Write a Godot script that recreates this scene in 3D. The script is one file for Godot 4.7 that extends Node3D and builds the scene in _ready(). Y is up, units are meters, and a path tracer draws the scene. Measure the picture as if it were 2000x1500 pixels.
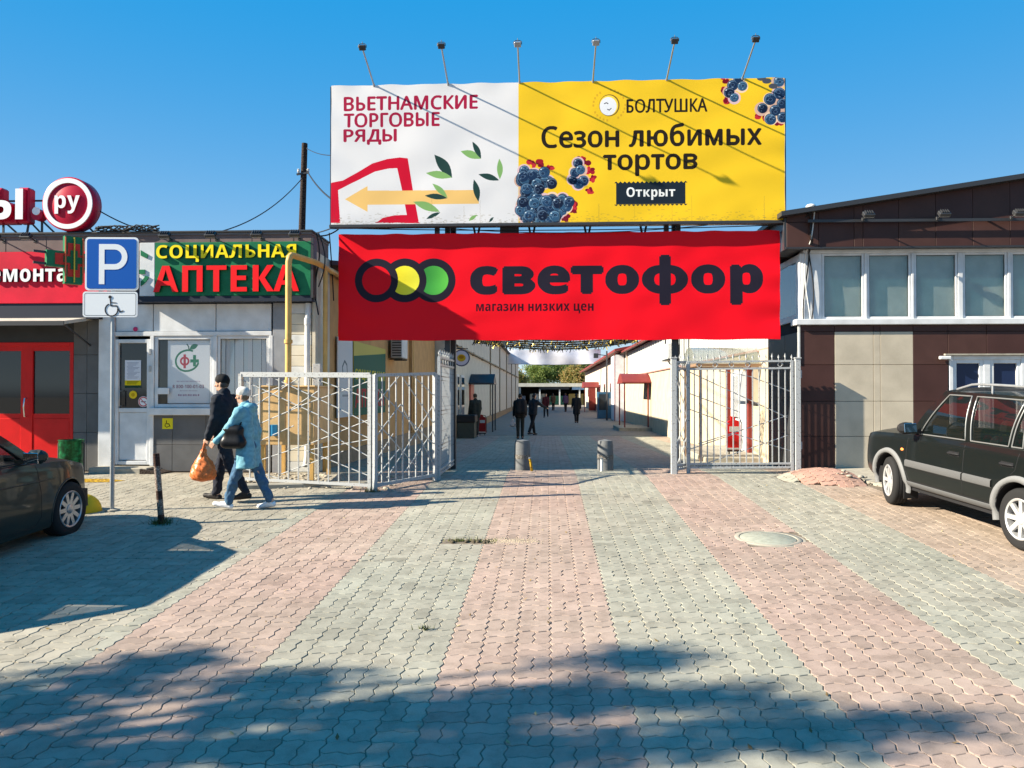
extends Node3D
# A market gate under two banners, seen from the paved forecourt. y up, metres; the alley runs along -z.

const SLOPE := 0.046
var rng := RandomNumberGenerator.new()
var M := {}
var T := {}
var used := {}
var fonts := {}

# ------------------------------------------------------------------ mesh collector
class MB:
	var v := PackedVector3Array()
	var n := PackedVector3Array()
	var uv := PackedVector2Array()
	var has_uv := false
	func tri(a: Vector3, b: Vector3, c: Vector3) -> void:
		var nn := (b - a).cross(c - a).normalized()
		v.append(a); v.append(c); v.append(b)
		n.append(nn); n.append(nn); n.append(nn)
	func quad(a: Vector3, b: Vector3, c: Vector3, d: Vector3) -> void:
		tri(a, b, c); tri(a, c, d)
	func trin(a: Vector3, b: Vector3, c: Vector3, na: Vector3, nb: Vector3, nc: Vector3) -> void:
		v.append(a); v.append(c); v.append(b)
		n.append(na); n.append(nc); n.append(nb)
	func box(lo: Vector3, hi: Vector3) -> void:
		obox((lo + hi) * 0.5, (hi - lo).abs(), Basis.IDENTITY)
	func obox(c: Vector3, s: Vector3, b: Basis) -> void:
		var h := s * 0.5
		var x := b.x * h.x
		var y := b.y * h.y
		var z := b.z * h.z
		quad(c + x - y + z, c + x - y - z, c + x + y - z, c + x + y + z)
		quad(c - x - y - z, c - x - y + z, c - x + y + z, c - x + y - z)
		quad(c - x + y + z, c + x + y + z, c + x + y - z, c - x + y - z)
		quad(c - x - y - z, c + x - y - z, c + x - y + z, c - x - y + z)
		quad(c - x - y + z, c + x - y + z, c + x + y + z, c - x + y + z)
		quad(c + x - y - z, c - x - y - z, c - x + y - z, c + x + y - z)
	# box with chamfered edges
	func cbox(lo: Vector3, hi: Vector3, ch: float, b := Basis.IDENTITY, at := Vector3.ZERO) -> void:
		var c := (lo + hi) * 0.5
		var h := (hi - lo).abs() * 0.5
		ch = minf(ch, minf(h.x, minf(h.y, h.z)) * 0.9)
		var P := func(x: float, y: float, z: float) -> Vector3: return at + b * (c + Vector3(x, y, z))
		for ax in 3:
			for s in [-1.0, 1.0]:
				var u := (ax + 1) % 3
				var w := (ax + 2) % 3
				var q: Array[Vector3] = []
				for k in [[-1, -1], [1, -1], [1, 1], [-1, 1]]:
					var p := Vector3.ZERO
					p[ax] = s * h[ax]
					p[u] = k[0] * (h[u] - ch)
					p[w] = k[1] * (h[w] - ch)
					q.append(at + b * (c + p))
				if s > 0: quad(q[0], q[1], q[2], q[3])
				else: quad(q[3], q[2], q[1], q[0])
		for ax in 3:
			var u := (ax + 1) % 3
			var w := (ax + 2) % 3
			for su in [-1.0, 1.0]:
				for sw in [-1.0, 1.0]:
					var p1 := Vector3.ZERO
					var p2 := Vector3.ZERO
					p1[u] = su * h[u]; p1[w] = sw * (h[w] - ch)
					p2[u] = su * (h[u] - ch); p2[w] = sw * h[w]
					var e := Vector3.ZERO
					e[ax] = h[ax] - ch
					var a := at + b * (c + p1 - e)
					var bb := at + b * (c + p1 + e)
					var cc := at + b * (c + p2 + e)
					var d := at + b * (c + p2 - e)
					if su * sw > 0: quad(a, d, cc, bb)
					else: quad(a, bb, cc, d)
		for sx in [-1.0, 1.0]:
			for sy in [-1.0, 1.0]:
				for sz in [-1.0, 1.0]:
					var a: Vector3 = P.call(sx * h.x, sy * (h.y - ch), sz * (h.z - ch))
					var d: Vector3 = P.call(sx * (h.x - ch), sy * h.y, sz * (h.z - ch))
					var e: Vector3 = P.call(sx * (h.x - ch), sy * (h.y - ch), sz * h.z)
					if sx * sy * sz > 0: tri(a, d, e)
					else: tri(a, e, d)
	# straight bar of square section between two points
	func bar(a: Vector3, b: Vector3, w: float, d: float, up := Vector3.UP) -> void:
		var z := (b - a).normalized()
		if absf(z.dot(up)) > 0.98: up = Vector3.BACK
		var x := up.cross(z).normalized()
		var y := z.cross(x)
		obox((a + b) * 0.5, Vector3(w, d, (b - a).length()), Basis(x, y, z))
	func cyl(a: Vector3, b: Vector3, r0: float, r1: float, seg := 12, caps := true) -> void:
		var z := (b - a).normalized()
		var up := Vector3.UP if absf(z.y) < 0.95 else Vector3.RIGHT
		var x := up.cross(z).normalized()
		var y := z.cross(x)
		for i in seg:
			var t0 := TAU * i / seg
			var t1 := TAU * (i + 1) / seg
			var d0 := x * cos(t0) + y * sin(t0)
			var d1 := x * cos(t1) + y * sin(t1)
			trin(a + d0 * r0, a + d1 * r0, b + d1 * r1, d0, d1, d1)
			trin(a + d0 * r0, b + d1 * r1, b + d0 * r1, d0, d1, d0)
			if caps:
				tri(b, b + d0 * r1, b + d1 * r1)
				tri(a, a + d1 * r0, a + d0 * r0)
	func tube(p: PackedVector3Array, r: float, seg := 6, r_end := -1.0) -> void:
		var m := p.size()
		if r_end < 0: r_end = r
		var prev: Array[Vector3] = []
		var prevn: Array[Vector3] = []
		var x := Vector3.ZERO
		for i in m:
			var t := (p[mini(i + 1, m - 1)] - p[maxi(i - 1, 0)]).normalized()
			if i == 0:
				x = (Vector3.UP if absf(t.y) < 0.9 else Vector3.RIGHT).cross(t).normalized()
			else:
				x = (x - t * x.dot(t)).normalized()
			var y := t.cross(x)
			var rr := lerpf(r, r_end, float(i) / maxi(m - 1, 1))
			var ring: Array[Vector3] = []
			var rn: Array[Vector3] = []
			for k in seg:
				var d := x * cos(TAU * k / seg) + y * sin(TAU * k / seg)
				ring.append(p[i] + d * rr)
				rn.append(d)
			if i > 0:
				for k in seg:
					var k2 := (k + 1) % seg
					trin(prev[k], prev[k2], ring[k2], prevn[k], prevn[k2], rn[k2])
					trin(prev[k], ring[k2], ring[k], prevn[k], rn[k2], rn[k])
			prev = ring
			prevn = rn
	# profile points are (radius, height along the axis y of b)
	func lathe(prof: Array, seg := 20, b := Basis.IDENTITY, at := Vector3.ZERO, smooth := true) -> void:
		for j in prof.size() - 1:
			var p: Vector2 = prof[j]
			var q: Vector2 = prof[j + 1]
			var e := (q - p).normalized()
			var nn := Vector2(e.y, -e.x)
			var na := nn
			var nb := nn
			if smooth:
				if j > 0:
					var e0: Vector2 = (p - prof[j - 1]).normalized()
					var n0 := Vector2(e0.y, -e0.x)
					if n0.dot(nn) > 0.6: na = (nn + n0).normalized()
				if j + 2 < prof.size():
					var e2: Vector2 = (prof[j + 2] - q).normalized()
					var n2 := Vector2(e2.y, -e2.x)
					if n2.dot(nn) > 0.6: nb = (nn + n2).normalized()
			for i in seg:
				var t0 := TAU * i / seg
				var t1 := TAU * (i + 1) / seg
				var c0 := Vector3(cos(t0), 0, -sin(t0))
				var c1 := Vector3(cos(t1), 0, -sin(t1))
				var up := Vector3.UP
				var a := at + b * (c0 * p.x + up * p.y)
				var bb := at + b * (c1 * p.x + up * p.y)
				var cc := at + b * (c1 * q.x + up * q.y)
				var d := at + b * (c0 * q.x + up * q.y)
				var n0a := b * (c0 * na.x + up * na.y)
				var n1a := b * (c1 * na.x + up * na.y)
				var n0b := b * (c0 * nb.x + up * nb.y)
				var n1b := b * (c1 * nb.x + up * nb.y)
				if p.x > 1e-5: trin(a, bb, cc, n0a, n1a, n1b)
				if q.x > 1e-5: trin(a, cc, d, n0a, n1b, n0b)
	func ball(c: Vector3, r: Vector3, rings := 8, seg := 12, y0 := -1.0) -> void:
		for j in rings:
			var a0 := lerpf(asin(y0), PI / 2, float(j) / rings)
			var a1 := lerpf(asin(y0), PI / 2, float(j + 1) / rings)
			for i in seg:
				var t0 := TAU * i / seg
				var t1 := TAU * (i + 1) / seg
				var p := [Vector3(cos(a0) * cos(t0), sin(a0), -cos(a0) * sin(t0)), Vector3(cos(a0) * cos(t1), sin(a0), -cos(a0) * sin(t1)), Vector3(cos(a1) * cos(t1), sin(a1), -cos(a1) * sin(t1)), Vector3(cos(a1) * cos(t0), sin(a1), -cos(a1) * sin(t0))]
				var q := []
				var nn := []
				for k in p:
					q.append(c + k * r)
					nn.append((k / r).normalized())
				trin(q[0], q[1], q[2], nn[0], nn[1], nn[2])
				trin(q[0], q[2], q[3], nn[0], nn[2], nn[3])
	# outline in the plane of b.x, b.y; extruded along b.z from z0 to z1
	func prism(poly: PackedVector2Array, z0: float, z1: float, b := Basis.IDENTITY, at := Vector3.ZERO) -> void:
		if Geometry2D.is_polygon_clockwise(poly): poly.reverse()
		var t := Geometry2D.triangulate_polygon(poly)
		for i in range(0, t.size(), 3):
			var q: Array[Vector2] = [poly[t[i]], poly[t[i + 1]], poly[t[i + 2]]]
			if (q[1] - q[0]).cross(q[2] - q[0]) < 0: q.reverse()
			tri(at + b * Vector3(q[0].x, q[0].y, z1), at + b * Vector3(q[1].x, q[1].y, z1), at + b * Vector3(q[2].x, q[2].y, z1))
			tri(at + b * Vector3(q[2].x, q[2].y, z0), at + b * Vector3(q[1].x, q[1].y, z0), at + b * Vector3(q[0].x, q[0].y, z0))
		for i in poly.size():
			var p := poly[i]
			var q := poly[(i + 1) % poly.size()]
			quad(at + b * Vector3(p.x, p.y, z0), at + b * Vector3(q.x, q.y, z0), at + b * Vector3(q.x, q.y, z1), at + b * Vector3(p.x, p.y, z1))
	# smooth sheet through a grid of points: rows of equal length; flip turns its face
	func sheet(rows: Array, flip := false, with_uv := false) -> void:
		var h := rows.size()
		var w: int = rows[0].size()
		var nn := []
		for j in h:
			var r := []
			for i in w:
				var dx: Vector3 = rows[j][mini(i + 1, w - 1)] - rows[j][maxi(i - 1, 0)]
				var dy: Vector3 = rows[mini(j + 1, h - 1)][i] - rows[maxi(j - 1, 0)][i]
				var k := dx.cross(dy).normalized()
				r.append(-k if flip else k)
			nn.append(r)
		for j in h - 1:
			for i in w - 1:
				var a: Vector3 = rows[j][i]
				var b: Vector3 = rows[j][i + 1]
				var c: Vector3 = rows[j + 1][i + 1]
				var d: Vector3 = rows[j + 1][i]
				if flip:
					trin(a, c, b, nn[j][i], nn[j + 1][i + 1], nn[j][i + 1])
					trin(a, d, c, nn[j][i], nn[j + 1][i], nn[j + 1][i + 1])
				else:
					trin(a, b, c, nn[j][i], nn[j][i + 1], nn[j + 1][i + 1])
					trin(a, c, d, nn[j][i], nn[j + 1][i + 1], nn[j + 1][i])
				if with_uv:
					has_uv = true
					var ua := Vector2(float(i) / (w - 1), 1.0 - float(j) / (h - 1))
					var ub := Vector2(float(i + 1) / (w - 1), ua.y)
					var ud := Vector2(ua.x, 1.0 - float(j + 1) / (h - 1))
					var uc := Vector2(ub.x, ud.y)
					uv.append_array([ua, uc, ub, ua, ud, uc])
	# rectangular frame of four members
	static func new_door_frame(x0: float, x1: float, y0: float, y1: float, z0: float, z1: float, w := 0.07) -> MB:
		var m := MB.new()
		m.cbox(Vector3(x0, y0, z0), Vector3(x0 + w, y1, z1), 0.006)
		m.cbox(Vector3(x1 - w, y0, z0), Vector3(x1, y1, z1), 0.006)
		m.cbox(Vector3(x0 + w, y1 - w, z0), Vector3(x1 - w, y1, z1), 0.006)
		m.cbox(Vector3(x0 + w, y0, z0), Vector3(x1 - w, y0 + w, z1), 0.006)
		return m
	static func ring_plate(r: float, t: float) -> MB:
		var m := MB.new()
		m.lathe([Vector2(r, 0.0), Vector2(r, t), Vector2(r * 0.4, t)], 20, Basis(Vector3.RIGHT, PI / 2))
		return m
	func mesh() -> ArrayMesh:
		var a := []
		a.resize(Mesh.ARRAY_MAX)
		a[Mesh.ARRAY_VERTEX] = v
		a[Mesh.ARRAY_NORMAL] = n
		if has_uv: a[Mesh.ARRAY_TEX_UV] = uv
		var m := ArrayMesh.new()
		m.add_surface_from_arrays(Mesh.PRIMITIVE_TRIANGLES, a)
		return m

# ------------------------------------------------------------------ nodes
func take_name(parent: Node, called: String) -> String:
	var key := str(parent.get_instance_id()) + called
	var k: int = used.get(key, 0)
	used[key] = k + 1
	return called if k == 0 else "%s_%03d" % [called, k]

func tag(o: Node3D, label: String, category: String, group := "", kind := "") -> Node3D:
	if label: o.set_meta("label", label)
	if category: o.set_meta("category", category)
	if group: o.set_meta("group", group)
	if kind: o.set_meta("kind", kind)
	return o

func thing(called: String, label: String, category: String, at := Vector3.ZERO, turn := 0.0, group := "") -> Node3D:
	var o := Node3D.new()
	o.name = take_name(self, called)
	add_child(o)
	o.position = at
	o.rotation.y = turn
	return tag(o, label, category, group)

func part(mb: MB, called: String, m: Material, parent: Node = self) -> MeshInstance3D:
	return put(mb.mesh(), called, m, parent)

func put(me: Mesh, called: String, m: Material, parent: Node = self) -> MeshInstance3D:
	var o := MeshInstance3D.new()
	o.name = take_name(parent, called)
	o.mesh = me
	o.material_override = m
	parent.add_child(o)
	return o

func copy_of(src: Node3D, at: Vector3, turn: float, label := "", called := "") -> Node3D:
	var o: Node3D = src.duplicate()
	o.name = take_name(self, called if called else String(src.name).get_slice("_0", 0))
	add_child(o)
	o.position = at
	o.rotation.y = turn
	if label: o.set_meta("label", label)
	return o

func pbox(called: String, m: Material, parent: Node, x0: float, x1: float, y0: float, y1: float, z0: float, z1: float, ch := 0.0) -> MeshInstance3D:
	var b := MB.new()
	var lo := Vector3(minf(x0, x1), minf(y0, y1), minf(z0, z1))
	var hi := Vector3(maxf(x0, x1), maxf(y0, y1), maxf(z0, z1))
	if ch > 0: b.cbox(lo, hi, ch)
	else: b.box(lo, hi)
	return part(b, called, m, parent)

# ground level: the forecourt rises to the gate, the alley falls gently behind it
func gy(z: float) -> float:
	if z > 0: return -0.6256
	if z > -13.6: return SLOPE * (-z - 13.6)
	return maxf(-0.02 * (-z - 13.6), -0.33)

# ------------------------------------------------------------------ textures and materials
func noise_tex(size: int, freq: float, oct: int, lo: float, hi: float, seed_: int, tint := Color.WHITE, speck := 0.0, gain := 0.5) -> ImageTexture:
	var fn := FastNoiseLite.new()
	fn.seed = seed_
	fn.noise_type = FastNoiseLite.TYPE_SIMPLEX_SMOOTH
	fn.frequency = freq
	fn.fractal_octaves = oct
	fn.fractal_gain = gain
	var src := fn.get_seamless_image(size, size).get_data()
	var out := PackedByteArray()
	out.resize(size * size * 3)
	var r := RandomNumberGenerator.new()
	r.seed = seed_
	for i in size * size:
		var k := lerpf(lo, hi, src[i] / 255.0) + (r.randf() - 0.5) * speck
		out[i * 3] = int(clampf(k * lerpf(tint.r, 1.0, k), 0, 1) * 255)
		out[i * 3 + 1] = int(clampf(k * lerpf(tint.g, 1.0, k), 0, 1) * 255)
		out[i * 3 + 2] = int(clampf(k * lerpf(tint.b, 1.0, k), 0, 1) * 255)
	var im := Image.create_from_data(size, size, false, Image.FORMAT_RGB8, out)
	im.generate_mipmaps()
	return ImageTexture.create_from_image(im)

# paint with flaked spots of another colour
func chip_tex(size: int, freq: float, seed_: int, thr: float, chip: Color) -> ImageTexture:
	var fn := FastNoiseLite.new()
	fn.seed = seed_
	fn.frequency = freq
	fn.fractal_octaves = 5
	var src := fn.get_seamless_image(size, size).get_data()
	var out := PackedByteArray()
	out.resize(size * size * 3)
	var r := RandomNumberGenerator.new()
	r.seed = seed_
	for i in size * size:
		var k := src[i] / 255.0
		var c := Color.WHITE * (0.93 + 0.07 * r.randf()) * (1.0 - 0.08 * k)
		if k > thr: c = chip * (0.7 + 0.5 * r.randf())
		out[i * 3] = int(clampf(c.r, 0, 1) * 255)
		out[i * 3 + 1] = int(clampf(c.g, 0, 1) * 255)
		out[i * 3 + 2] = int(clampf(c.b, 0, 1) * 255)
	var im := Image.create_from_data(size, size, false, Image.FORMAT_RGB8, out)
	return ImageTexture.create_from_image(im)

# c: linear base colour
func mat(c: Color, rough := 0.8, metal := 0.0, tex := "", period := 1.0, bump := 0.0) -> StandardMaterial3D:
	var m := StandardMaterial3D.new()
	m.albedo_color = c.linear_to_srgb()
	m.roughness = rough
	m.metallic = metal
	if metal == 0.0: m.metallic_specular = 0.32
	if tex:
		m.albedo_texture = T[tex]
		m.uv1_triplanar = true
		m.uv1_world_triplanar = true
		m.uv1_scale = Vector3.ONE / period
		if bump > 0:
			m.heightmap_enabled = true
			m.heightmap_texture = T[tex]
			m.heightmap_scale = bump
	return m

func glass(c: Color, alpha: float, rough := 0.02) -> StandardMaterial3D:
	var m := StandardMaterial3D.new()
	var s := c.linear_to_srgb()
	m.albedo_color = Color(s.r, s.g, s.b, alpha)
	m.transparency = BaseMaterial3D.TRANSPARENCY_ALPHA
	m.roughness = rough
	m.metallic_specular = 0.6
	return m

func make_materials() -> void:
	T.conc = noise_tex(1024, 0.006, 8, 0.82, 1.12, 3, Color(0.98, 0.95, 0.91), 0.2, 0.66)
	T.wall = noise_tex(512, 0.006, 6, 0.9, 1.02, 11, Color(0.98, 0.96, 0.93), 0.05)
	T.chips = chip_tex(512, 0.03, 51, 0.77, Color(0.42, 0.3, 0.24))
	T.fine = noise_tex(512, 0.06, 3, 0.82, 1.05, 17, Color.WHITE, 0.1)
	T.rust = noise_tex(512, 0.02, 5, 0.25, 1.25, 23, Color(0.62, 0.42, 0.3), 0.1, 0.6)
	T.cloth = noise_tex(256, 0.03, 3, 0.78, 1.08, 29, Color.WHITE, 0.12)
	T.leaf = noise_tex(256, 0.03, 2, 0.6, 1.1, 31, Color(1, 0.9, 0.7), 0.1)
	M.sand = mat(Color(0.19, 0.155, 0.118), 0.95, 0, "conc", 0.8, 0.5)
	M.earth = mat(Color(0.17, 0.15, 0.12), 0.95, 0, "conc", 3.0, 0.6)
	M.concrete = mat(Color(0.36, 0.33, 0.27), 0.9, 0, "conc", 1.6, 0.4)
	M.white_pvc = mat(Color(0.66, 0.67, 0.68), 0.35, 0, "wall", 1.3)
	M.white_paint = mat(Color(0.60, 0.61, 0.60), 0.5, 0, "wall", 0.7)
	M.gate_paint = mat(Color(0.44, 0.455, 0.46), 0.45, 0, "chips", 0.6)
	M.fence_grey = M.gate_paint
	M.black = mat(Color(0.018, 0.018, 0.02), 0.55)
	M.dark_metal = mat(Color(0.035, 0.036, 0.04), 0.45, 0.2)
	M.steel = mat(Color(0.42, 0.43, 0.44), 0.38, 0.7, "fine", 0.4)
	M.galv = mat(Color(0.36, 0.38, 0.40), 0.42, 0.55, "wall", 0.5)
	M.chrome = mat(Color(0.62, 0.63, 0.65), 0.16, 1.0)
	M.rubber = mat(Color(0.022, 0.022, 0.023), 0.85, 0, "fine", 0.2)
	M.brown_clad = mat(Color(0.062, 0.028, 0.024), 0.42, 0, "wall", 2.2)
	M.brown_clad2 = mat(Color(0.070, 0.033, 0.027), 0.45, 0, "wall", 1.7)
	M.beige_clad = mat(Color(0.51, 0.445, 0.345), 0.45, 0, "wall", 2.2)
	M.joint = mat(Color(0.03, 0.022, 0.02), 0.9)
	M.grey_tile = mat(Color(0.125, 0.124, 0.126), 0.4, 0, "wall", 1.5)
	M.grey_tile2 = mat(Color(0.116, 0.116, 0.118), 0.45, 0, "wall", 1.1)
	M.dark_tile = mat(Color(0.04, 0.042, 0.047), 0.45, 0, "wall", 1.5)
	M.parapet = mat(Color(0.17, 0.12, 0.115), 0.7, 0, "wall", 1.2)
	M.red_door = mat(Color(0.62, 0.012, 0.012), 0.35, 0, "wall", 2.0)
	M.red_sign = mat(Color(0.66, 0.008, 0.035), 0.4, 0, "wall", 2.0)
	M.navy = mat(Color(0.018, 0.024, 0.04), 0.5)
	M.ochre = mat(Color(0.56, 0.33, 0.14), 0.85, 0, "wall", 1.8, 0.15)
	M.cream = mat(Color(0.52, 0.44, 0.315), 0.85, 0, "wall", 2.4, 0.15)
	M.cream_pale = mat(Color(0.62, 0.57, 0.46), 0.85, 0, "wall", 2.0, 0.15)
	M.roof_grey = mat(Color(0.16, 0.15, 0.16), 0.7, 0, "wall", 2.0)
	M.roof_red = mat(Color(0.2, 0.035, 0.03), 0.55, 0, "wall", 1.0)
	M.gas_yellow = mat(Color(0.66, 0.40, 0.13), 0.5, 0, "wall", 0.8)
	M.gas_box = mat(Color(0.66, 0.43, 0.2), 0.55, 0, "wall", 0.9)
	M.bark = mat(Color(0.08, 0.06, 0.045), 0.95, 0, "rust", 0.6, 2.0)
	M.wood_pole = mat(Color(0.07, 0.05, 0.042), 0.9, 0, "rust", 0.5, 0.6)
	M.pane = glass(Color(0.03, 0.04, 0.045), 0.08)
	M.pane_dark = glass(Color(0.01, 0.012, 0.016), 0.78)
	M.inside = mat(Color(0.03, 0.032, 0.036), 0.9)
	M.green = mat(Color(0.012, 0.16, 0.07), 0.4, 0, "wall", 0.8)
	M.yellow_paint = mat(Color(0.68, 0.43, 0.03), 0.6, 0, "rust", 0.6)

func fnt(serif := false, bold := true) -> SystemFont:
	var key := str(serif) + str(bold)
	if not fonts.has(key):
		var f := SystemFont.new()
		f.font_names = PackedStringArray(["Droid Serif" if serif else "Droid Sans"])
		f.font_weight = 700 if bold else 400
		fonts[key] = f
	return fonts[key]

# triangles of a line of text (front face only), as points in the plane
func text_tris(s: String, serif := false, bold := true) -> PackedVector2Array:
	var t := TextMesh.new()
	t.font = fnt(serif, bold)
	t.font_size = 64
	t.pixel_size = 0.01
	t.depth = 0.01
	t.curve_step = 0.8
	t.text = s
	var a := t.get_mesh_arrays()
	var v: PackedVector3Array = a[Mesh.ARRAY_VERTEX]
	var n: PackedVector3Array = a[Mesh.ARRAY_NORMAL]
	var ix = a[Mesh.ARRAY_INDEX]
	var out := PackedVector2Array()
	var cnt: int = ix.size() if ix != null and ix.size() > 0 else v.size()
	for i in range(0, cnt, 3):
		var k := [i, i + 1, i + 2]
		if ix != null and ix.size() > 0: k = [ix[i], ix[i + 1], ix[i + 2]]
		if n[k[0]].z > 0.5:
			for j in k: out.append(Vector2(v[j].x, v[j].y))
	return out

func bounds(p: PackedVector2Array) -> Rect2:
	var r := Rect2(p[0], Vector2.ZERO)
	for q in p: r = r.expand(q)
	return r

# solid letters, one mesh per letter, fitted into x0..x1, y0..y1 with their backs at z
func letters(parent: Node3D, s: String, x0: float, x1: float, y0: float, y1: float, z: float, depth: float, m: Material, side: Material = null, serif := false, bold := true, called := "letter") -> void:
	var whole := text_tris(s, serif, bold)
	var wb := bounds(whole)
	var sc := Vector2((x1 - x0) / wb.size.x, (y1 - y0) / wb.size.y)
	# letters are separate clusters of triangles: find them by advancing the pen
	var f := fnt(serif, bold)
	var pen := 0.0
	var full := f.get_string_size(s, HORIZONTAL_ALIGNMENT_LEFT, -1, 64).x
	for i in s.length():
		var ch := s[i]
		var adv := f.get_string_size(ch, HORIZONTAL_ALIGNMENT_LEFT, -1, 64).x
		var own := f.get_string_size(ch, HORIZONTAL_ALIGNMENT_LEFT, -1, 64).x * 0.01
		if ch != " ":
			var tris := text_tris(ch, serif, bold)
			var shift := (pen + adv * 0.5 - full * 0.5) * 0.01
			var b := MB.new()
			var edges := {}
			for k in range(0, tris.size(), 3):
				var q := []
				for j in 3:
					var p := tris[k + j] + Vector2(shift, 0)
					q.append(Vector2(x0, y0) + (p - wb.position) * sc)
				if (q[1] - q[0]).cross(q[2] - q[0]) < 0: q.reverse()
				b.tri(Vector3(q[0].x, q[0].y, z + depth), Vector3(q[1].x, q[1].y, z + depth), Vector3(q[2].x, q[2].y, z + depth))
				for j in 3:
					var e0: Vector2 = q[j].snapped(Vector2(1e-5, 1e-5))
					var e1: Vector2 = q[(j + 1) % 3].snapped(Vector2(1e-5, 1e-5))
					if edges.has([e1, e0]): edges.erase([e1, e0])
					else: edges[[e0, e1]] = true
			var sb := b if side == null else MB.new()
			for e in edges:
				var a: Vector2 = e[0]
				var c: Vector2 = e[1]
				sb.quad(Vector3(a.x, a.y, z), Vector3(c.x, c.y, z), Vector3(c.x, c.y, z + depth), Vector3(a.x, a.y, z + depth))
			var o := part(b, called, m, parent)
			if side != null: part(sb, "rim", side, o)
		pen += adv
		if own < 0: break

# ------------------------------------------------------------------ print: a picture drawn span by span
class Canvas:
	var im: Image
	var w: int
	var h: int
	func _init(w_: int, h_: int, c: Color) -> void:
		w = w_; h = h_
		im = Image.create(w, h, false, Image.FORMAT_RGB8)
		im.fill(c)
	func tri(a: Vector2, b: Vector2, c: Vector2, col: Color) -> void:
		var y0 := maxi(0, int(floor(minf(a.y, minf(b.y, c.y)))))
		var y1 := mini(h - 1, int(ceil(maxf(a.y, maxf(b.y, c.y)))))
		for y in range(y0, y1 + 1):
			var yc := y + 0.5
			var lo := 1e9
			var hi := -1e9
			for e in [[a, b], [b, c], [c, a]]:
				var p: Vector2 = e[0]
				var q: Vector2 = e[1]
				if (p.y <= yc) != (q.y <= yc):
					var x := p.x + (q.x - p.x) * (yc - p.y) / (q.y - p.y)
					lo = minf(lo, x); hi = maxf(hi, x)
			if hi > lo:
				var xa := int(round(lo))
				var xb := int(round(hi))
				if xb > xa: im.fill_rect(Rect2i(xa, y, xb - xa, 1), col)
	func poly(p: PackedVector2Array, col: Color) -> void:
		var t := Geometry2D.triangulate_polygon(p)
		for i in range(0, t.size(), 3): tri(p[t[i]], p[t[i + 1]], p[t[i + 2]], col)
	func disk(c: Vector2, rx: float, ry: float, col: Color) -> void:
		for y in range(maxi(0, int(c.y - ry)), mini(h, int(c.y + ry) + 1)):
			var k := 1.0 - pow((y + 0.5 - c.y) / ry, 2)
			if k > 0:
				var d := rx * sqrt(k)
				im.fill_rect(Rect2i(int(round(c.x - d)), y, int(round(2 * d)), 1), col)
	func rect(x: float, y: float, rw: float, rh: float, col: Color) -> void:
		im.fill_rect(Rect2i(int(x), int(y), int(rw), int(rh)), col)
	func stroke(p: PackedVector2Array, wd: float, col: Color) -> void:
		for i in p.size() - 1:
			var d := (p[i + 1] - p[i]).normalized().orthogonal() * wd * 0.5
			tri(p[i] + d, p[i + 1] + d, p[i + 1] - d, col)
			tri(p[i] + d, p[i + 1] - d, p[i] - d, col)
			disk(p[i + 1], wd * 0.5, wd * 0.5, col)
			disk(p[i], wd * 0.5, wd * 0.5, col)
	func leaf(a: Vector2, b: Vector2, fat: float, col: Color) -> void:
		var p := PackedVector2Array()
		var d := (b - a).orthogonal() * fat
		for i in 9: p.append(a.lerp(b, i / 8.0) + d * sin(PI * i / 8.0))
		for i in range(7, 0, -1): p.append(a.lerp(b, i / 8.0) - d * sin(PI * i / 8.0) * 0.75)
		poly(p, col)
	func tex() -> ImageTexture:
		im.generate_mipmaps()
		return ImageTexture.create_from_image(im)

func print_text(cv: Canvas, s: String, x: float, y: float, w: float, h: float, col: Color, serif := false, bold := true, skew := 0.0, fat := 0.0) -> void:
	var t := text_tris(s, serif, bold)
	var b := bounds(t)
	for k in [Vector2.ZERO, Vector2(fat, 0), Vector2(-fat, 0), Vector2(0, fat), Vector2(0, -fat)]:
		for i in range(0, t.size(), 3):
			var q := []
			for j in 3:
				var p := (t[i + j] - b.position) / b.size
				q.append(Vector2(x + p.x * w, y + (1.0 - p.y) * h + p.x * skew) + k)
			cv.tri(q[0], q[1], q[2], col)
		if fat == 0.0: break

func printed(tex: Texture2D, rough := 0.5) -> StandardMaterial3D:
	var m := StandardMaterial3D.new()
	m.metallic_specular = 0.25
	m.albedo_texture = tex
	m.roughness = rough
	return m
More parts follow.
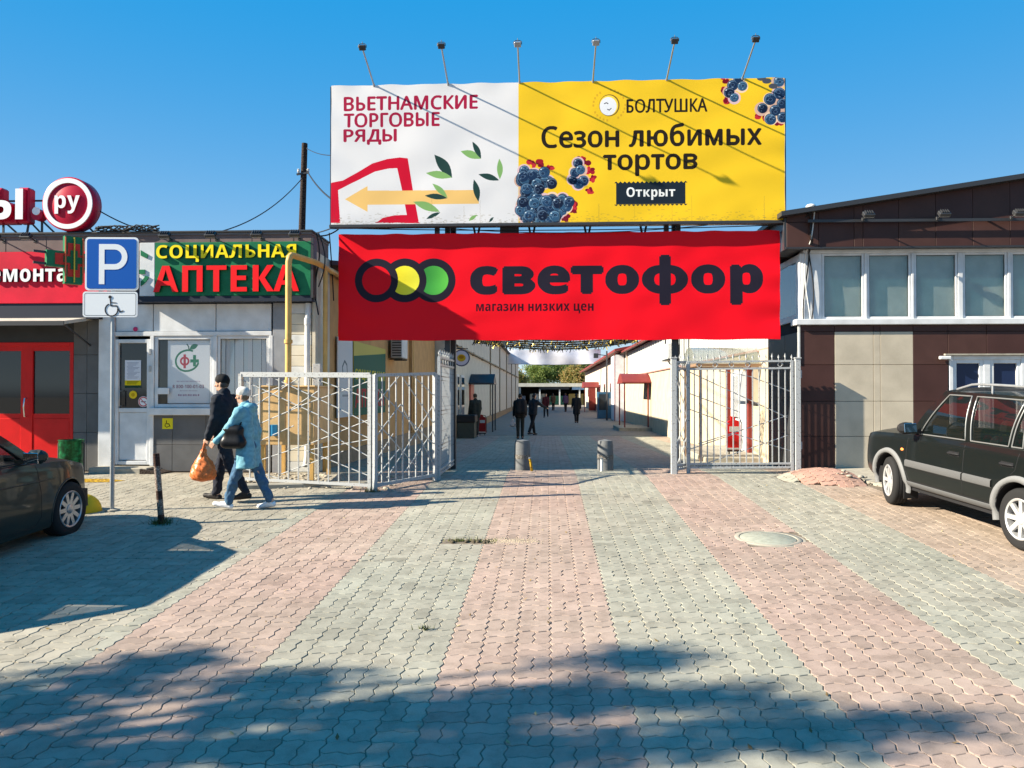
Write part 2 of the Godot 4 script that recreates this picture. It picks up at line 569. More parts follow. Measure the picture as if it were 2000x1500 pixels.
# ------------------------------------------------------------------ camera, sky, sun
func _ready() -> void:
	var cam := Camera3D.new()
	cam.name = "camera"
	cam.position = Vector3(0, 1.468, 0)
	cam.rotation = Vector3(atan(17.0 / 1500.0), atan(69.0 / 1500.0), 0)
	cam.fov = rad_to_deg(2.0 * atan(0.5))
	cam.near = 0.1
	cam.far = 1500.0
	add_child(cam)
	cam.current = true
	var sm := ProceduralSkyMaterial.new()
	sm.sky_top_color = Color8(0, 156, 230)
	sm.sky_horizon_color = Color8(232, 252, 255)
	sm.sky_curve = 0.105
	sm.sky_energy_multiplier = 1.0
	sm.ground_bottom_color = Color8(96, 90, 82)
	sm.ground_horizon_color = Color8(150, 150, 150)
	sm.sun_angle_max = 4.0
	var sky := Sky.new()
	sky.sky_material = sm
	var env := Environment.new()
	env.background_mode = Environment.BG_SKY
	env.sky = sky
	env.background_energy_multiplier = 0.345
	env.tonemap_mode = Environment.TONE_MAPPER_LINEAR
	env.tonemap_exposure = 2.88
	env.sdfgi_enabled = true
	env.ssao_enabled = true
	env.ssil_enabled = true
	var we := WorldEnvironment.new()
	we.name = "environment"
	we.environment = env
	add_child(we)
	var sun := DirectionalLight3D.new()
	sun.name = "sun"
	sun.light_energy = 1.6
	sun.light_color = Color(1.0, 0.955, 0.87)
	sun.light_angular_distance = 0.5
	sun.shadow_enabled = true
	add_child(sun)
	sun.look_at_from_position(Vector3.ZERO, Vector3(3.75, -2.16, -0.9))

	rng.seed = 7
	make_materials()
	build_ground()
	build_left_building()
	build_right_building()
	build_passage()
	build_billboard()
	build_fences()
	build_street_things()
	build_cars()
	build_people()
	build_trees()
	build_cables()
	build_litter()

# ------------------------------------------------------------------ ground and paving
const MOD := 0.123

func wave(t: float) -> float:
	var k := fposmod(t / MOD, 1.0)
	if k < 0.25: return k * 4.0
	if k < 0.75: return 2.0 - k * 4.0
	return k * 4.0 - 4.0

func inset(p: PackedVector2Array, d: float) -> PackedVector2Array:
	var out := PackedVector2Array()
	var m := p.size()
	for i in m:
		var a := (p[i] - p[(i + m - 1) % m]).normalized()
		var b := (p[(i + 1) % m] - p[i]).normalized()
		var na := Vector2(-a.y, a.x)
		var nb := Vector2(-b.y, b.x)
		var k := (na + nb).normalized()
		out.append(p[i] + k * d / maxf(k.dot(na), 0.5))
	return out

# one interlocking paver with zigzag sides, centred, top at y = 0
func paver_mesh(across: bool) -> ArrayMesh:
	var L := Vector2(2 * MOD, MOD) if across else Vector2(MOD, 2 * MOD)
	var A := 0.0105
	var o := PackedVector2Array()
	var q := MOD * 0.25
	var us := []
	var k := q
	us.append(0.0)
	while k < L.x - 1e-4:
		us.append(k)
		k += q * 2
	var vs := [0.0]
	k = q
	while k < L.y - 1e-4:
		vs.append(k)
		k += q * 2
	var W := func(u: float, v: float) -> Vector2: return Vector2(u + A * wave(v), v + A * wave(u)) - L * 0.5
	for u in us: o.append(W.call(u, 0.0))
	for v in vs: o.append(W.call(L.x, v))
	for i in us.size(): o.append(W.call(L.x - us[i], L.y))
	for i in vs.size(): o.append(W.call(0.0, L.y - vs[i]))
	var a := inset(o, 0.0028)
	var b := inset(o, 0.0062)
	var mb := MB.new()
	var t := Geometry2D.triangulate_polygon(b)
	for i in range(0, t.size(), 3):
		var p := [b[t[i]], b[t[i + 1]], b[t[i + 2]]]
		if (p[1] - p[0]).cross(p[2] - p[0]) < 0: p.reverse()
		mb.tri(Vector3(p[0].x, 0, p[0].y), Vector3(p[2].x, 0, p[2].y), Vector3(p[1].x, 0, p[1].y))
	var m := a.size()
	for i in m:
		var j := (i + 1) % m
		mb.quad(Vector3(b[i].x, 0, b[i].y), Vector3(b[j].x, 0, b[j].y), Vector3(a[j].x, -0.003, a[j].y), Vector3(a[i].x, -0.003, a[i].y))
		mb.quad(Vector3(a[i].x, -0.003, a[i].y), Vector3(a[j].x, -0.003, a[j].y), Vector3(a[j].x, -0.024, a[j].y), Vector3(a[i].x, -0.024, a[i].y))
	return mb.mesh()

func hump(x: float, z: float) -> float:
	var d := Vector2((x - 4.75) / 0.75, (z + 13.45) / 0.85).length()
	return 0.17 * maxf(0.0, 1.0 - d * d)

func build_ground() -> void:
	var zs := [300.0, 0.0, -13.6, -30.1, -900.0]
	var rows := []
	for z in zs: rows.append([Vector3(-700, gy(z) - 0.06, z), Vector3(700, gy(z) - 0.06, z)])
	var g := MB.new()
	for i in zs.size() - 1: g.quad(rows[i][0], rows[i][1], rows[i + 1][1], rows[i + 1][0])
	var go := part(g, "ground", M.earth)
	go.set_meta("kind", "structure")

	var pave := Node3D.new()
	pave.name = "pavement"
	pave.set_meta("kind", "structure")
	add_child(pave)
	var bed := MB.new()
	var bz := [6.0, 0.0, -13.6, -30.1, -40.0]
	for i in bz.size() - 1:
		var xa := -20.0
		var xb := 16.0
		bed.quad(Vector3(xa, gy(bz[i]) - 0.007, bz[i]), Vector3(xb, gy(bz[i]) - 0.007, bz[i]), Vector3(xb, gy(bz[i + 1]) - 0.007, bz[i + 1]), Vector3(xa, gy(bz[i + 1]) - 0.007, bz[i + 1]))
	part(bed, "sand_bed", M.sand, pave)

	var meshes := [paver_mesh(false), paver_mesh(true)]
	var r := RandomNumberGenerator.new()
	r.seed = 5
	var tone := FastNoiseLite.new()
	tone.seed = 4
	tone.frequency = 0.35
	var all := []
	for i in range(-58, 46):
		var x0 := -0.715 + i * 2 * MOD
		var stripe := int(floor(i / 5.0))
		var pink := posmod(stripe, 2) == 0
		if stripe <= -4: pink = false
		if stripe >= 4: pink = true
		for j in range(-6, 122):
			var z0 := -2.2 - j * 2 * MOD
			if z0 < -11.78: z0 -= 0.02
			elif z0 < -7.7: z0 -= 0.008
			var xc := x0 + MOD
			var zc := z0 - MOD
			if zc < -13.9 and (xc < -4.9 or xc > 5.05): continue
			if zc < -29.5 and absf(xc) > 5.0: continue
			if xc > 5.3 and zc < -12.15 - 0.25 * sin(xc * 2.1): continue
			if zc > -3.3 and absf(xc) > 6.0: continue
			if Vector2(xc - 2.545, zc + 9.02).length() < 0.40: continue
			var along := posmod(i + j, 2) == 0
			for k in 2:
				var c := Vector3(x0 + MOD * (0.5 + k), 0, zc) if along else Vector3(xc, 0, z0 - MOD * (0.5 + k))
				if Vector2(c.x - 2.545, c.z + 9.02).length() < 0.36: continue
				var worn := tone.get_noise_2d(c.x * 3.0, c.z * 3.0)
				if Vector2((c.x + 0.85) / 0.3, (c.z + 8.72) / 0.1).length() < 1.0: continue
				c.y = gy(c.z) + hump(c.x, c.z) + r.randf_range(-0.0022, 0.0018) + (0.004 * worn)
				var sl := SLOPE if c.z > -13.6 else (-0.02 if c.z > -30 else 0.0)
				var nrm := Vector3((hump(c.x - 0.02, c.z) - hump(c.x + 0.02, c.z)) / 0.04 + r.randf_range(-0.008, 0.008), 1, (hump(c.x, c.z - 0.02) - hump(c.x, c.z + 0.02)) / 0.04 + sl + r.randf_range(-0.008, 0.008)).normalized()
				var bx := Vector3.RIGHT.slide(nrm).normalized()
				var basis_ := Basis(bx, nrm, bx.cross(nrm)).rotated(nrm, r.randf_range(-0.012, 0.012))
				var kk := 1.0 + r.randf_range(-0.09, 0.09) + worn * 0.10 + 0.12 * tone.get_noise_2d(c.x * 0.8 + 90, c.z * 0.8)
				if r.randf() < 0.035: kk *= r.randf_range(0.78, 0.9)
				var fade := clampf(0.26 + 0.3 * tone.get_noise_2d(c.x * 1.3 + 40, c.z * 1.3), 0.0, 0.5)
				var col := Color(0.355, 0.252, 0.210) if pink else Color(0.285, 0.283, 0.232)
				if c.x < -3.3 : col = Color(0.30, 0.278, 0.222)
				if c.x > 4.2: col = Color(0.335, 0.255, 0.20) if hump(c.x, c.z) < 0.01 else Color(0.40, 0.22, 0.17)
				col = col.lerp(Color(0.335, 0.29, 0.232), fade) * kk * 1.04
				all.append([Transform3D(basis_, c), 0 if along else 1, col, pink])
	# the 300 that show largest are parts of their own; the rest one field for each shape
	var seen := []
	for n in all.size():
		var p: Vector3 = all[n][0].origin
		var dep := -p.z
		if dep < 3.72: continue
		var sx := (p.x + dep * 0.046) / dep
		if absf(sx) < 0.665: seen.append([dep + absf(sx) * 0.2, n])
	seen.sort_custom(func(a, b): return a[0] < b[0])
	var own := {}
	for k in mini(300, seen.size()): own[seen[k][1]] = true
	var tones := {}
	var pm := mat(Color.WHITE, 0.88, 0, "conc", 1.7, 0.25)
	pm.vertex_color_use_as_albedo = true
	for n in own:
		var a: Array = all[n]
		var key := str(a[3]) + str(int(a[2].g * 90)) + str(int(a[2].r * 60))
		if not tones.has(key): tones[key] = mat(a[2], 0.88, 0, "conc", 1.7, 0.25)
		var o := put(meshes[a[1]], "paver", tones[key], pave)
		o.transform = a[0]
	for s in 2:
		var idx := []
		for n in all.size():
			if all[n][1] == s and not own.has(n): idx.append(n)
		var mm := MultiMesh.new()
		mm.transform_format = MultiMesh.TRANSFORM_3D
		mm.use_colors = true
		mm.mesh = meshes[s]
		mm.instance_count = idx.size()
		for k in idx.size():
			mm.set_instance_transform(k, all[idx[k]][0])
			mm.set_instance_color(k, all[idx[k]][2])
		var mi := MultiMeshInstance3D.new()
		mi.name = "paver_field" if s == 0 else "paver_field_001"
		mi.multimesh = mm
		mi.material_override = pm
		mi.set_meta("kind", "stuff")
		pave.add_child(mi)
	# alley floor past the last pavers
	var al := MB.new()
	al.box(Vector3(-3.7, -0.36, -140), Vector3(5.2, -0.331, -32.5))
	var ao := part(al, "alley_pavement", mat(Color(0.24, 0.21, 0.18), 0.85, 0, "conc", 3.0, 0.3))
	ao.set_meta("kind", "structure")
	# concrete apron before the brown building, with a broken front edge
	var ap := PackedVector2Array([Vector2(4.95, 14.6), Vector2(4.95, 13.95), Vector2(5.25, 13.5), Vector2(5.32, 12.75), Vector2(5.6, 12.4), Vector2(6.1, 12.2), Vector2(6.9, 12.15), Vector2(8.2, 12.05), Vector2(16, 12.0), Vector2(16, 14.6)])
	var am := MB.new()
	am.prism(ap, -0.12, 0.0, Basis(Vector3.RIGHT, Vector3(0, SLOPE, -1).normalized(), Vector3.UP), Vector3(0, gy(0) + 0.035, 0))
	var apo := part(am, "concrete_apron_pavement", M.concrete)
	apo.set_meta("kind", "structure")
	# yellow paint before the shop doors
	var ym := MB.new()
	var yp := PackedVector2Array([Vector2(-8.9, 12.62), Vector2(-8.2, 12.58), Vector2(-7.35, 12.66), Vector2(-7.2, 12.82), Vector2(-7.6, 12.98), Vector2(-8.95, 13.02)])
	ym.prism(yp, -0.002, 0.0035, Basis(Vector3.RIGHT, Vector3(0, SLOPE, -1).normalized(), Vector3.UP), Vector3(0, gy(0) + 0.004, 0))
	var yo := part(ym, "ground_marking", M.yellow_paint)
	tag(yo, "", "", "", "structure")
	# manhole
	var mh := thing("manhole_cover", "round pale concrete manhole cover set between the pink and grey pavers", "manhole cover", Vector3(2.545, gy(-9.02), -9.02))
	mh.rotation.x = atan(SLOPE)
	var m1 := MB.new()
	m1.lathe([Vector2(0.375, -0.03), Vector2(0.375, -0.004), Vector2(0.37, 0.002), Vector2(0.325, 0.002), Vector2(0.32, -0.008)], 40)
	part(m1, "rim", M.concrete, mh)
	var m2 := MB.new()
	m2.lathe([Vector2(0.313, -0.012), Vector2(0.313, -0.001), Vector2(0.308, 0.002), Vector2(0.0, 0.004)], 40)
	part(m2, "lid", mat(Color(0.33, 0.34, 0.28), 0.85, 0, "conc", 0.9, 0.4), mh)
	var m3 := MB.new()
	m3.lathe([Vector2(0.41, -0.022), Vector2(0.41, -0.006), Vector2(0.37, -0.006)], 40)
	part(m3, "mortar_collar", M.concrete, mh)
# ------------------------------------------------------------------ the low shop building on the left
func window_unit(parent: Node3D, x0: float, x1: float, y0: float, y1: float, z: float, fw := 0.05, pane_mat: Material = null, frame_mat: Material = null) -> MeshInstance3D:
	var f := MB.new()
	var zi := z - 0.05
	f.cbox(Vector3(x0, y0, zi), Vector3(x0 + fw, y1, z), 0.006)
	f.cbox(Vector3(x1 - fw, y0, zi), Vector3(x1, y1, z), 0.006)
	f.cbox(Vector3(x0 + fw, y0, zi), Vector3(x1 - fw, y0 + fw, z), 0.006)
	f.cbox(Vector3(x0 + fw, y1 - fw, zi), Vector3(x1 - fw, y1, z), 0.006)
	var o := part(f, "window", M.white_pvc if frame_mat == null else frame_mat, parent)
	pbox("pane", M.pane if pane_mat == null else pane_mat, o, x0 + fw, x1 - fw, y0 + fw, y1 - fw, z - 0.03, z - 0.022)
	var s := MB.new()
	for k in [[x0 + fw, x0 + fw + 0.008, y0 + fw, y1 - fw], [x1 - fw - 0.008, x1 - fw, y0 + fw, y1 - fw], [x0 + fw + 0.008, x1 - fw - 0.008, y0 + fw, y0 + fw + 0.008], [x0 + fw + 0.008, x1 - fw - 0.008, y1 - fw - 0.008, y1 - fw]]:
		s.box(Vector3(k[0], k[2], z - 0.022), Vector3(k[1], k[3], z - 0.014))
	part(s, "gasket", M.black, o)
	return o

func floodlight(at: Vector3, label: String, reach := 0.22, group := "floodlights along the shop parapet") -> void:
	var o := thing("floodlight", label, "floodlight", at, 0.0, group)
	var a := MB.new()
	a.tube(PackedVector3Array([Vector3(0, 0, 0), Vector3(0, 0.03, reach * 0.5), Vector3(0, 0.04, reach)]), 0.012, 6)
	a.cbox(Vector3(-0.03, -0.03, -0.02), Vector3(0.03, 0.03, 0.01), 0.004)
	part(a, "arm", M.dark_metal, o)
	var b := MB.new()
	var bs := Basis(Vector3.RIGHT, 0.7)
	b.cbox(Vector3(-0.1, -0.035, -0.05), Vector3(0.1, 0.035, 0.07), 0.01, bs, Vector3(0, 0.04, reach + 0.02))
	for k in 4: b.obox(Vector3(0, 0.04, reach + 0.02) + bs * Vector3(-0.06 + k * 0.04, 0.045, 0), Vector3(0.008, 0.03, 0.1), bs)
	part(b, "housing", M.dark_metal, o)
	var c := MB.new()
	c.obox(Vector3(0, 0.04, reach + 0.02) + bs * Vector3(0, -0.037, 0.01), Vector3(0.17, 0.006, 0.1), bs)
	part(c, "lens", mat(Color(0.55, 0.56, 0.55), 0.15), o)

func build_left_building() -> void:
	var z := -14.05
	var b := thing("pharmacy_building", "low flat-roofed shop building with grey tiled front and white framed windows", "building", Vector3.ZERO)
	# shell behind the front: side walls, back, roof slab, dark rooms
	var s := MB.new()
	s.box(Vector3(-16, -0.1, -15.0), Vector3(-4.36, 4.1, -14.75))
	part(s, "inner_wall", M.inside, b)
	pbox("side_wall", M.cream_pale, b, -4.36, -4.30, -0.1, 4.1, -15.0, -14.06)
	pbox("roof", M.roof_grey, b, -16, -4.32, 4.38, 4.42, -15.0, -13.86)
	pbox("ceiling_band", M.navy, b, -16, -4.36, 3.14, 4.1, -14.75, -14.03)
	pbox("parapet", M.parapet, b, -16, -4.33, 4.1, 4.38, -15.0, -13.88)
	for k in 9: pbox("parapet_seam", M.joint, b, -10.9 + k * 0.78, -10.895 + k * 0.78, 4.1, 4.375, -13.88, -13.877)
	pbox("coping", M.dark_metal, b, -16.02, -4.29, 4.42, 4.455, -15.0, -13.83, 0.008)
	# red shop front
	var d := part(MB.new_door_frame(-10.94, -8.93, 0.04, 2.42, -14.2, -14.08), "double_door", M.red_door, b)
	pbox("stile", M.red_door, d, -9.97, -9.74, 0.1, 2.36, -14.18, -14.11, 0.006)
	pbox("top_rail", M.red_door, d, -10.87, -9.0, 2.26, 2.36, -14.175, -14.115)
	pbox("middle_rail", M.red_door, d, -10.87, -9.0, 0.1, 1.07, -14.178, -14.13)
	pbox("bottom_panel", M.red_door, d, -9.72, -9.02, 0.12, 0.98, -14.16, -14.12, 0.008)
	pbox("bottom_panel", M.red_door, d, -10.8, -9.94, 0.12, 0.98, -14.16, -14.12, 0.008)
	pbox("pane", M.pane_dark, d, -9.74, -9.0, 1.07, 2.26, -14.16, -14.15)
	pbox("pane", M.pane_dark, d, -10.8, -9.97, 1.07, 2.26, -14.16, -14.15)
	var h := MB.new()
	h.tube(PackedVector3Array([Vector3(-9.83, 1.36, -14.08), Vector3(-9.83, 1.36, -14.02), Vector3(-9.84, 1.2, -14.01), Vector3(-9.83, 1.02, -14.02), Vector3(-9.83, 1.02, -14.08)]), 0.014, 8)
	part(h, "handle", M.chrome, d)
	pbox("lintel", M.dark_tile, b, -16, -8.39, 2.42, 3.14, -14.75, -14.1)
	pbox("jamb", M.dark_tile, b, -8.93, -8.40, -0.05, 2.42, -14.75, -14.12)
	pbox("threshold", M.concrete, b, -11.0, -8.93, -0.05, 0.04, -14.75, -13.95)
	for r in [[0.0, 0.72], [0.725, 1.45], [1.455, 2.18], [2.185, 2.9]]:
		for c in [[-8.925, -8.67], [-8.665, -8.395]]:
			pbox("tile", M.grey_tile if int(r[0] * 10 + c[0] * 10) % 2 == 0 else M.grey_tile2, b, c[0], c[1], r[0], r[1], -14.12, -14.085, 0.004)
	# pharmacy front
	pbox("corner_post", M.white_pvc, b, -8.39, -8.12, 0.02, 3.14, -14.2, -13.99, 0.008)
	var xs := [-8.11, -7.39, -6.19, -5.13]
	for k in 3:
		pbox("transom_panel", M.white_pvc, b, xs[k] + 0.008, xs[k + 1] - 0.008, 2.62, 3.13, -14.13, -14.075, 0.006)
	pbox("transom_rail", M.white_pvc, b, -8.115, -5.12, 2.53, 2.612, -14.16, -14.04, 0.006)
	for k in [-7.39, -6.19, -5.13]: pbox("mullion", M.white_pvc, b, k - 0.035, k + 0.035, 1.17 if k > -7.3 else 0.1, 2.53, -14.16, -14.035, 0.006)
	var w1 := window_unit(b, -7.35, -6.228, 1.19, 2.528, -14.06, 0.065)
	var w2 := window_unit(b, -6.152, -5.168, 1.19, 2.528, -14.06, 0.055)
	pbox("back_panel", mat(Color(0.45, 0.47, 0.48), 0.7), w1, -7.28, -6.29, 1.25, 2.46, -14.5, -14.48)
	for k in 11: pbox("blind_slat", mat(Color(0.64 + 0.03 * sin(k * 2.3), 0.68, 0.69), 0.7), w2, -6.1 + k * 0.085, -6.02 + k * 0.085, 1.25, 2.47, -14.122 - 0.012 * (k % 2), -14.117 - 0.012 * (k % 2))
	pbox("window_sill", M.white_pvc, b, -7.42, -5.1, 1.05, 1.185, -14.16, -13.96, 0.01)
	var cx := [-7.38, -7.0, -6.36, -5.73, -5.12]
	for k in 4:
		for r in [[0.0, 0.49], [0.496, 1.045]]:
			pbox("tile", M.grey_tile if (k + int(r[0] * 4)) % 2 == 0 else M.grey_tile2, b, cx[k] + 0.003, cx[k + 1] - 0.003, r[0], r[1], -14.14, -14.05, 0.004)
	pbox("tile_backing", M.joint, b, -7.39, -4.4, -0.05, 1.05, -14.75, -14.135)
	# pilaster and siding at the corner
	pbox("pilaster", mat(Color(0.27, 0.28, 0.3), 0.5, 0, "wall", 1.0), b, -5.095, -4.84, -0.05, 3.14, -14.2, -14.04, 0.006)
	for k in 16: pbox("siding_board", M.cream_pale if k % 3 else M.white_paint, b, -4.835, -4.38, 0.0 + k * 0.196, 0.19 + k * 0.196, -14.2, -14.06, 0.006)
	var dp := MB.new()
	dp.tube(PackedVector3Array([Vector3(-4.42, 3.12, -14.0), Vector3(-4.42, 2.8, -13.97), Vector3(-4.42, 0.3, -13.97), Vector3(-4.42, 0.12, -13.88)]), 0.05, 10)
	dp.cyl(Vector3(-4.42, 2.72, -13.97), Vector3(-4.42, 2.84, -13.97), 0.062, 0.062, 12)
	dp.cyl(Vector3(-4.42, 1.1, -13.97), Vector3(-4.42, 1.2, -13.97), 0.062, 0.062, 12)
	part(dp, "downpipe", M.white_paint, b)
	# glazed door
	var f := part(MB.new_door_frame(-8.115, -7.425, 0.12, 2.47, -14.17, -14.05), "glazed_door", M.white_pvc, b)
	pbox("bottom_panel", M.white_pvc, f, -8.04, -7.50, 0.2, 1.1, -14.14, -14.085, 0.012)
	pbox("middle_rail", M.white_pvc, f, -8.05, -7.49, 1.1, 1.18, -14.15, -14.07, 0.006)
	pbox("pane", M.pane_dark, f, -8.05, -7.49, 1.18, 2.40, -14.12, -14.11)
	var hd := MB.new()
	hd.tube(PackedVector3Array([Vector3(-7.99, 1.5, -14.07), Vector3(-7.99, 1.5, -14.0), Vector3(-7.99, 1.22, -14.0), Vector3(-7.99, 1.22, -14.07)]), 0.012, 8)
	part(hd, "handle", M.steel, f)
	for y in [2.18, 1.86]: pbox("hinge", M.steel, f, -7.44, -7.40, y, y + 0.11, -14.05, -14.015, 0.006)
	pbox("step", M.concrete, b, -8.35, -7.25, -0.05, 0.10, -14.05, -13.62, 0.015)
	var rp := MB.new()
	rp.prism(PackedVector2Array([Vector2(-7.35, 0.0), Vector2(-6.98, 0.0), Vector2(-6.98, 0.015), Vector2(-7.35, 0.09)]), -14.0, -13.55)
	part(rp, "ramp", mat(Color(0.08, 0.06, 0.05), 0.9, 0, "rust", 0.4), b)
	# small items on the door and the wall
	var cv := Canvas.new(160, 280, Color8(208, 208, 214))
	cv.rect(0, 205, 160, 50, Color8(214, 190, 20))
	cv.rect(0, 255, 160, 25, Color8(30, 60, 50))
	for k in 14: cv.rect(18 + (k % 3) * 5, 24 + k * 12, 120 - (k % 4) * 18, 4, Color8(120, 122, 140))
	for k in 3: cv.rect(20, 214 + k * 12, 118 - k * 12, 5, Color8(70, 62, 20))
	var n1 := sheet_print("door_notice", cv.tex(), -7.94, -7.63, 1.56, 2.08, -14.098)
	tag(n1, "white and yellow paper notice stuck on the dark door glass", "notice")
	cv = Canvas.new(128, 128, Color8(225, 190, 40))
	cv.disk(Vector2(64, 64), 30, 30, Color8(190, 150, 20))
	var n2 := disc_print("round_sticker", cv.tex(), Vector3(-7.78, 1.43, -14.1), 0.075)
	tag(n2, "small round yellow sticker on the dark door glass", "sticker")
	cv = Canvas.new(160, 160, Color8(228, 226, 226))
	for k in 48:
		var a0 := TAU * k / 48
		cv.disk(Vector2(80 + cos(a0) * 66, 80 + sin(a0) * 66), 8, 8, Color8(190, 40, 50))
	cv.rect(40, 76, 80, 12, Color8(40, 40, 40))
	cv.stroke(PackedVector2Array([Vector2(36, 36), Vector2(124, 124)]), 10, Color8(190, 40, 50))
	var n3 := disc_print("no_smoking_sticker", cv.tex(), Vector3(-7.58, 1.30, -14.098), 0.1)
	tag(n3, "round white no smoking sticker low on the dark door glass", "sticker")
	cv = Canvas.new(128, 128, Color8(214, 200, 40))
	cv.stroke(PackedVector2Array([Vector2(50, 30), Vector2(54, 66), Vector2(80, 66), Vector2(94, 96)]), 10, Color8(20, 20, 16))
	cv.stroke(PackedVector2Array([Vector2(38, 62), Vector2(34, 92), Vector2(56, 108), Vector2(80, 96)]), 8, Color8(20, 20, 16))
	var n4 := sheet_print("access_sticker", cv.tex(), -7.19, -6.99, 0.79, 0.99, -14.046)
	tag(n4, "small square yellow access sticker on the grey tiles", "sticker")
	var bell := thing("call_bell", "small round pink call bell on the white panel above the door", "bell", Vector3(-7.72, 2.66, -14.07))
	var bm := MB.new()
	bm.lathe([Vector2(0.045, 0.0), Vector2(0.042, 0.02), Vector2(0.0, 0.03)], 16, Basis(Vector3.RIGHT, PI / 2))
	part(bm, "button", mat(Color(0.5, 0.03, 0.12), 0.4), bell)
	part(MB.ring_plate(0.055, 0.006), "back_plate", M.white_pvc, bell)
	pbox("vent_flap", M.white_pvc, b, -7.28, -7.06, 1.44, 1.56, -14.05, -14.02, 0.006)
	# poster in the window: apple outline with a letter and a cross
	cv = Canvas.new(512, 720, Color8(226, 229, 234))
	var ap := PackedVector2Array()
	for k in 34:
		var a := deg_to_rad(-62.0 - k * 8.6)
		var rr := 130.0 + 10.0 * cos(2 * a + 0.5)
		ap.append(Vector2(236 + cos(a) * rr * 1.0, 232 - sin(a) * -rr * 0.98))
	cv.stroke(ap, 22, Color8(12, 110, 78))
	cv.leaf(Vector2(262, 102), Vector2(368, 50), 0.28, Color8(12, 105, 74))
	cv.stroke(PackedVector2Array([Vector2(232, 44), Vector2(252, 72), Vector2(256, 104)]), 13, Color8(14, 80, 60))
	cv.disk(Vector2(205, 238), 58, 52, Color8(178, 22, 58))
	cv.disk(Vector2(205, 238), 36, 31, Color8(226, 229, 234))
	cv.rect(190, 160, 30, 160, Color8(178, 22, 58))
	cv.rect(272, 218, 104, 36, Color8(12, 120, 84))
	cv.rect(306, 168, 36, 130, Color8(12, 120, 84))
	print_text(cv, "8 800-100-01-03", 60, 508, 380, 40, Color8(120, 40, 84))
	for k in 16: cv.rect(110 + k * 18, 462 + (k % 2), 12 - (k % 3) * 2, 14, Color8(168, 140, 166))
	for k in 12: cv.rect(150 + k * 18, 570, 12 - (k % 3) * 2, 12, Color8(176, 160, 176))
	for k in 13: cv.rect(128 + k * 20, 616 + (k % 2) * 2, 14 - (k % 3) * 3, 20, Color8(140, 90, 130))
	var po := sheet_print("window_poster", cv.tex(), -7.12, -6.31, 1.27, 2.45, -14.105)
	tag(po, "white poster with a green apple outline inside the shop window", "poster")

	# ---- sign boards on the front
	var gs := thing("pharmacy_sign", "green sign board with yellow and red raised letters over the white windows", "sign")
	pbox("board", M.green, gs, -7.24, -4.32, 3.25, 4.24, -14.03, -13.84, 0.006)
	pbox("white_panel", M.white_pvc, gs, -7.53, -7.245, 3.25, 4.24, -14.03, -13.84, 0.006)
	pbox("dark_edge", M.navy, gs, -7.53, -4.30, 3.145, 3.245, -14.03, -13.83)
	pbox("end_cap", M.dark_metal, gs, -4.315, -4.27, 3.2, 4.3, -14.03, -13.82)
	var ye := mat(Color(0.82, 0.66, 0.01), 0.4)
	var ng := mat(Color(0.01, 0.045, 0.03), 0.5)
	letters(gs, "СОЦИАЛЬНАЯ", -7.19, -4.57, 3.87, 4.185, -13.84, 0.05, ye, ng)
	letters(gs, "АПТЕКА", -7.24, -4.52, 3.32, 3.80, -13.84, 0.06, mat(Color(0.78, 0.008, 0.012), 0.4), ng)
	var lg := MB.new()
	var lp := PackedVector2Array()
	for k in 13:
		var a := deg_to_rad(-20.0 - k * 9.0)
		lp.append(Vector2(-7.72 + cos(a) * 0.40, 3.72 + sin(a) * 0.34))
	for k in range(12, -1, -1):
		var a := deg_to_rad(-20.0 - k * 9.0)
		lp.append(Vector2(-7.72 + cos(a) * 0.33, 3.72 + sin(a) * 0.27))
	var lp2 := PackedVector2Array()
	for q in lp:
		if q.x > -7.52: lp2.append(q)
	lg.prism(lp2, -13.84, -13.82)
	part(lg, "emblem_arc", M.green, gs)
	lg = MB.new()
	lg.prism(PackedVector2Array([Vector2(-7.5, 4.1), Vector2(-7.36, 4.02), Vector2(-7.38, 3.95), Vector2(-7.5, 4.0)]), -13.84, -13.82)
	part(lg, "emblem_leaf", M.green, gs)
	lg = MB.new()
	lg.prism(PackedVector2Array([Vector2(-7.52, 3.66), Vector2(-7.42, 3.66), Vector2(-7.42, 3.74), Vector2(-7.52, 3.74)]), -13.84, -13.82)
	part(lg, "emblem_bar", M.green, gs)

	var rs := thing("red_shop_sign", "long red sign board with white lowercase letters over the red doors", "sign")
	pbox("board", M.red_sign, rs, -15, -8.30, 3.13, 4.09, -14.03, -13.84, 0.006)
	pbox("lower_band", M.navy, rs, -15, -8.31, 2.84, 3.125, -14.03, -13.86)
	letters(rs, "ремонта", -10.58, -8.88, 3.42, 3.77, -13.84, 0.045, mat(Color(0.8, 0.8, 0.8), 0.4), M.navy)
	pbox("end_panel", M.red_sign, rs, -8.295, -8.15, 3.13, 4.0, -14.03, -13.86, 0.006)

	var cn := thing("door_canopy", "pale sheet canopy on thin brackets over the red double door", "canopy")
	var cm := MB.new()
	cm.prism(PackedVector2Array([Vector2(-14.1, 2.84), Vector2(-13.2, 2.68), Vector2(-13.2, 2.74), Vector2(-14.1, 2.9)]), -13.2, -8.55, Basis(Vector3(0, 0, 1), Vector3.UP, Vector3(1, 0, 0)).orthonormalized(), Vector3.ZERO)
	part(cm, "sheet", mat(Color(0.5, 0.46, 0.4), 0.6, 0, "wall", 0.7), cn)
	var cb := MB.new()
	for x in [-8.6, -10.9]: cb.bar(Vector3(x, 2.35, -14.1), Vector3(x, 2.7, -13.25), 0.025, 0.025)
	cb.bar(Vector3(-13, 2.70, -13.19), Vector3(-8.54, 2.70, -13.19), 0.02, 0.08)
	part(cb, "bracket", M.dark_metal, cn)

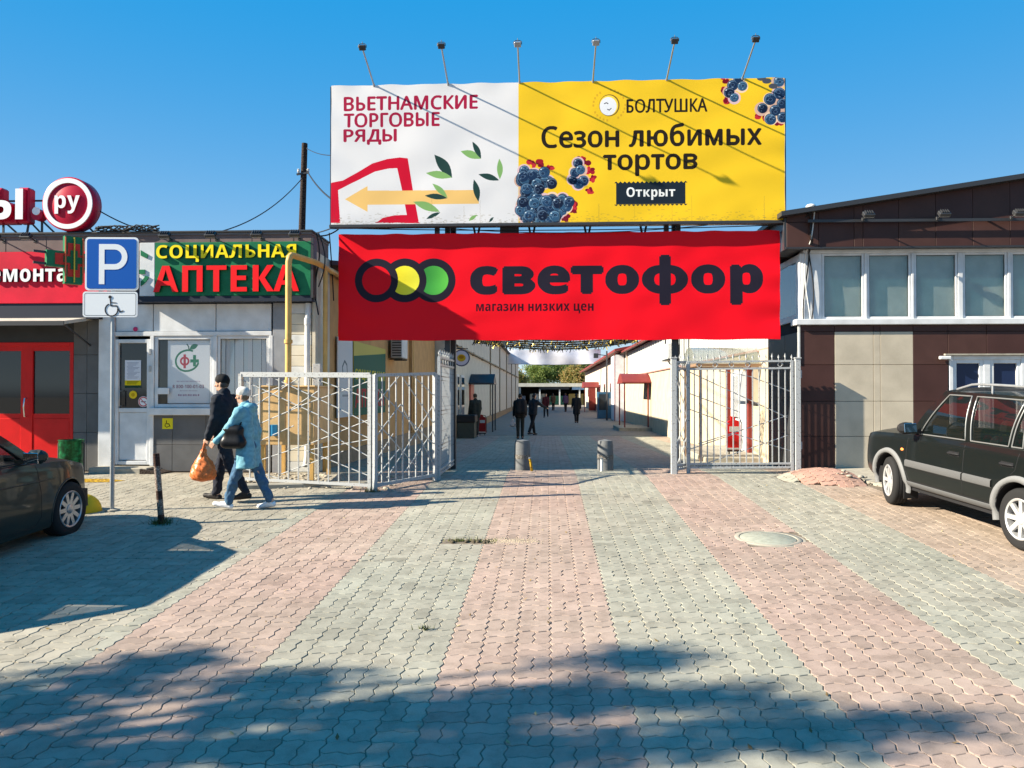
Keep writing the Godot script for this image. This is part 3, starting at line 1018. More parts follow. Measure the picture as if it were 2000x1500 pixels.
	# roof letters
	var rsn := thing("roof_lettering_sign", "white and crimson roof sign ending in a round disc with letters", "sign", Vector3.ZERO)
	var crim := mat(Color(0.42, 0.006, 0.035), 0.35)
	var wht := mat(Color(0.82, 0.82, 0.84), 0.4)
	letters(rsn, "ы", -10.34, -9.70, 4.68, 5.25, -13.95, 0.2, wht, crim)
	var ob := MB.new()
	for r in [[-10.36, -10.16, 4.63, 5.30], [-9.88, -9.65, 4.63, 5.30], [-10.16, -9.88, 4.63, 5.0]]: ob.cbox(Vector3(r[0], r[2], -14.05), Vector3(r[1], r[3], -13.85), 0.03)
	part(ob, "letter_case", crim, rsn)
	var dm := MB.new()
	dm.lathe([Vector2(0.0, 0), Vector2(0.11, 0.0), Vector2(0.11, 0.16), Vector2(0.0, 0.16)], 20, Basis(Vector3.RIGHT, PI / 2), Vector3(-9.5, 4.79, -14.0))
	part(dm, "dot_case", crim, rsn)
	dm = MB.new()
	dm.lathe([Vector2(0.075, 0), Vector2(0.075, 0.012), Vector2(0.0, 0.012)], 20, Basis(Vector3.RIGHT, PI / 2), Vector3(-9.5, 4.85, -13.838))
	part(dm, "dot", wht, rsn)
	var dc := MB.new()
	dc.lathe([Vector2(0.0, 0), Vector2(0.49, 0.0), Vector2(0.5, 0.01), Vector2(0.5, 0.24), Vector2(0.49, 0.25), Vector2(0.0, 0.25)], 48, Basis(Vector3.RIGHT, PI / 2), Vector3(-8.87, 4.97, -14.05))
	part(dc, "disc_case", crim, rsn)
	var rg := MB.new()
	rg.lathe([Vector2(0.385, 0.0), Vector2(0.385, 0.02), Vector2(0.47, 0.02), Vector2(0.47, 0.0)].map(func(q): return q), 48, Basis(Vector3.RIGHT, PI / 2), Vector3(-8.87, 4.97, -13.8))
	part(rg, "white_ring", wht, rsn)
	letters(rsn, "ру", -9.11, -8.63, 4.78, 5.12, -13.8, 0.03, wht, crim)
	var st := MB.new()
	for k in [[-9.02, -8.99], [-8.74, -8.70], [-9.5, -9.5], [-9.75, -9.8], [-10.25, -10.25]]:
		st.bar(Vector3(k[0], 4.72, -14.0), Vector3(k[1], 4.4, -14.0), 0.03, 0.03)
		st.bar(Vector3(k[0], 4.7, -14.02), Vector3(k[1], 4.42, -14.7), 0.025, 0.025)
	st.bar(Vector3(-10.5, 5.1, -14.07), Vector3(-9.2, 5.1, -14.07), 0.03, 0.03)
	part(st, "strut", M.dark_metal, rsn)

	# green pharmacy cross standing out from the front
	var pc := thing("pharmacy_cross_sign", "green pharmacy cross sign with red inner tubes jutting out from the front", "sign", Vector3(-8.52, 3.84, -13.4), deg_to_rad(48))
	var o3 := PackedVector2Array()
	for q in [[-1, -3], [1, -3], [1, -1], [3, -1], [3, 1], [1, 1], [1, 3], [-1, 3], [-1, 1], [-3, 1], [-3, -1], [-1, -1]]: o3.append(Vector2(q[0], q[1]) * 0.142)
	for k in 3:
		var pm := MB.new()
		var sc := 1.0 - k * 0.3
		var oo := PackedVector2Array()
		for q in o3: oo.append(q * sc)
		pm.prism(oo, -0.06 - k * 0.012, 0.06 + k * 0.012)
		part(pm, "case" if k == 0 else "inner_cross", [M.green, mat(Color(0.5, 0.03, 0.02), 0.4), mat(Color(0.01, 0.1, 0.04), 0.4)][k], pc)
	for k in [-0.142, 0.0, 0.142]:
		var tb := MB.new()
		tb.cyl(Vector3(k, -0.4, 0.1), Vector3(k, 0.4, 0.1), 0.012, 0.012, 8)
		part(tb, "tube", mat(Color(0.6, 0.12, 0.05) if k != 0 else Color(0.6, 0.45, 0.05), 0.3), pc)
	var pb := MB.new()
	pb.bar(Vector3(-0.42, 0.1, 0), Vector3(-0.62, 0.1, 0), 0.04, 0.04)
	pb.bar(Vector3(-0.42, -0.1, 0), Vector3(-0.62, -0.1, 0), 0.04, 0.04)
	part(pb, "bracket", M.dark_metal, pc)

	var fx := [-10.15, -9.55, -6.95, -6.1, -5.25, -4.55]
	var fl := ["above the roof letters", "beside the round roof disc", "above the first yellow letters", "above the middle yellow letters", "above the last yellow letters", "at the end of the parapet by the pole"]
	for k in 6: floodlight(Vector3(fx[k], 4.3, -13.88), "small black floodlight on the shop parapet " + fl[k])

func sheet_print(called: String, tex: Texture2D, x0: float, x1: float, y0: float, y1: float, z: float) -> MeshInstance3D:
	var m := MB.new()
	m.sheet([[Vector3(x0, y0, z), Vector3(x1, y0, z)], [Vector3(x0, y1, z), Vector3(x1, y1, z)]], false, true)
	m.box(Vector3(x0, y0, z - 0.004), Vector3(x1, y1, z - 0.001))
	for k in 36: m.uv.append(Vector2(0.02, 0.02))
	return part(m, called, printed(tex, 0.6))

func disc_print(called: String, tex: Texture2D, c: Vector3, r: float, b := Basis.IDENTITY, thick := 0.003) -> MeshInstance3D:
	var m := MB.new()
	m.has_uv = true
	for i in 32:
		var t0 := TAU * i / 32
		var t1 := TAU * (i + 1) / 32
		var a := b * Vector3(cos(t0) * r, sin(t0) * r, 0)
		var d := b * Vector3(cos(t1) * r, sin(t1) * r, 0)
		var zz := b.z * thick
		m.tri(c + zz, c + a + zz, c + d + zz)
		m.uv.append_array([Vector2(0.5, 0.5), Vector2(0.5 + cos(t1) * 0.5, 0.5 - sin(t1) * 0.5), Vector2(0.5 + cos(t0) * 0.5, 0.5 - sin(t0) * 0.5)])
		m.quad(c + a, c + d, c + d + zz, c + a + zz)
		for k in 6: m.uv.append(Vector2(0.5, 0.02))
	return part(m, called, printed(tex, 0.6))

# ------------------------------------------------------------------ the brown building on the right
func build_right_building() -> void:
	var z := -14.5
	var b := thing("brown_building", "brown and beige clad building with a row of white framed upper windows", "building")
	pbox("inner_wall", M.inside, b, 4.75, 16, -0.1, 4.3, -16.1, -15.2)
	pbox("wall_backing", M.joint, b, 4.72, 7.36, -0.1, 2.72, -15.2, -14.545)
	pbox("wall_backing", M.joint, b, 8.8, 16, -0.1, 2.72, -15.2, -14.545)
	pbox("wall_backing", M.joint, b, 7.36, 8.8, 2.16, 2.72, -15.2, -14.545)
	var rowy := [0.04, 0.66, 1.31, 1.985, 2.60, 2.72]
	var colx := [4.67, 5.325, 6.03, 6.155, 6.75, 7.38]
	for i in 5:
		for j in 5:
			var beige: bool = i in [1, 2, 3] and j < 4
			var m: Material = M.beige_clad if beige else (M.brown_clad if (i * 3 + j) % 2 == 0 else M.brown_clad2)
			pbox("panel", m, b, colx[i] + 0.004, colx[i + 1] - 0.004, rowy[j] + 0.004, rowy[j + 1] - 0.004, -14.545, z, 0.003)
	for k in 3:
		for j in [[2.17, 2.60], [2.60, 2.72]]:
			pbox("panel", M.brown_clad if k % 2 else M.brown_clad2, b, 7.384 + k * 0.69, 7.376 + (k + 1) * 0.69, j[0] + 0.004, j[1] - 0.004, -14.545, z, 0.003)
	for k in 4:
		for j in 5:
			pbox("panel", M.brown_clad if (k + j) % 2 else M.brown_clad2, b, 9.454 + k * 0.69, 9.446 + (k + 1) * 0.69, rowy[j] + 0.004, rowy[j + 1] - 0.004, -14.545, z, 0.003)
	for j in 4: pbox("panel", M.brown_clad2, b, 8.824, 9.446, rowy[j] + 0.004, minf(rowy[j + 1], 2.165) - 0.004, -14.545, z, 0.003)
	# side wall towards the alley
	for j in 4:
		for k in 2:
			pbox("side_panel", M.dark_tile, b, 4.672, 4.72, rowy[j] + 0.004, rowy[j + 1] - 0.004, -14.53 - 0.82 * k - 0.81, -14.53 - 0.82 * k, 0.003)
	pbox("corner_trim", M.white_paint, b, 4.655, 4.69, 2.0, 2.72, -14.515, -14.48)
	# double door
	var d := part(MB.new_door_frame(7.40, 8.76, 0.04, 2.15, -14.62, -14.50), "double_door", M.white_pvc, b)
	pbox("stile", M.white_pvc, d, 8.02, 8.14, 0.1, 2.08, -14.6, -14.51, 0.006)
	for x in [[7.47, 8.02], [8.14, 8.69]]:
		var lf := part(MB.new_door_frame(x[0], x[1], 0.1, 2.08, -14.6, -14.52), "door_leaf", M.white_pvc, d)
		pbox("pane", mat(Color(0.01, 0.02, 0.06), 0.06), lf, x[0] + 0.06, x[1] - 0.06, 0.3, 2.02, -14.57, -14.56)
	pbox("drip_rail", M.concrete, b, 7.3, 8.85, 2.155, 2.185, -14.5, -14.44)
	# upper windows
	pbox("sill", M.white_pvc, b, 4.60, 12, 2.725, 2.83, -14.75, -14.42, 0.008)
	var wx := [[5.10, 5.87], [5.92, 6.72], [6.77, 7.56], [7.65, 8.45], [8.51, 9.25], [9.3, 10.05], [10.1, 10.9]]
	pbox("head_rail", M.white_pvc, b, 4.76, 12, 4.06, 4.14, -14.75, -14.47, 0.006)
	pbox("corner_post", M.white_pvc, b, 4.74, 5.095, 2.83, 4.06, -14.75, -14.49, 0.01)
	var bl := mat(Color(0.60, 0.66, 0.60), 0.8, 0, "wall", 1.5)
	var tint := glass(Color(0.03, 0.12, 0.13), 0.2, 0.03)
	for k in wx.size():
		var w := window_unit(b, wx[k][0], wx[k][1], 2.832, 4.058, -14.5, 0.045, tint)
		var cur := []
		for j in 2:
			var row := []
			for i in 25:
				var x: float = lerpf(wx[k][0] + 0.02, wx[k][1] - 0.02, i / 24.0)
				row.append(Vector3(x, 2.85 + j * 1.2, -14.585 + 0.004 * sin(i * 0.35 + k * 1.7 + j * 0.9)))
			cur.append(row)
		var cm := MB.new()
		cm.sheet(cur)
		part(cm, "curtain", bl, w)
	for k in 6: pbox("mullion", M.white_pvc, b, wx[k][1] + 0.003, wx[k + 1][0] - 0.003, 2.832, 4.058, -14.75, -14.485, 0.006)
	# side window of the upper floor
	pbox("side_frame", M.white_pvc, b, 4.70, 4.75, 2.83, 4.06, -14.75, -14.52)
	pbox("side_pane", glass(Color(0.2, 0.34, 0.42), 0.55), b, 4.715, 4.725, 2.95, 3.95, -15.9, -14.75)
	pbox("side_frame", M.white_pvc, b, 4.70, 4.74, 2.83, 2.95, -16.1, -14.75)
	pbox("side_frame", M.white_pvc, b, 4.70, 4.74, 3.95, 4.06, -16.1, -14.75)
	pbox("side_frame", M.white_pvc, b, 4.70, 4.74, 2.83, 4.06, -16.1, -15.9)
	# sloping fascia in panels, with a lower and an upper row
	var x := 4.40
	var seams := [4.40, 4.98, 5.62, 5.78, 6.42, 7.08, 7.74, 8.40, 9.06, 9.72, 10.4, 11.1, 11.8]
	for k in seams.size() - 1:
		var xa: float = seams[k] + 0.004
		var xb: float = seams[k + 1] - 0.004
		var m: Material = M.brown_clad if k % 2 else M.brown_clad2
		pbox("fascia_panel", m, b, xa, xb, 4.145, 4.60, -14.36, -14.32, 0.003)
		var f := MB.new()
		f.prism(PackedVector2Array([Vector2(xa, 4.608), Vector2(xb, 4.608), Vector2(xb, 4.70 + (xb - 4.4) * 0.148), Vector2(xa, 4.70 + (xa - 4.4) * 0.148)]), -14.36, -14.32)
		part(f, "fascia_panel", m, b)
	var fb := MB.new()
	fb.prism(PackedVector2Array([Vector2(4.41, 4.15), Vector2(14, 4.15), Vector2(14, 6.1), Vector2(4.41, 4.69)]), -16.1, -14.365)
	part(fb, "gable_wall", M.joint, b)
	pbox("soffit", M.dark_metal, b, 4.38, 14, 4.115, 4.142, -15.2, -14.30)
	var rf := MB.new()
	rf.prism(PackedVector2Array([Vector2(4.25, 4.68), Vector2(14, 6.122), Vector2(14, 6.21), Vector2(4.25, 4.765)]), -16.15, -14.12)
	part(rf, "roof", M.dark_metal, b)
	var db := MB.new()
	db.box(Vector3(4.36, 4.1, -16.1), Vector3(4.405, 4.69, -14.33))
	part(db, "side_fascia", M.dark_metal, b)
	# floodlights on a rod
	var rod := thing("floodlight_rail", "long thin black rail across the brown fascia carrying floodlights", "rail")
	var rm := MB.new()
	rm.bar(Vector3(4.75, 4.60, -14.22), Vector3(12, 4.585, -14.22), 0.035, 0.05)
	for q in [5.2, 6.6, 8.0, 9.4]: rm.bar(Vector3(q, 4.6, -14.22), Vector3(q, 4.6, -14.32), 0.03, 0.03)
	part(rm, "rail_bar", M.dark_metal, rod)
	var fn := ["nearest the banner", "above the third upper window", "above the fourth upper window"]
	var fxx := [5.74, 7.06, 8.36]
	for k in 3: floodlight(Vector3(fxx[k], 4.62, -14.2), "black floodlight on the brown fascia rail " + fn[k], 0.2, "floodlights on the brown fascia")
	var cam := thing("security_camera", "small white security camera over the white double door", "camera", Vector3(7.25, 2.11, -14.5))
	var c1 := MB.new()
	c1.cbox(Vector3(-0.06, -0.03, 0.03), Vector3(0.14, 0.03, 0.1), 0.01)
	part(c1, "camera_body", M.white_pvc, cam)
	var c2 := MB.new()
	c2.cyl(Vector3(0.08, 0, 0), Vector3(0.08, 0, 0.05), 0.02, 0.02, 10)
	part(c2, "mount", M.white_pvc, cam)
	# bundle of cables running down the corner
	var cb := thing("cable_bundle", "black and white cables hanging down the corner of the brown building", "cable")
	for k in 3:
		var cm := MB.new()
		var p := PackedVector3Array()
		for i in 12:
			var t := i / 11.0
			p.append(Vector3(4.80 + 0.06 * sin(t * 5 + k * 2) + k * 0.035, 4.78 - t * 1.95, -14.28 - (0.0 if t < 0.28 else 0.19) + k * 0.01))
		cm.tube(p, 0.012, 6)
		part(cm, "strand", M.black if k != 1 else M.white_paint, cb)
	var lm := thing("corner_lamp", "small round white lamp on the roof corner of the brown building", "lamp", Vector3(4.80, 4.86, -14.2))
	var l1 := MB.new()
	l1.ball(Vector3(0, 0, 0), Vector3(0.09, 0.05, 0.09), 6, 14, -0.5)
	part(l1, "shade", M.white_paint, lm)
	var l2 := MB.new()
	l2.cyl(Vector3(0, -0.1, 0), Vector3(0, 0, 0), 0.015, 0.015, 8)
	part(l2, "stem", M.dark_metal, lm)
# ------------------------------------------------------------------ billboard, red banner and their frame
func cloth_panel(x0: float, x1: float, y0: float, y1: float, z: float, seed_: int, amp: float) -> MB:
	var fn := FastNoiseLite.new()
	fn.seed = seed_
	fn.frequency = 0.55
	fn.fractal_octaves = 2
	var rows := []
	for j in 33:
		var row := []
		for i in 105:
			var u := i / 104.0
			var v := j / 32.0
			var x := lerpf(x0, x1, u)
			var y := lerpf(y0, y1, v)
			var edge := minf(minf(u, 1 - u) * 18.0, minf(v, 1 - v) * 6.0)
			var k := clampf(edge, 0.25, 1.0)
			var zz := fn.get_noise_2d(x * 1.0, y * 1.6) * amp
			# pulls between the fixings
			zz += amp * 0.8 * exp(-u * 26.0) * sin(v * 19.0 + u * 40.0) + amp * 0.6 * exp(-(1 - u) * 26.0) * sin(v * 23.0)
			zz += amp * 0.55 * exp(-v * 9.0) * sin(u * 46.0 + v * 12.0) * k + amp * 0.25 * exp(-(1 - v) * 14.0) * sin(u * 60.0)
			var dy := 0.005 * (sin(u * 60.0) + sin(u * 97.0 + 1.0)) * exp(-(1 - v) * 30.0) - 0.008 * sin(u * 38.0) * exp(-v * 30.0)
			row.append(Vector3(x, y + dy, z + zz))
		rows.append(row)
	var m := MB.new()
	m.sheet(rows, false, true)
	return m

func berry(cv: Canvas, r: RandomNumberGenerator, c: Vector2, s: float) -> void:
	var base: Color = [Color8(26, 48, 78), Color8(36, 66, 98), Color8(18, 30, 54), Color8(48, 82, 112)][r.randi() % 4]
	cv.disk(c, s, s, Color8(16, 26, 46))
	cv.disk(c, s * 0.93, s * 0.93, base.lerp(Color8(150, 182, 206), 0.45))
	cv.disk(c + Vector2(0.13, 0.15) * s, s * 0.82, s * 0.82, base)
	for k in 6:
		var a := r.randf() * TAU
		cv.disk(c + Vector2(cos(a), sin(a)) * s * r.randf_range(0.3, 0.7), s * r.randf_range(0.08, 0.22), s * r.randf_range(0.06, 0.16), base.lerp([Color8(180, 200, 216), Color8(14, 22, 44)][k % 2], r.randf_range(0.2, 0.6)))
	var q := c + Vector2(r.randf_range(-0.3, 0.3), r.randf_range(-0.3, 0.3)) * s
	cv.disk(q, s * 0.36, s * 0.32, base.lerp(Color8(140, 170, 196), 0.4))
	cv.disk(q, s * 0.27, s * 0.23, Color8(22, 34, 60))
	cv.disk(q + Vector2(0.03, 0.04) * s, s * 0.12, s * 0.1, base)
	if r.randf() < 0.6: cv.disk(c + Vector2(-0.55, -0.5) * s, s * 0.14, s * 0.1, Color8(214, 226, 234))

func cake(cv: Canvas, r: RandomNumberGenerator, rind: Array, spots: Array, s: float) -> void:
	for q in rind:
		for k in 5: cv.disk(q + Vector2(r.randf_range(-s, s), r.randf_range(-s, s)) * 0.5, s * r.randf_range(0.3, 0.6), s * r.randf_range(0.3, 0.55), [Color8(150, 24, 40), Color8(186, 44, 52), Color8(112, 16, 34)][r.randi() % 3])
	for q in spots: cv.disk(q, s * 1.25, s * 1.25, [Color8(226, 196, 170), Color8(206, 168, 150), Color8(214, 180, 184)][r.randi() % 3])
	for q in spots: berry(cv, r, q + Vector2(r.randf_range(-4, 4), r.randf_range(-4, 4)), s * r.randf_range(0.85, 1.08))

func build_billboard() -> void:
	var r := RandomNumberGenerator.new()
	r.seed = 21
	# --- upper print, 8.53 m by 2.68 m
	var W := 2048
	var H := 644
	var cv := Canvas.new(W, H, Color8(216, 214, 215))
	var X := func(px: float) -> float: return (px - 648.0) / 886.0 * W
	var Y := func(px: float, py: float) -> float: return (py - 167.0 + (px - 648.0) * 0.0113) / 277.0 * H
	var P := func(px: float, py: float) -> Vector2: return Vector2(X.call(px), Y.call(px, py))
	var red := Color8(196, 8, 44)
	print_text(cv, "ВЬЕТНАМСКИЕ", X.call(674), Y.call(674, 190), 612, 62, Color8(156, 24, 60), false, false, 0, 2.6)
	print_text(cv, "ТОРГОВЫЕ", X.call(674), Y.call(674, 223), 438, 62, Color8(156, 24, 60), false, false, 0, 2.6)
	print_text(cv, "РЯДЫ", X.call(674), Y.call(674, 255), 240, 68, Color8(156, 24, 60), false, false, 0, 2.6)
	# the red bent band
	var band := PackedVector2Array()
	for q in [[650, 360], [672, 356], [700, 340], [730, 322], [760, 313], [785, 310], [801, 312]]: band.append(P.call(q[0], q[1]))
	var inner := PackedVector2Array()
	for q in [[780, 331], [762, 332], [735, 338], [700, 356], [676, 368], [662, 375]]: inner.append(P.call(q[0], q[1]))
	var p1 := PackedVector2Array(band)
	p1.append(P.call(812, 380)); p1.append(P.call(823, 437)); p1.append(P.call(802, 437)); p1.append(P.call(791, 380))
	p1.append_array(inner)
	p1.append(P.call(664, 405)); p1.append(P.call(667, 440)); p1.append(P.call(646, 440)); p1.append(P.call(646, 362))
	cv.poly(p1, red)
	var p2 := PackedVector2Array()
	for q in [[738, 440], [752, 430], [775, 425], [800, 424], [826, 440]]: p2.append(P.call(q[0], q[1]))
	cv.poly(p2, red)
	# arrow
	var am := Color8(226, 184, 112)
	cv.tri(P.call(676, 393), P.call(721, 367), P.call(721, 418), am)
	cv.poly(PackedVector2Array([P.call(721, 376), P.call(940, 375), P.call(942, 402), P.call(721, 404)]), am)
	var dk := Color8(34, 62, 58)
	var lt := Color8(122, 164, 98)
	for q in [[854, 305, 889, 351, 0.20, dk], [837, 341, 889, 350, 0.16, lt], [906, 298, 946, 313, 0.2, lt], [929, 279, 946, 313, 0.16, dk], [982, 313, 983, 354, 0.16, lt], [941, 344, 982, 356, 0.16, dk], [932, 354, 941, 398, 0.16, dk], [850, 362, 880, 390, 0.15, lt], [835, 386, 880, 391, 0.14, dk], [812, 398, 865, 418, 0.16, lt], [838, 432, 866, 419, 0.14, dk], [922, 436, 938, 424, 0.2, lt], [962, 438, 971, 428, 0.2, dk]]:
		cv.leaf(P.call(q[0], q[1]), P.call(q[2], q[3]), q[4], q[5])
	# yellow half
	var xm: float = X.call(1020)
	cv.rect(xm, 0, W - xm, H, Color8(230, 188, 38))
	var ink := Color8(38, 30, 22)
	print_text(cv, "Сезон любимых", X.call(1066), Y.call(1066, 248), 978, 102, ink, false, false, 0, 3.2)
	print_text(cv, "тортов", X.call(1186), Y.call(1186, 307), 415, 94, ink, false, false, 0, 3.2)
	print_text(cv, "БОЛТУШКА", X.call(1231), Y.call(1231, 198), 358, 60, ink, false, false, 0, 1.6)
	# notched ticket
	var t0: Vector2 = P.call(1210, 362)
	var t1: Vector2 = P.call(1344, 402)
	cv.rect(t0.x, t0.y, t1.x - t0.x, t1.y - t0.y, Color8(30, 40, 50))
	for k in 17:
		var x := lerpf(t0.x, t1.x, k / 16.0)
		cv.tri(Vector2(x - 9, t0.y), Vector2(x, t0.y - 8), Vector2(x + 9, t0.y), Color8(30, 40, 50))
		cv.tri(Vector2(x - 9, t1.y), Vector2(x, t1.y + 8), Vector2(x + 9, t1.y), Color8(30, 40, 50))
	print_text(cv, "Открыт", X.call(1230), Y.call(1230, 370), 218, 58, Color8(236, 236, 232))
	# emblem: white disc in a thin dark ring with a ring of small marks round it
	var ec: Vector2 = P.call(1197, 209)
	for k in 26:
		if k % 13 in [5, 6, 12]: continue
		var a := TAU * k / 26
		cv.rect(ec.x + cos(a) * 72 - 4, ec.y + sin(a) * 70 - 5, 8, 10, Color8(206, 160, 40))
	cv.disk(ec, 46, 50, Color8(120, 92, 40))
	cv.disk(ec + Vector2(-2, 0), 42, 46, Color8(240, 206, 70))
	cv.disk(ec + Vector2(-5, 4), 38, 42, Color8(226, 226, 230))
	cv.stroke(PackedVector2Array([ec + Vector2(-22, -8), ec + Vector2(-13, -12), ec + Vector2(-6, -8)]), 4, Color8(60, 60, 72))
	cv.stroke(PackedVector2Array([ec + Vector2(8, 14), ec + Vector2(0, 22), ec + Vector2(-8, 18)]), 4, Color8(60, 60, 72))
	# berries
	var sp := []
	for k in 110:
		var q := Vector2(1023 + r.randf() * 92, 330 + r.randf() * 108)
		if q.x - 1023 < 24 + (q.y - 330) * 0.78 + 18 * sin(q.y * 0.13): sp.append(P.call(q.x, q.y))
	cake(cv, r, [P.call(1046, 324), P.call(1064, 322), P.call(1080, 328), P.call(1112, 428), P.call(1128, 412), P.call(1126, 402)], sp, 25)
	for q in [[1045, 345], [1070, 340], [1035, 372], [1060, 372], [1084, 362], [1050, 400], [1074, 396], [1096, 400], [1118, 398], [1040, 425], [1066, 424], [1090, 426], [1028, 348], [1028, 398]]: berry(cv, r, P.call(q[0], q[1]), 26)
	cake(cv, r, [P.call(1140, 314), P.call(1152, 318), P.call(1160, 336), P.call(1164, 352), P.call(1158, 378)], [P.call(1136, 322), P.call(1130, 340), P.call(1142, 336), P.call(1146, 356), P.call(1136, 364), P.call(1126, 354)], 23)
	cake(cv, r, [P.call(1420, 160), P.call(1416, 180), P.call(1420, 200)], [P.call(1436, 172), P.call(1446, 158), P.call(1428, 184), P.call(1452, 174), P.call(1438, 196)], 23)
	cake(cv, r, [P.call(1484, 232), P.call(1500, 236), P.call(1524, 242)], [P.call(1490, 218), P.call(1506, 200), P.call(1522, 188), P.call(1516, 220), P.call(1528, 208), P.call(1530, 234), P.call(1508, 236), P.call(1522, 166)], 25)
	for q in [[1500, 164], [1512, 174], [1490, 158]]: cv.disk(P.call(q[0], q[1]), 20, 12, Color8(70, 74, 84))
	# faint grime, grain of the vinyl
	for k in 500:
		var q := Vector2(r.randf() * W, H - 3 - r.randf() * r.randf() * 60)
		var c0 := cv.im.get_pixelv(Vector2i(int(q.x), int(q.y)))
		cv.disk(q, r.randf_range(2, 9), r.randf_range(1, 3), c0.lerp(Color8(120, 108, 84), 0.22))
	for k in 14:
		var x := r.randf() * W
		var y0 := H - 60 - r.randf() * 60
		for j in 60:
			var q := Vector2i(int(x + r.randf_range(-2, 2)), clampi(int(y0 + j * 2), 0, H - 1))
			if q.x > 0 and q.x < W: cv.rect(q.x, q.y, 2, 2, cv.im.get_pixelv(q).lerp(Color8(120, 104, 80), 0.25))

	var z := -14.4
	var bb := thing("billboard_banner", "wide vinyl billboard print, half white with an arrow and half yellow with berries", "billboard", Vector3.ZERO)
	var front := part(cloth_panel(-4.11, 4.40, 4.66, 7.315, z, 5, 0.013), "vinyl", printed(cv.tex(), 0.45), bb)
	front.set_meta("label", "vinyl print with leaves, arrow, berries and cyrillic lettering")
	pbox("backing", mat(Color(0.3, 0.3, 0.3), 0.8), bb, -4.08, 4.37, 4.69, 7.28, z - 0.09, z - 0.03)
	var fr := MB.new()
	fr.cbox(Vector3(-4.14, 4.60, z - 0.12), Vector3(4.43, 4.66, z + 0.03), 0.008)
	fr.box(Vector3(-4.135, 4.66, z - 0.12), Vector3(-4.105, 7.31, z - 0.02))
	fr.box(Vector3(4.395, 4.66, z - 0.12), Vector3(4.425, 7.31, z - 0.02))
	fr.box(Vector3(-4.13, 7.28, z - 0.12), Vector3(4.42, 7.31, z - 0.03))
	part(fr, "frame", M.dark_metal, bb)

	# --- red banner, 8.37 m by 2.05 m
	H = 500
	cv = Canvas.new(W, H, Color8(226, 12, 30))
	X = func(px: float) -> float: return (px - 657.0) / 872.0 * W
	Y = func(px: float, py: float) -> float: return (py - 456.0 + (px - 657.0) * 0.007) / 213.0 * H
	P = func(px: float, py: float) -> Vector2: return Vector2(X.call(px), Y.call(px, py))
	var blk := Color8(34, 30, 42)
	for k in 3:
		var c: Vector2 = P.call([734, 791, 849][k], 548)
		cv.disk(c, 103, 103, blk)
	for k in [0, 1, 2]:
		var c: Vector2 = P.call([734, 791, 849][k], 548)
		var prev: Vector2 = P.call([0, 734, 791][k], 548)
		# the lens of each ring is cut by the ring before it
		for y in range(int(c.y - 68), int(c.y + 69)):
			var d := 68.0 * 68.0 - pow(y + 0.5 - c.y, 2)
			if d <= 0: continue
			var xa := c.x - sqrt(d)
			var xb := c.x + sqrt(d)
			if k > 0:
				var e := 103.0 * 103.0 - pow(y + 0.5 - prev.y, 2)
				if e > 0: xa = maxf(xa, prev.x + sqrt(e))
			if xb > xa:
				var n := 16
				for s in n:
					var ta := lerpf(xa, xb, s / float(n))
					var u := clampf((ta - c.x + 68.0) / 136.0, 0, 1)
					var col: Color = [Color8(214, 10, 28), Color8(226, 206, 40).lerp(Color8(232, 226, 70), u), Color8(48, 130, 60).lerp(Color8(96, 188, 74), u)][k]
					cv.im.fill_rect(Rect2i(int(ta), y, int((xb - xa) / n) + 2, 1), col)
	print_text(cv, "светофор", X.call(925), Y.call(925, 503), 1335, 219, blk, false, true, 0, 7)
	print_text(cv, "магазин низких цен", X.call(934), Y.call(934, 595), 546, 46, Color8(56, 12, 26), false, true)
	var rb := thing("red_banner", "long red banner with three overlapping rings and heavy black lettering", "banner", Vector3.ZERO)
	part(cloth_panel(-4.0, 4.34, 2.465, 4.50, z - 0.13, 9, 0.02), "vinyl", printed(cv.tex(), 0.45), rb)
	var hm := MB.new()
	hm.cyl(Vector3(-4.0, 4.47, z - 0.2), Vector3(4.34, 4.47, z - 0.2), 0.025, 0.025, 8)
	hm.cyl(Vector3(-4.0, 2.5, z - 0.2), Vector3(4.34, 2.5, z - 0.2), 0.025, 0.025, 8)
	part(hm, "hanging_rod", M.steel, rb)

	# --- steel frame that carries both
	var sf := thing("billboard_scaffold", "dark steel posts and rails that carry the billboard and red banner", "frame", Vector3.ZERO)
	for x in [-1.92, 2.42]:
		for dz in [0.0, -0.3]:
			var pm := MB.new()
			pm.bar(Vector3(x - dz * 0.25, gy(-15) - 0.1, z - 0.34 + dz), Vector3(x - dz * 0.25, 7.2, z - 0.34 + dz), 0.1, 0.1)
			part(pm, "post", M.dark_metal, sf)
	for q in [[-2.15, 0.09], [-0.9, 0.36], [2.20, 0.09], [2.42, 0.09]]:
		var pm := MB.new()
		pm.box(Vector3(q[0], 4.3, z - 0.24), Vector3(q[0] + q[1], 4.9, z - 0.16))
		part(pm, "strap", M.dark_metal, sf)
	for y in [2.6, 4.42, 4.75, 7.15]:
		var pm := MB.new()
		pm.bar(Vector3(-4.0, y, z - 0.25), Vector3(4.3, y, z - 0.25), 0.06, 0.06)
		part(pm, "rail", M.dark_metal, sf)
	for k in 8:
		var pm := MB.new()
		pm.bar(Vector3(-1.92 + k * 0.54, 4.42 if k % 2 else 7.15, z - 0.55), Vector3(-1.92 + (k + 1) * 0.54, 7.15 if k % 2 else 4.42, z - 0.55), 0.04, 0.04)
		part(pm, "brace", M.dark_metal, sf)

	# --- six lamps on arms
	var bx := [-3.29, -1.875, -0.52, 0.857, 2.229, 3.627]
	var nm := ["leftmost, over the first letters", "second from the white end", "above the seam of white and yellow", "above the round emblem", "second from the yellow end", "rightmost, above the corner berries"]
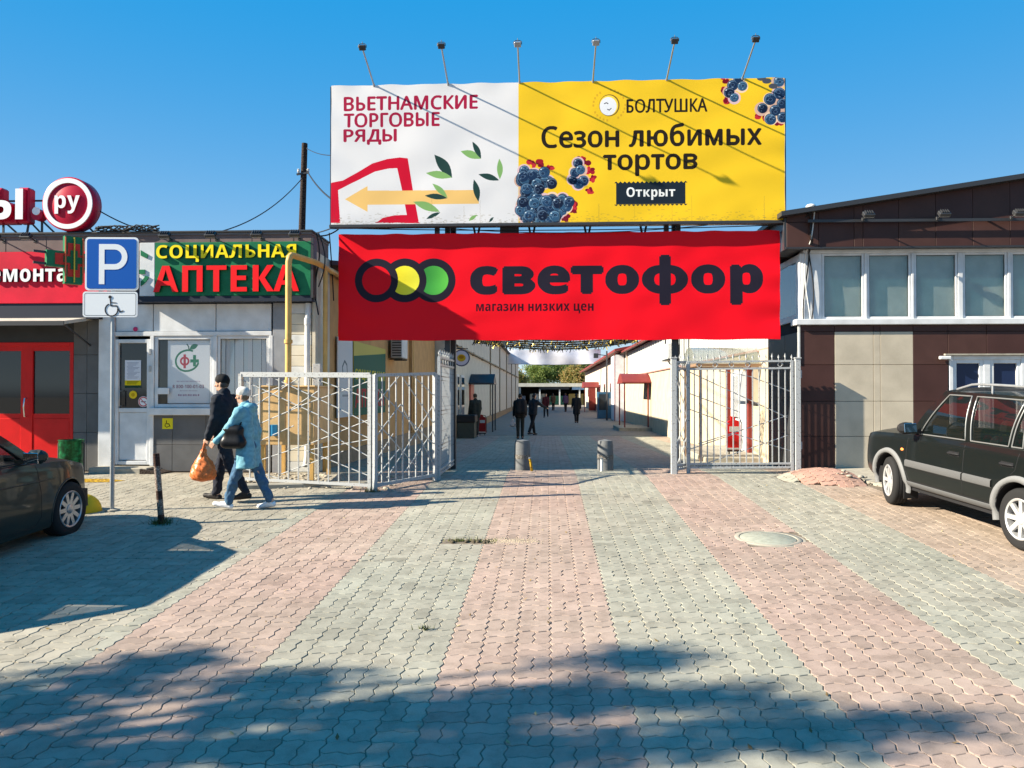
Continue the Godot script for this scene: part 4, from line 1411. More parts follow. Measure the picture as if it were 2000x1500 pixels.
	for k in 6:
		var lp := thing("billboard_lamp", "thin armed floodlight on the billboard top, " + nm[k], "lamp", Vector3(bx[k], 7.315, z), 0.0, "lamps over the billboard")
		var am2 := MB.new()
		am2.cyl(Vector3(0, -0.08, -0.06), Vector3(0, 0.02, 0.02), 0.02, 0.02, 8)
		am2.cyl(Vector3(0, 0.0, 0.0), Vector3(0, 0.29, 0.90), 0.016, 0.014, 8)
		part(am2, "arm", M.galv, lp)
		var hd := MB.new()
		var bs := Basis(Vector3.RIGHT, 2.2)
		hd.cbox(Vector3(-0.06, -0.025, -0.045), Vector3(0.06, 0.025, 0.045), 0.008, bs, Vector3(0, 0.30, 0.92))
		part(hd, "head", M.galv if k in [2, 3] else M.dark_metal, lp)
		var br := MB.new()
		br.tube(PackedVector3Array([Vector3(-0.07, 0.30, 0.92), Vector3(-0.07, 0.345, 0.92), Vector3(-0.04, 0.37, 0.92), Vector3(0.04, 0.37, 0.92), Vector3(0.07, 0.345, 0.92), Vector3(0.07, 0.30, 0.92)]), 0.007, 6)
		br.cyl(Vector3(0, 0.36, 0.92), Vector3(0, 0.41, 0.92), 0.007, 0.005, 6)
		part(br, "bracket", M.dark_metal, lp)
# ------------------------------------------------------------------ fences and gate leaves
func scroll(m: MB, c: Vector3, r: float, dirx: Vector3, sgn := 1.0) -> void:
	var p := PackedVector3Array()
	for i in 26:
		var a := i / 25.0 * TAU * 1.15
		var rr := r * (1.0 - 0.35 * i / 25.0)
		p.append(c + dirx * cos(a) * rr * sgn + Vector3.UP * sin(a) * rr)
	m.tube(p, 0.007, 5)

func spear(m: MB, p: Vector3, h: float) -> void:
	m.cyl(p, p + Vector3(0, h * 0.45, 0), 0.007, 0.007, 6)
	m.cyl(p + Vector3(0, h * 0.4, 0), p + Vector3(0, h * 0.58, 0), 0.008, 0.02, 6)
	m.cyl(p + Vector3(0, h * 0.58, 0), p + Vector3(0, h, 0), 0.02, 0.001, 6)

# bars, rails and crossing rods between a and b (ground points), height h
func fence_panel(called: String, label: String, cat_: String, a: Vector3, b: Vector3, h: float, n: int, m: Material, style: int, group := "") -> Node3D:
	var o := thing(called, label, cat_, a, 0.0, group)
	var L := b - a
	var u := L / Vector2(L.x, L.z).length()
	var w := Vector2(L.x, L.z).length()
	var ux := Vector3(u.x, 0, u.z)
	var lo := 0.09
	var at := func(s: float, y: float) -> Vector3: return ux * s + Vector3(0, L.y * s / w + y, 0)
	for s in [0.0, w]:
		var q := MB.new()
		var th := 0.06 if style != 2 else 0.05
		q.bar(at.call(s, -0.05), at.call(s, h + 0.01), th, th, ux)
		part(q, "post", m, o)
	for y in ([lo, h] if style != 2 else [lo + 0.07, lo, h - 0.13, h]):
		var q := MB.new()
		q.bar(at.call(0.0, y), at.call(w, y), 0.04, (0.08 if y == h else 0.045) if style == 0 else (0.05 if style == 1 else 0.035))
		part(q, "rail", m, o)
	for i in range(1, n):
		var s := w * i / n
		var q := MB.new()
		var top := h if style != 2 else h - 0.13
		q.bar(at.call(s, lo), at.call(s, top), 0.018, 0.018, ux)
		part(q, "bar", m, o)
	# crossing rods
	var rods := []
	if style == 0:
		rods = [[0.0, 0.62, 0.5, 1.0], [0.5, 1.0, 1.0, 0.78], [0.0, 0.95, 1.0, 0.42], [0.0, 0.28, 0.42, 0.52], [0.62, 0.86, 0.38, 0.66], [0.06, 0.14, 0.55, 0.36], [0.55, 0.36, 1.0, 0.6], [0.5, 0.3, 1.0, 0.08], [1.0, 0.42, 0.55, 0.3], [0.45, 0.7, 1.0, 0.95], [0.0, 0.45, 0.5, 0.72], [0.2, 1.0, 0.75, 0.7], [0.75, 0.7, 1.0, 0.55], [0.0, 0.75, 0.35, 0.9], [0.3, 0.05, 0.8, 0.3], [0.0, 0.1, 0.3, 0.02], [0.55, 0.55, 1.0, 0.25]]
	elif style == 1:
		rods = [[0.0, 0.72, 0.42, 1.0], [0.0, 0.42, 0.42, 0.72], [0.42, 1.0, 1.0, 0.5], [0.42, 0.72, 1.0, 0.1], [0.0, 0.6, 0.7, 0.1], [0.5, 0.08, 1.0, 0.45], [0.0, 0.2, 0.3, 0.45], [0.0, 0.9, 1.0, 0.3], [0.2, 0.05, 1.0, 0.7], [0.6, 1.0, 1.0, 0.78], [0.0, 0.05, 0.4, 0.3]]
	else:
		rods = [[0.0, 0.98, 0.96, 0.5], [0.0, 0.76, 0.5, 0.56], [0.1, 0.24, 0.96, 0.52], [0.2, 0.05, 0.96, 0.32], [0.6, 0.92, 1.0, 0.76], [0.0, 0.18, 0.45, 0.34], [0.45, 0.34, 1.0, 0.16], [0.0, 0.6, 0.4, 0.44], [0.3, 0.98, 0.6, 0.92]]
	for k in rods:
		var q := MB.new()
		var top := h if style != 2 else h - 0.13
		var off := Vector3(-ux.z, 0, ux.x) * -0.016
		var pa: Vector3 = at.call(w * k[0], lerpf(lo, top, k[1]))
		var pb: Vector3 = at.call(w * k[2], lerpf(lo, top, k[3]))
		q.cyl(pa + off, pb + off, 0.009, 0.009, 6, false)
		part(q, "rod", m, o)
	if style == 2:
		for i in 6:
			var q := MB.new()
			scroll(q, at.call(w * (i + 0.7) / 6.4, h - 0.065), 0.048, ux, 1.0 if i % 2 else -1.0)
			part(q, "scroll", m, o)
			q = MB.new()
			scroll(q, at.call(w * (i + 0.7) / 6.4, lo + 0.0 - 0.045 + 0.08), 0.045, ux, 1.0 if i % 2 else -1.0)
			part(q, "scroll", m, o)
		for i in n + 1:
			var q := MB.new()
			spear(q, at.call(w * i / n, h), 0.15 if i % 2 else 0.12)
			part(q, "spear_tip", m, o)
	return o

func build_fences() -> void:
	fence_panel("fence_panel", "pale grey welded bar fence panel beside the ochre gas cabinet", "fence", Vector3(-5.10, gy(-12.57), -12.57), Vector3(-2.78, gy(-11.95), -11.95), 1.82, 13, M.gate_paint, 0, "bar fence panels left of the gateway")
	fence_panel("fence_panel", "darker bar fence panel turning back towards the open gate leaf", "fence", Vector3(-2.70, gy(-11.93), -11.93), Vector3(-1.92, gy(-13.05), -13.05), 1.82, 9, M.fence_grey, 1, "bar fence panels left of the gateway")
	fence_panel("gate_leaf", "open gate leaf seen edge-on beside the shaded passage", "gate", Vector3(-1.86, gy(-13.12), -13.12), Vector3(-1.84, gy(-15.1) + 0.02, -15.1), 2.1, 14, M.gate_paint, 2, "leaves of the entrance gate")
	fence_panel("fence_panel", "white ornamental fence panel with scrolls and spear tips before the cream porch", "fence", Vector3(2.58, 0.0, -14.25), Vector3(4.46, 0.02, -14.25), 2.03, 16, M.gate_paint, 2, "ornamental panels right of the gateway")
	fence_panel("gate_leaf", "white gate leaf folded back behind the ornamental fence panel", "gate", Vector3(2.34, -0.02, -14.16), Vector3(2.62, -0.01, -14.42), 2.05, 3, M.gate_paint, 2, "leaves of the entrance gate")
	for k in [[2.30, -14.12, "thick white gate post at the free end of the ornamental panel"], [4.56, -14.25, "thick white gate post against the brown building"]]:
		var p := thing("gate_post", k[2], "post", Vector3(k[0], gy(k[1]), k[1]))
		var m := MB.new()
		m.cbox(Vector3(-0.05, -0.1, -0.05), Vector3(0.05, 2.1, 0.05), 0.006)
		part(m, "shaft", M.gate_paint, p)
		m = MB.new()
		m.cbox(Vector3(-0.06, 2.1, -0.06), Vector3(0.06, 2.125, 0.06), 0.004)
		part(m, "cap", M.gate_paint, p)
		for y in [0.45, 1.75]:
			m = MB.new()
			m.cyl(Vector3(0.065, y, 0), Vector3(0.065, y + 0.14, 0), 0.018, 0.018, 8)
			part(m, "hinge", M.gate_paint, p)
	# low kerb of rubble under the fence
	var kb := thing("kerb_stone", "broken pale kerb stone lying under the bar fence", "kerb", Vector3(-4.0, gy(-12.3), -12.3), atan2(0.62, 2.32))
	var km := MB.new()
	km.cbox(Vector3(-0.9, -0.06, -0.09), Vector3(1.15, 0.07, 0.07), 0.02)
	part(km, "stone", M.concrete, kb)

# ------------------------------------------------------------------ street furniture
func rounded(w: float, h: float, r: float, n := 6) -> PackedVector2Array:
	var p := PackedVector2Array()
	for q in [[1, -1, -90], [1, 1, 0], [-1, 1, 90], [-1, -1, 180]]:
		for i in n + 1:
			var a := deg_to_rad(q[2] + 90.0 * i / n)
			p.append(Vector2(q[0] * (w / 2 - r) + cos(a) * r, q[1] * (h / 2 - r) + sin(a) * r))
	return p

func build_street_things() -> void:
	# parking sign
	var ps := thing("parking_sign", "blue parking sign over a white wheelchair plate on a grey post", "sign", Vector3(-5.96, gy(-10.28), -10.28), deg_to_rad(4))
	var m := MB.new()
	m.cyl(Vector3(0, -0.1, 0), Vector3(0.0, 3.74, 0), 0.03, 0.03, 14)
	part(m, "post", M.galv, ps)
	m = MB.new()
	m.lathe([Vector2(0.09, 0.0), Vector2(0.085, 0.02), Vector2(0.035, 0.03)], 14)
	part(m, "foot", M.concrete, ps)
	var blue := mat(Color(0.008, 0.10, 0.42), 0.35)
	var wh := mat(Color(0.80, 0.81, 0.82), 0.35)
	var bk := mat(Color(0.02, 0.02, 0.025), 0.5)
	m = MB.new()
	m.prism(rounded(0.72, 0.73, 0.05), 0.034, 0.048, Basis.IDENTITY, Vector3(0.0, 3.385, 0))
	var pl := part(m, "parking_plate", wh, ps)
	m = MB.new()
	m.prism(rounded(0.67, 0.68, 0.035), 0.0485, 0.0515, Basis.IDENTITY, Vector3(0.0, 3.385, 0))
	part(m, "blue_field", blue, pl)
	# the letter P as a bowl and a stem
	var pp := PackedVector2Array()
	for q in [[-0.19, -0.28], [-0.19, 0.27], [0.03, 0.27]]: pp.append(Vector2(q[0], q[1]))
	for i in range(1, 12):
		var a := deg_to_rad(90.0 - 180.0 * i / 12)
		pp.append(Vector2(0.03 + cos(a) * 0.165, 0.095 + sin(a) * 0.175))
	for q in [[0.03, -0.08], [-0.115, -0.08], [-0.115, -0.28]]: pp.append(Vector2(q[0], q[1]))
	var hole := PackedVector2Array()
	hole.append(Vector2(-0.115, 0.195)); hole.append(Vector2(0.02, 0.195))
	for i in range(1, 10):
		var a := deg_to_rad(90.0 - 180.0 * i / 10)
		hole.append(Vector2(0.02 + cos(a) * 0.1, 0.095 + sin(a) * 0.1))
	hole.append(Vector2(0.02, -0.005)); hole.append(Vector2(-0.115, -0.005))
	m = MB.new()
	# outer outline joined to the counter by a slit
	var full := PackedVector2Array([Vector2(-0.19, -0.28), Vector2(-0.19, 0.27)])
	for i in range(2, pp.size()): full.append(pp[i])
	for piece in Geometry2D.clip_polygons(full, PackedVector2Array([Vector2(-0.115, -0.005), Vector2(-0.115, 0.195), Vector2(0.5, 0.195), Vector2(0.5, -0.005)])): m.prism(piece, 0.052, 0.0545, Basis.IDENTITY, Vector3(0.02, 3.385, 0))
	var bowl := Geometry2D.clip_polygons(Geometry2D.intersect_polygons(full, PackedVector2Array([Vector2(0.0, -0.005), Vector2(0.0, 0.195), Vector2(0.5, 0.195), Vector2(0.5, -0.005)]))[0], hole)
	for piece in bowl: m.prism(piece, 0.052, 0.0545, Basis.IDENTITY, Vector3(0.02, 3.385, 0))
	part(m, "letter", wh, pl)
	m = MB.new()
	m.prism(rounded(0.74, 0.35, 0.04), 0.034, 0.046, Basis.IDENTITY, Vector3(-0.02, 2.83, 0))
	var pl2 := part(m, "wheelchair_plate", wh, ps)
	m = MB.new()
	var ring := rounded(0.70, 0.31, 0.03)
	var rin := rounded(0.69, 0.30, 0.027)
	for i in ring.size():
		var j := (i + 1) % ring.size()
		var o := Vector3(-0.02, 2.83, 0.0475)
		m.quad(o + Vector3(rin[i].x, rin[i].y, 0), o + Vector3(ring[i].x, ring[i].y, 0), o + Vector3(ring[j].x, ring[j].y, 0), o + Vector3(rin[j].x, rin[j].y, 0))
	part(m, "border_line", bk, pl2)
	m = MB.new()
	var ic := Vector3(0.0, 2.81, 0.048)
	m.cyl(ic + Vector3(-0.02, 0.12, -0.001), ic + Vector3(-0.02, 0.12, 0.003), 0.022, 0.022, 14)
	var arc := PackedVector3Array()
	for i in 20:
		var a := deg_to_rad(118.0 + 250.0 * i / 19)
		arc.append(ic + Vector3(0.0 + cos(a) * 0.085, -0.055 + sin(a) * 0.085, 0))
	var path := [arc, PackedVector3Array([ic + Vector3(-0.018, 0.09, 0), ic + Vector3(-0.008, 0.0, 0), ic + Vector3(0.07, 0.0, 0), ic + Vector3(0.115, -0.085, 0), ic + Vector3(0.155, -0.07, 0)]), PackedVector3Array([ic + Vector3(-0.012, 0.045, 0), ic + Vector3(0.06, 0.04, 0)])]
	for q in path:
		for i in q.size() - 1:
			var d: Vector3 = (q[i + 1] - q[i]).normalized() * 0.005
			m.bar(q[i] - d, q[i + 1] + d, 0.003, 0.015 if q != path[2] else 0.01, Vector3.BACK.cross(d).normalized())
	part(m, "wheelchair_symbol", bk, pl2)
	for y in [3.2, 3.6, 2.83]:
		m = MB.new()
		m.box(Vector3(-0.05, y - 0.02, -0.034), Vector3(0.05, y + 0.02, 0.034))
		part(m, "clamp", M.galv, ps)
	# leaning post with flaking paint
	var lp := thing("leaning_post", "short leaning bollard post with flaking white and rust paint", "bollard", Vector3(-4.86, gy(-9.5) - 0.05, -9.5))
	var colors := [mat(Color(0.10, 0.05, 0.04), 0.9, 0, "rust", 0.2), mat(Color(0.36, 0.31, 0.27), 0.7, 0, "rust", 0.25), mat(Color(0.1, 0.06, 0.05), 0.9, 0, "rust", 0.2), mat(Color(0.42, 0.36, 0.32), 0.7, 0, "rust", 0.3), mat(Color(0.1, 0.055, 0.045), 0.9, 0, "rust", 0.2)]
	var ys := [0.0, 0.17, 0.36, 0.47, 0.78, 0.94]
	var lean := Vector3(-0.075, 1, 0.02)
	for k in 5:
		m = MB.new()
		m.cyl(lean * ys[k], lean * ys[k + 1], 0.038, 0.038, 12)
		part(m, "paint_band", colors[k], lp)
	# yellow half-ball
	var yb := thing("parking_dome", "yellow concrete half-ball bollard beside the front wheel", "bollard", Vector3(-6.37, gy(-10.25), -10.25))
	m = MB.new()
	m.ball(Vector3(0, 0, 0), Vector3(0.25, 0.24, 0.25), 12, 28, 0.0)
	m.cyl(Vector3(0, -0.05, 0), Vector3(0, 0.012, 0), 0.255, 0.252, 28)
	part(m, "dome", mat(Color(0.66, 0.42, 0.015), 0.6, 0, "wall", 0.9), yb)
	# litter bin on a tube stand
	var lb := thing("litter_bin", "green metal litter bin on a tube stand by the red doors", "bin", Vector3(-8.62, gy(-13.55), -13.55))
	m = MB.new()
	m.lathe([Vector2(0.17, 0.14), Vector2(0.19, 0.15), Vector2(0.205, 0.60), Vector2(0.212, 0.605), Vector2(0.212, 0.62), Vector2(0.195, 0.62), Vector2(0.18, 0.2), Vector2(0.0, 0.19)], 24)
	part(m, "bucket", mat(Color(0.01, 0.22, 0.08), 0.45, 0, "rust", 1.4), lb)
	for sx in [-1, 1]:
		m = MB.new()
		m.tube(PackedVector3Array([Vector3(sx * 0.24, 0.0, 0.12), Vector3(sx * 0.24, 0.02, 0), Vector3(sx * 0.24, 0.55, 0), Vector3(sx * 0.21, 0.57, 0)]), 0.014, 8)
		part(m, "stand_leg", mat(Color(0.05, 0.05, 0.05), 0.6), lb)
	m = MB.new()
	m.cbox(Vector3(-0.13, 0.0, -0.1), Vector3(0.06, 0.1, 0.1), 0.02)
	part(m, "weight_block", mat(Color(0.4, 0.05, 0.02), 0.7, 0, "rust", 0.4), lb)
	# gas cabinet
	var gb := thing("gas_cabinet", "ochre metal gas cabinet on legs behind the bar fence", "cabinet", Vector3(-4.32, gy(-13.15), -13.15))
	pbox("body", M.gas_box, gb, -0.48, 0.46, 0.62, 1.58, -0.55, 0.58, 0.008)
	pbox("roof", M.gas_box, gb, -0.5, 0.48, 1.58, 1.61, -0.57, 0.6, 0.006)
	pbox("door", M.gas_box, gb, -0.42, -0.02, 0.7, 1.5, 0.58, 0.592, 0.004)
	pbox("door", M.gas_box, gb, 0.0, 0.40, 0.7, 1.5, 0.58, 0.592, 0.004)
	for x in [-0.42, 0.40]:
		for zz in [-0.48, 0.5]: pbox("leg", M.gas_yellow, gb, x - 0.03, x + 0.03, -0.1, 0.62, zz - 0.03, zz + 0.03)
	m = MB.new()
	m.cyl(Vector3(-0.2, 0.78, 0.66), Vector3(-0.2, 0.96, 0.66), 0.07, 0.07, 14)
	part(m, "blue_valve", mat(Color(0.05, 0.3, 0.5), 0.5), gb)
	# gas pipe
	var gp := thing("gas_pipe", "yellow gas pipe rising at the fence and bending back over the roof edge", "pipe")
	m = MB.new()
	var p := PackedVector3Array([Vector3(-4.36, 1.5, -12.75), Vector3(-4.36, 3.68, -12.75), Vector3(-4.355, 3.76, -12.78), Vector3(-4.35, 3.805, -12.86), Vector3(-4.34, 3.82, -12.98), Vector3(-4.17, 3.82, -13.7), Vector3(-4.16, 3.82, -17.5)])
	m.tube(p, 0.052, 14)
	part(m, "main_run", M.gas_yellow, gp)
	m = MB.new()
	m.tube(PackedVector3Array([Vector3(-4.17, 3.82, -14.25), Vector3(-4.17, -0.1, -14.25)]), 0.045, 12)
	part(m, "drop_leg", M.gas_yellow, gp)
	m = MB.new()
	for y in [1.62, 2.3]: m.cyl(Vector3(-4.36, y, -12.75), Vector3(-4.36, y + 0.06, -12.75), 0.07, 0.07, 14)
	part(m, "flange", M.gas_yellow, gp)
	var gv := thing("vent_post", "short square pale grey vent post behind the bar fence", "post", Vector3(-4.2, gy(-13.9), -13.85))
	m = MB.new()
	m.cbox(Vector3(-0.07, 1.6, -0.05), Vector3(0.07, 2.0, 0.05), 0.006)
	m.box(Vector3(-0.03, -0.1, -0.03), Vector3(0.03, 1.6, 0.03))
	part(m, "shaft", M.fence_grey, gv)
	# concrete bollards at the alley mouth
	var bn := ["grey concrete bollard in the gateway left of centre", "grey concrete bollard in the gateway near the ornamental panel"]
	for k in 2:
		var x: float = [-0.485, 1.117][k]
		var cb := thing("concrete_bollard", bn[k], "bollard", Vector3(x, gy(-14.9), -14.9), 0.3 * k, "bollards in the gateway")
		m = MB.new()
		m.lathe([Vector2(0.155, -0.05), Vector2(0.15, 0.5), Vector2(0.135, 0.57), Vector2(0.0, 0.6)], 18)
		part(m, "shaft", mat(Color(0.15, 0.155, 0.16), 0.9, 0, "conc", 0.7, 0.5), cb)
		m = MB.new()
		m.lathe([Vector2(0.156, 0.22), Vector2(0.157, 0.26), Vector2(0.156, 0.3)], 18)
		part(m, "paint_ring", mat(Color(0.3, 0.3, 0.28), 0.8, 0, "rust", 0.3), cb)
		var vb := thing("locking_stub", ["short yellow locking stub beside the gateway bollard", "short white locking stub before the right gateway bollard"][k], "post", Vector3(x + [0.2, -0.09][k], gy(-14.7), -14.62))
		m = MB.new()
		m.cyl(Vector3(0, -0.05, 0), Vector3([-0.05, 0.0][k], 0.24, 0), 0.028, 0.026, 10)
		part(m, "tube", M.yellow_paint if k == 0 else M.white_paint, vb)
		m = MB.new()
		m.cyl(Vector3([-0.05, 0.0][k], 0.24, 0), Vector3([-0.05, 0.0][k], 0.26, 0), 0.034, 0.03, 10)
		part(m, "cap", M.galv, vb)
# ------------------------------------------------------------------ buildings and things along the alley
func side_print(called: String, tex: Texture2D, x: float, y0: float, y1: float, z0: float, z1: float, parent: Node = self) -> MeshInstance3D:
	var m := MB.new()
	m.sheet([[Vector3(x, y0, z0), Vector3(x, y0, z1)], [Vector3(x, y1, z0), Vector3(x, y1, z1)]], false, true)
	m.box(Vector3(x - 0.02, y0, z1), Vector3(x - 0.002, y1, z0))
	for k in 36: m.uv.append(Vector2(0.02, 0.02))
	return part(m, called, printed(tex, 0.6), parent)

func porch(label: String, x0: float, x1: float, z0: float, z1: float, y0: float, rise: float, m: Material, pm: Material, posts: Array, gable := false) -> Node3D:
	var o := thing("porch_canopy", label, "canopy")
	var rows := []
	var mid := (z0 + z1) * 0.5
	for j in 2:
		var row := []
		for i in 13:
			var t := i / 12.0
			var k := (1.0 - absf(t * 2 - 1)) if gable else sin(PI * t)
			row.append(Vector3([x0, x1][j], y0 + rise * k, lerpf(z0, z1, t)))
		rows.append(row)
	var c := MB.new()
	c.sheet(rows)
	for q in rows:
		for i in 12:
			c.tri(q[i], q[i + 1], Vector3(q[i].x, y0, mid))
	part(c, "sheet", m, o)
	var f := MB.new()
	for x in [x0, x1]:
		f.bar(Vector3(x, y0 - 0.03, z0), Vector3(x, y0 - 0.03, z1), 0.04, 0.06)
	for z in [z0, z1]: f.bar(Vector3(x0, y0 - 0.03, z), Vector3(x1, y0 - 0.03, z), 0.04, 0.06)
	part(f, "frame", pm, o)
	for p in posts:
		var q := MB.new()
		q.bar(Vector3(p.x, gy(p.y) - 0.05, p.y), Vector3(p.x, y0, p.y), 0.06, 0.06)
		part(q, "post", pm, o)
	return o

func build_passage() -> void:
	# --- ochre building on the left, behind the pharmacy
	var ob := thing("ochre_building", "ochre plastered building side behind the bar fence", "building")
	pbox("wall", M.ochre, ob, -12, -4.35, -0.5, 4.02, -29.55, -15.02)
	pbox("plinth", mat(Color(0.3, 0.24, 0.17), 0.9, 0, "conc", 1.4, 0.3), ob, -4.36, -4.31, -0.5, 0.22, -29.5, -15.02)
	var rf := MB.new()
	rf.prism(PackedVector2Array([Vector2(-4.12, 4.0), Vector2(-4.12, 4.08), Vector2(-8.2, 4.42), Vector2(-12, 4.1), Vector2(-12, 4.02)]), -29.6, -15.01)
	part(rf, "roof", mat(Color(0.17, 0.15, 0.19), 0.6, 0, "wall", 1.5), ob)
	pbox("pilaster", M.ochre, ob, -4.35, -4.25, 0.22, 4.0, -24.4, -24.0)
	var gut := MB.new()
	gut.tube(PackedVector3Array([Vector3(-4.08, 3.96, -15.1), Vector3(-4.08, 3.92, -29.5)]), 0.06, 8)
	gut.tube(PackedVector3Array([Vector3(-4.28, 3.6, -24.2), Vector3(-4.24, 0.2, -24.2)]), 0.045, 8)
	part(gut, "gutter", mat(Color(0.5, 0.3, 0.1), 0.5), ob)
	var cv := Canvas.new(200, 300, Color8(208, 212, 214))
	cv.stroke(PackedVector2Array([Vector2(70, 150), Vector2(60, 110), Vector2(90, 86), Vector2(120, 100), Vector2(128, 140)]), 9, Color8(90, 110, 120))
	cv.rect(70, 190, 70, 10, Color8(130, 140, 150))
	cv.rect(60, 214, 84, 8, Color8(150, 156, 160))
	var b1 := side_print("wall_board", cv.tex(), -4.29, 0.95, 2.62, -15.55, -16.75)
	tag(b1, "white advertising board on the ochre wall under the red banner", "board")
	cv = Canvas.new(420, 300, Color8(14, 92, 74))
	cv.poly(PackedVector2Array([Vector2(0, 0), Vector2(420, 0), Vector2(420, 22), Vector2(0, 60)]), Color8(190, 180, 90))
	print_text(cv, "СОЦИАЛЬНАЯ", 14, 110, 390, 54, Color8(200, 186, 40))
	print_text(cv, "АПТЕКА", 14, 190, 390, 78, Color8(170, 30, 44))
	var b2 := side_print("wall_board", cv.tex(), -4.29, 0.95, 2.62, -16.85, -20.2)
	tag(b2, "green advertising board with yellow letters on the ochre wall", "board")
	var ac := thing("air_conditioner", "air conditioner outdoor unit on the ochre wall beside the green board", "air conditioner", Vector3(-4.32, 2.42, -21.2))
	pbox("case", M.white_paint, ac, 0.05, 0.36, 0.0, 0.58, -0.42, 0.42, 0.015)
	for k in 7: pbox("grille_slat", M.dark_metal, ac, 0.09, 0.34, 0.05 + k * 0.07, 0.08 + k * 0.07, 0.42, 0.43)
	pbox("bracket", M.dark_metal, ac, 0.0, 0.36, -0.05, -0.01, -0.35, -0.3)
	pbox("bracket", M.dark_metal, ac, 0.0, 0.36, -0.05, -0.01, 0.3, 0.35)

	# --- long cream building further down on the left
	var lb := thing("cream_alley_building", "long pale cream building along the shaded left of the alley", "building")
	pbox("wall", M.cream_pale, lb, -12, -3.6, -0.6, 5.0, -96, -29.6)
	pbox("plinth", mat(Color(0.3, 0.22, 0.13), 0.9, 0, "conc", 1.4, 0.3), lb, -3.6, -3.5, -0.6, 0.05, -96, -38.5)
	pbox("cornice", M.roof_grey, lb, -12, -3.35, 5.0, 5.1, -96, -29.5)
	var pi := MB.new()
	pi.tube(PackedVector3Array([Vector3(-3.52, 3.3, -29.7), Vector3(-3.52, 3.33, -95.5)]), 0.05, 8)
	for k in 12: pi.bar(Vector3(-3.6, 3.31, -31.5 - k * 5.2), Vector3(-3.5, 3.31, -31.5 - k * 5.2), 0.05, 0.16)
	part(pi, "wall_pipe", mat(Color(0.22, 0.17, 0.1), 0.6), lb)
	for k in [[-30.2, -30.9], [-31.6, -32.8]]:
		var w := pbox("window", M.white_paint, lb, -3.6, -3.55, 0.45, 2.2, k[1], k[0], 0.01)
		pbox("pane", M.pane_dark, w, -3.555, -3.54, 0.55, 2.1, k[1] + 0.08, k[0] - 0.08)
	for k in 5:
		var z := -48.0 - k * 9.5
		pbox("downpipe", mat(Color(0.24, 0.2, 0.14), 0.6), lb, -3.6, -3.52, -0.3, 4.95, z - 0.05, z + 0.05)
	pbox("red_door_panel", mat(Color(0.4, 0.08, 0.07), 0.5), lb, -3.6, -3.53, -0.33, 1.85, -37.0, -35.3)
	porch("dark gabled awning on thin posts before the cream left wall", -3.58, -2.45, -36.9, -35.0, 1.92, 0.42, mat(Color(0.03, 0.035, 0.045), 0.5), M.dark_metal, [Vector2(-2.5, -35.1), Vector2(-2.5, -36.8)], true)
	# round hanging sign
	cv = Canvas.new(160, 160, Color8(206, 198, 208))
	cv.disk(Vector2(80, 80), 40, 34, Color8(214, 170, 40))
	cv.disk(Vector2(80, 72), 24, 16, Color8(180, 120, 30))
	for k in 40: cv.disk(Vector2(80 + cos(TAU * k / 40) * 74, 80 + sin(TAU * k / 40) * 74), 6, 6, Color8(50, 54, 80))
	var rs := disc_print("round_hanging_sign", cv.tex(), Vector3(-3.24, 2.78, -28.9), 0.32, Basis.IDENTITY, 0.05)
	tag(rs, "round pale hanging sign with a yellow centre by the alley wall", "sign")
	var rb := MB.new()
	rb.bar(Vector3(-3.9, 3.14, -28.95), Vector3(-3.0, 3.14, -28.95), 0.03, 0.03)
	rb.bar(Vector3(-3.24, 3.14, -28.95), Vector3(-3.24, 3.08, -28.95), 0.02, 0.02)
	rb.bar(Vector3(-3.9, 3.14, -28.95), Vector3(-3.9, 3.14, -29.6), 0.03, 0.03)
	part(rb, "bracket", M.dark_metal, rs)
	var st := thing("market_counter", "low dark market counter with a lid beside the left windows", "counter", Vector3(-3.15, gy(-30.5), -30.6))
	pbox("cabinet", mat(Color(0.06, 0.07, 0.06), 0.7, 0, "wall", 0.6), st, -0.4, 0.28, 0, 0.62, -0.5, 0.5, 0.01)
	pbox("lid", mat(Color(0.02, 0.02, 0.022), 0.5), st, -0.43, 0.32, 0.62, 0.92, -0.55, 0.55, 0.03)

	# --- right side: cream building with a ribbed white upper storey
	var rw := thing("cream_porch_building", "sunlit cream building with ribbed white upper cladding behind the ornamental gate", "building")
	pbox("wall", M.cream, rw, 4.9, 12, -0.6, 2.45, -48, -16.2)
	pbox("upper_wall", mat(Color(0.5, 0.51, 0.5), 0.5, 0, "wall", 1.3), rw, 5.0, 12, 2.45, 3.95, -48, -16.2)
	for k in 40: pbox("rib", M.white_paint, rw, 4.975, 5.0, 2.47, 3.95, -16.4 - k * 0.78, -16.25 - k * 0.78)
	pbox("ledge", mat(Color(0.4, 0.2, 0.17), 0.7), rw, 4.84, 5.02, 2.42, 2.47, -48, -16.2)
	pbox("corner_pier", M.cream, rw, 4.78, 4.9, -0.3, 2.42, -17.6, -16.7, 0.01)
	pbox("wall_backing", M.dark_tile, rw, 4.73, 4.9, -0.3, 4.1, -16.7, -16.16)
	var rr := MB.new()
	rr.prism(PackedVector2Array([Vector2(4.6, 3.95), Vector2(12, 5.6), Vector2(12, 5.7), Vector2(4.6, 4.05)]), -48, -16.2)
	part(rr, "roof", M.roof_red, rw)
	var dr := pbox("door", M.white_pvc, rw, 4.86, 4.93, -0.1, 2.0, -20.6, -18.9, 0.01)
	pbox("pane", M.pane, dr, 4.85, 4.858, 0.8, 1.9, -20.4, -19.8)
	pbox("frame_post", M.roof_red, dr, 4.8, 4.9, -0.1, 2.1, -18.75, -18.6)
	pbox("frame_post", M.roof_red, dr, 4.8, 4.9, -0.1, 2.1, -20.95, -20.8)
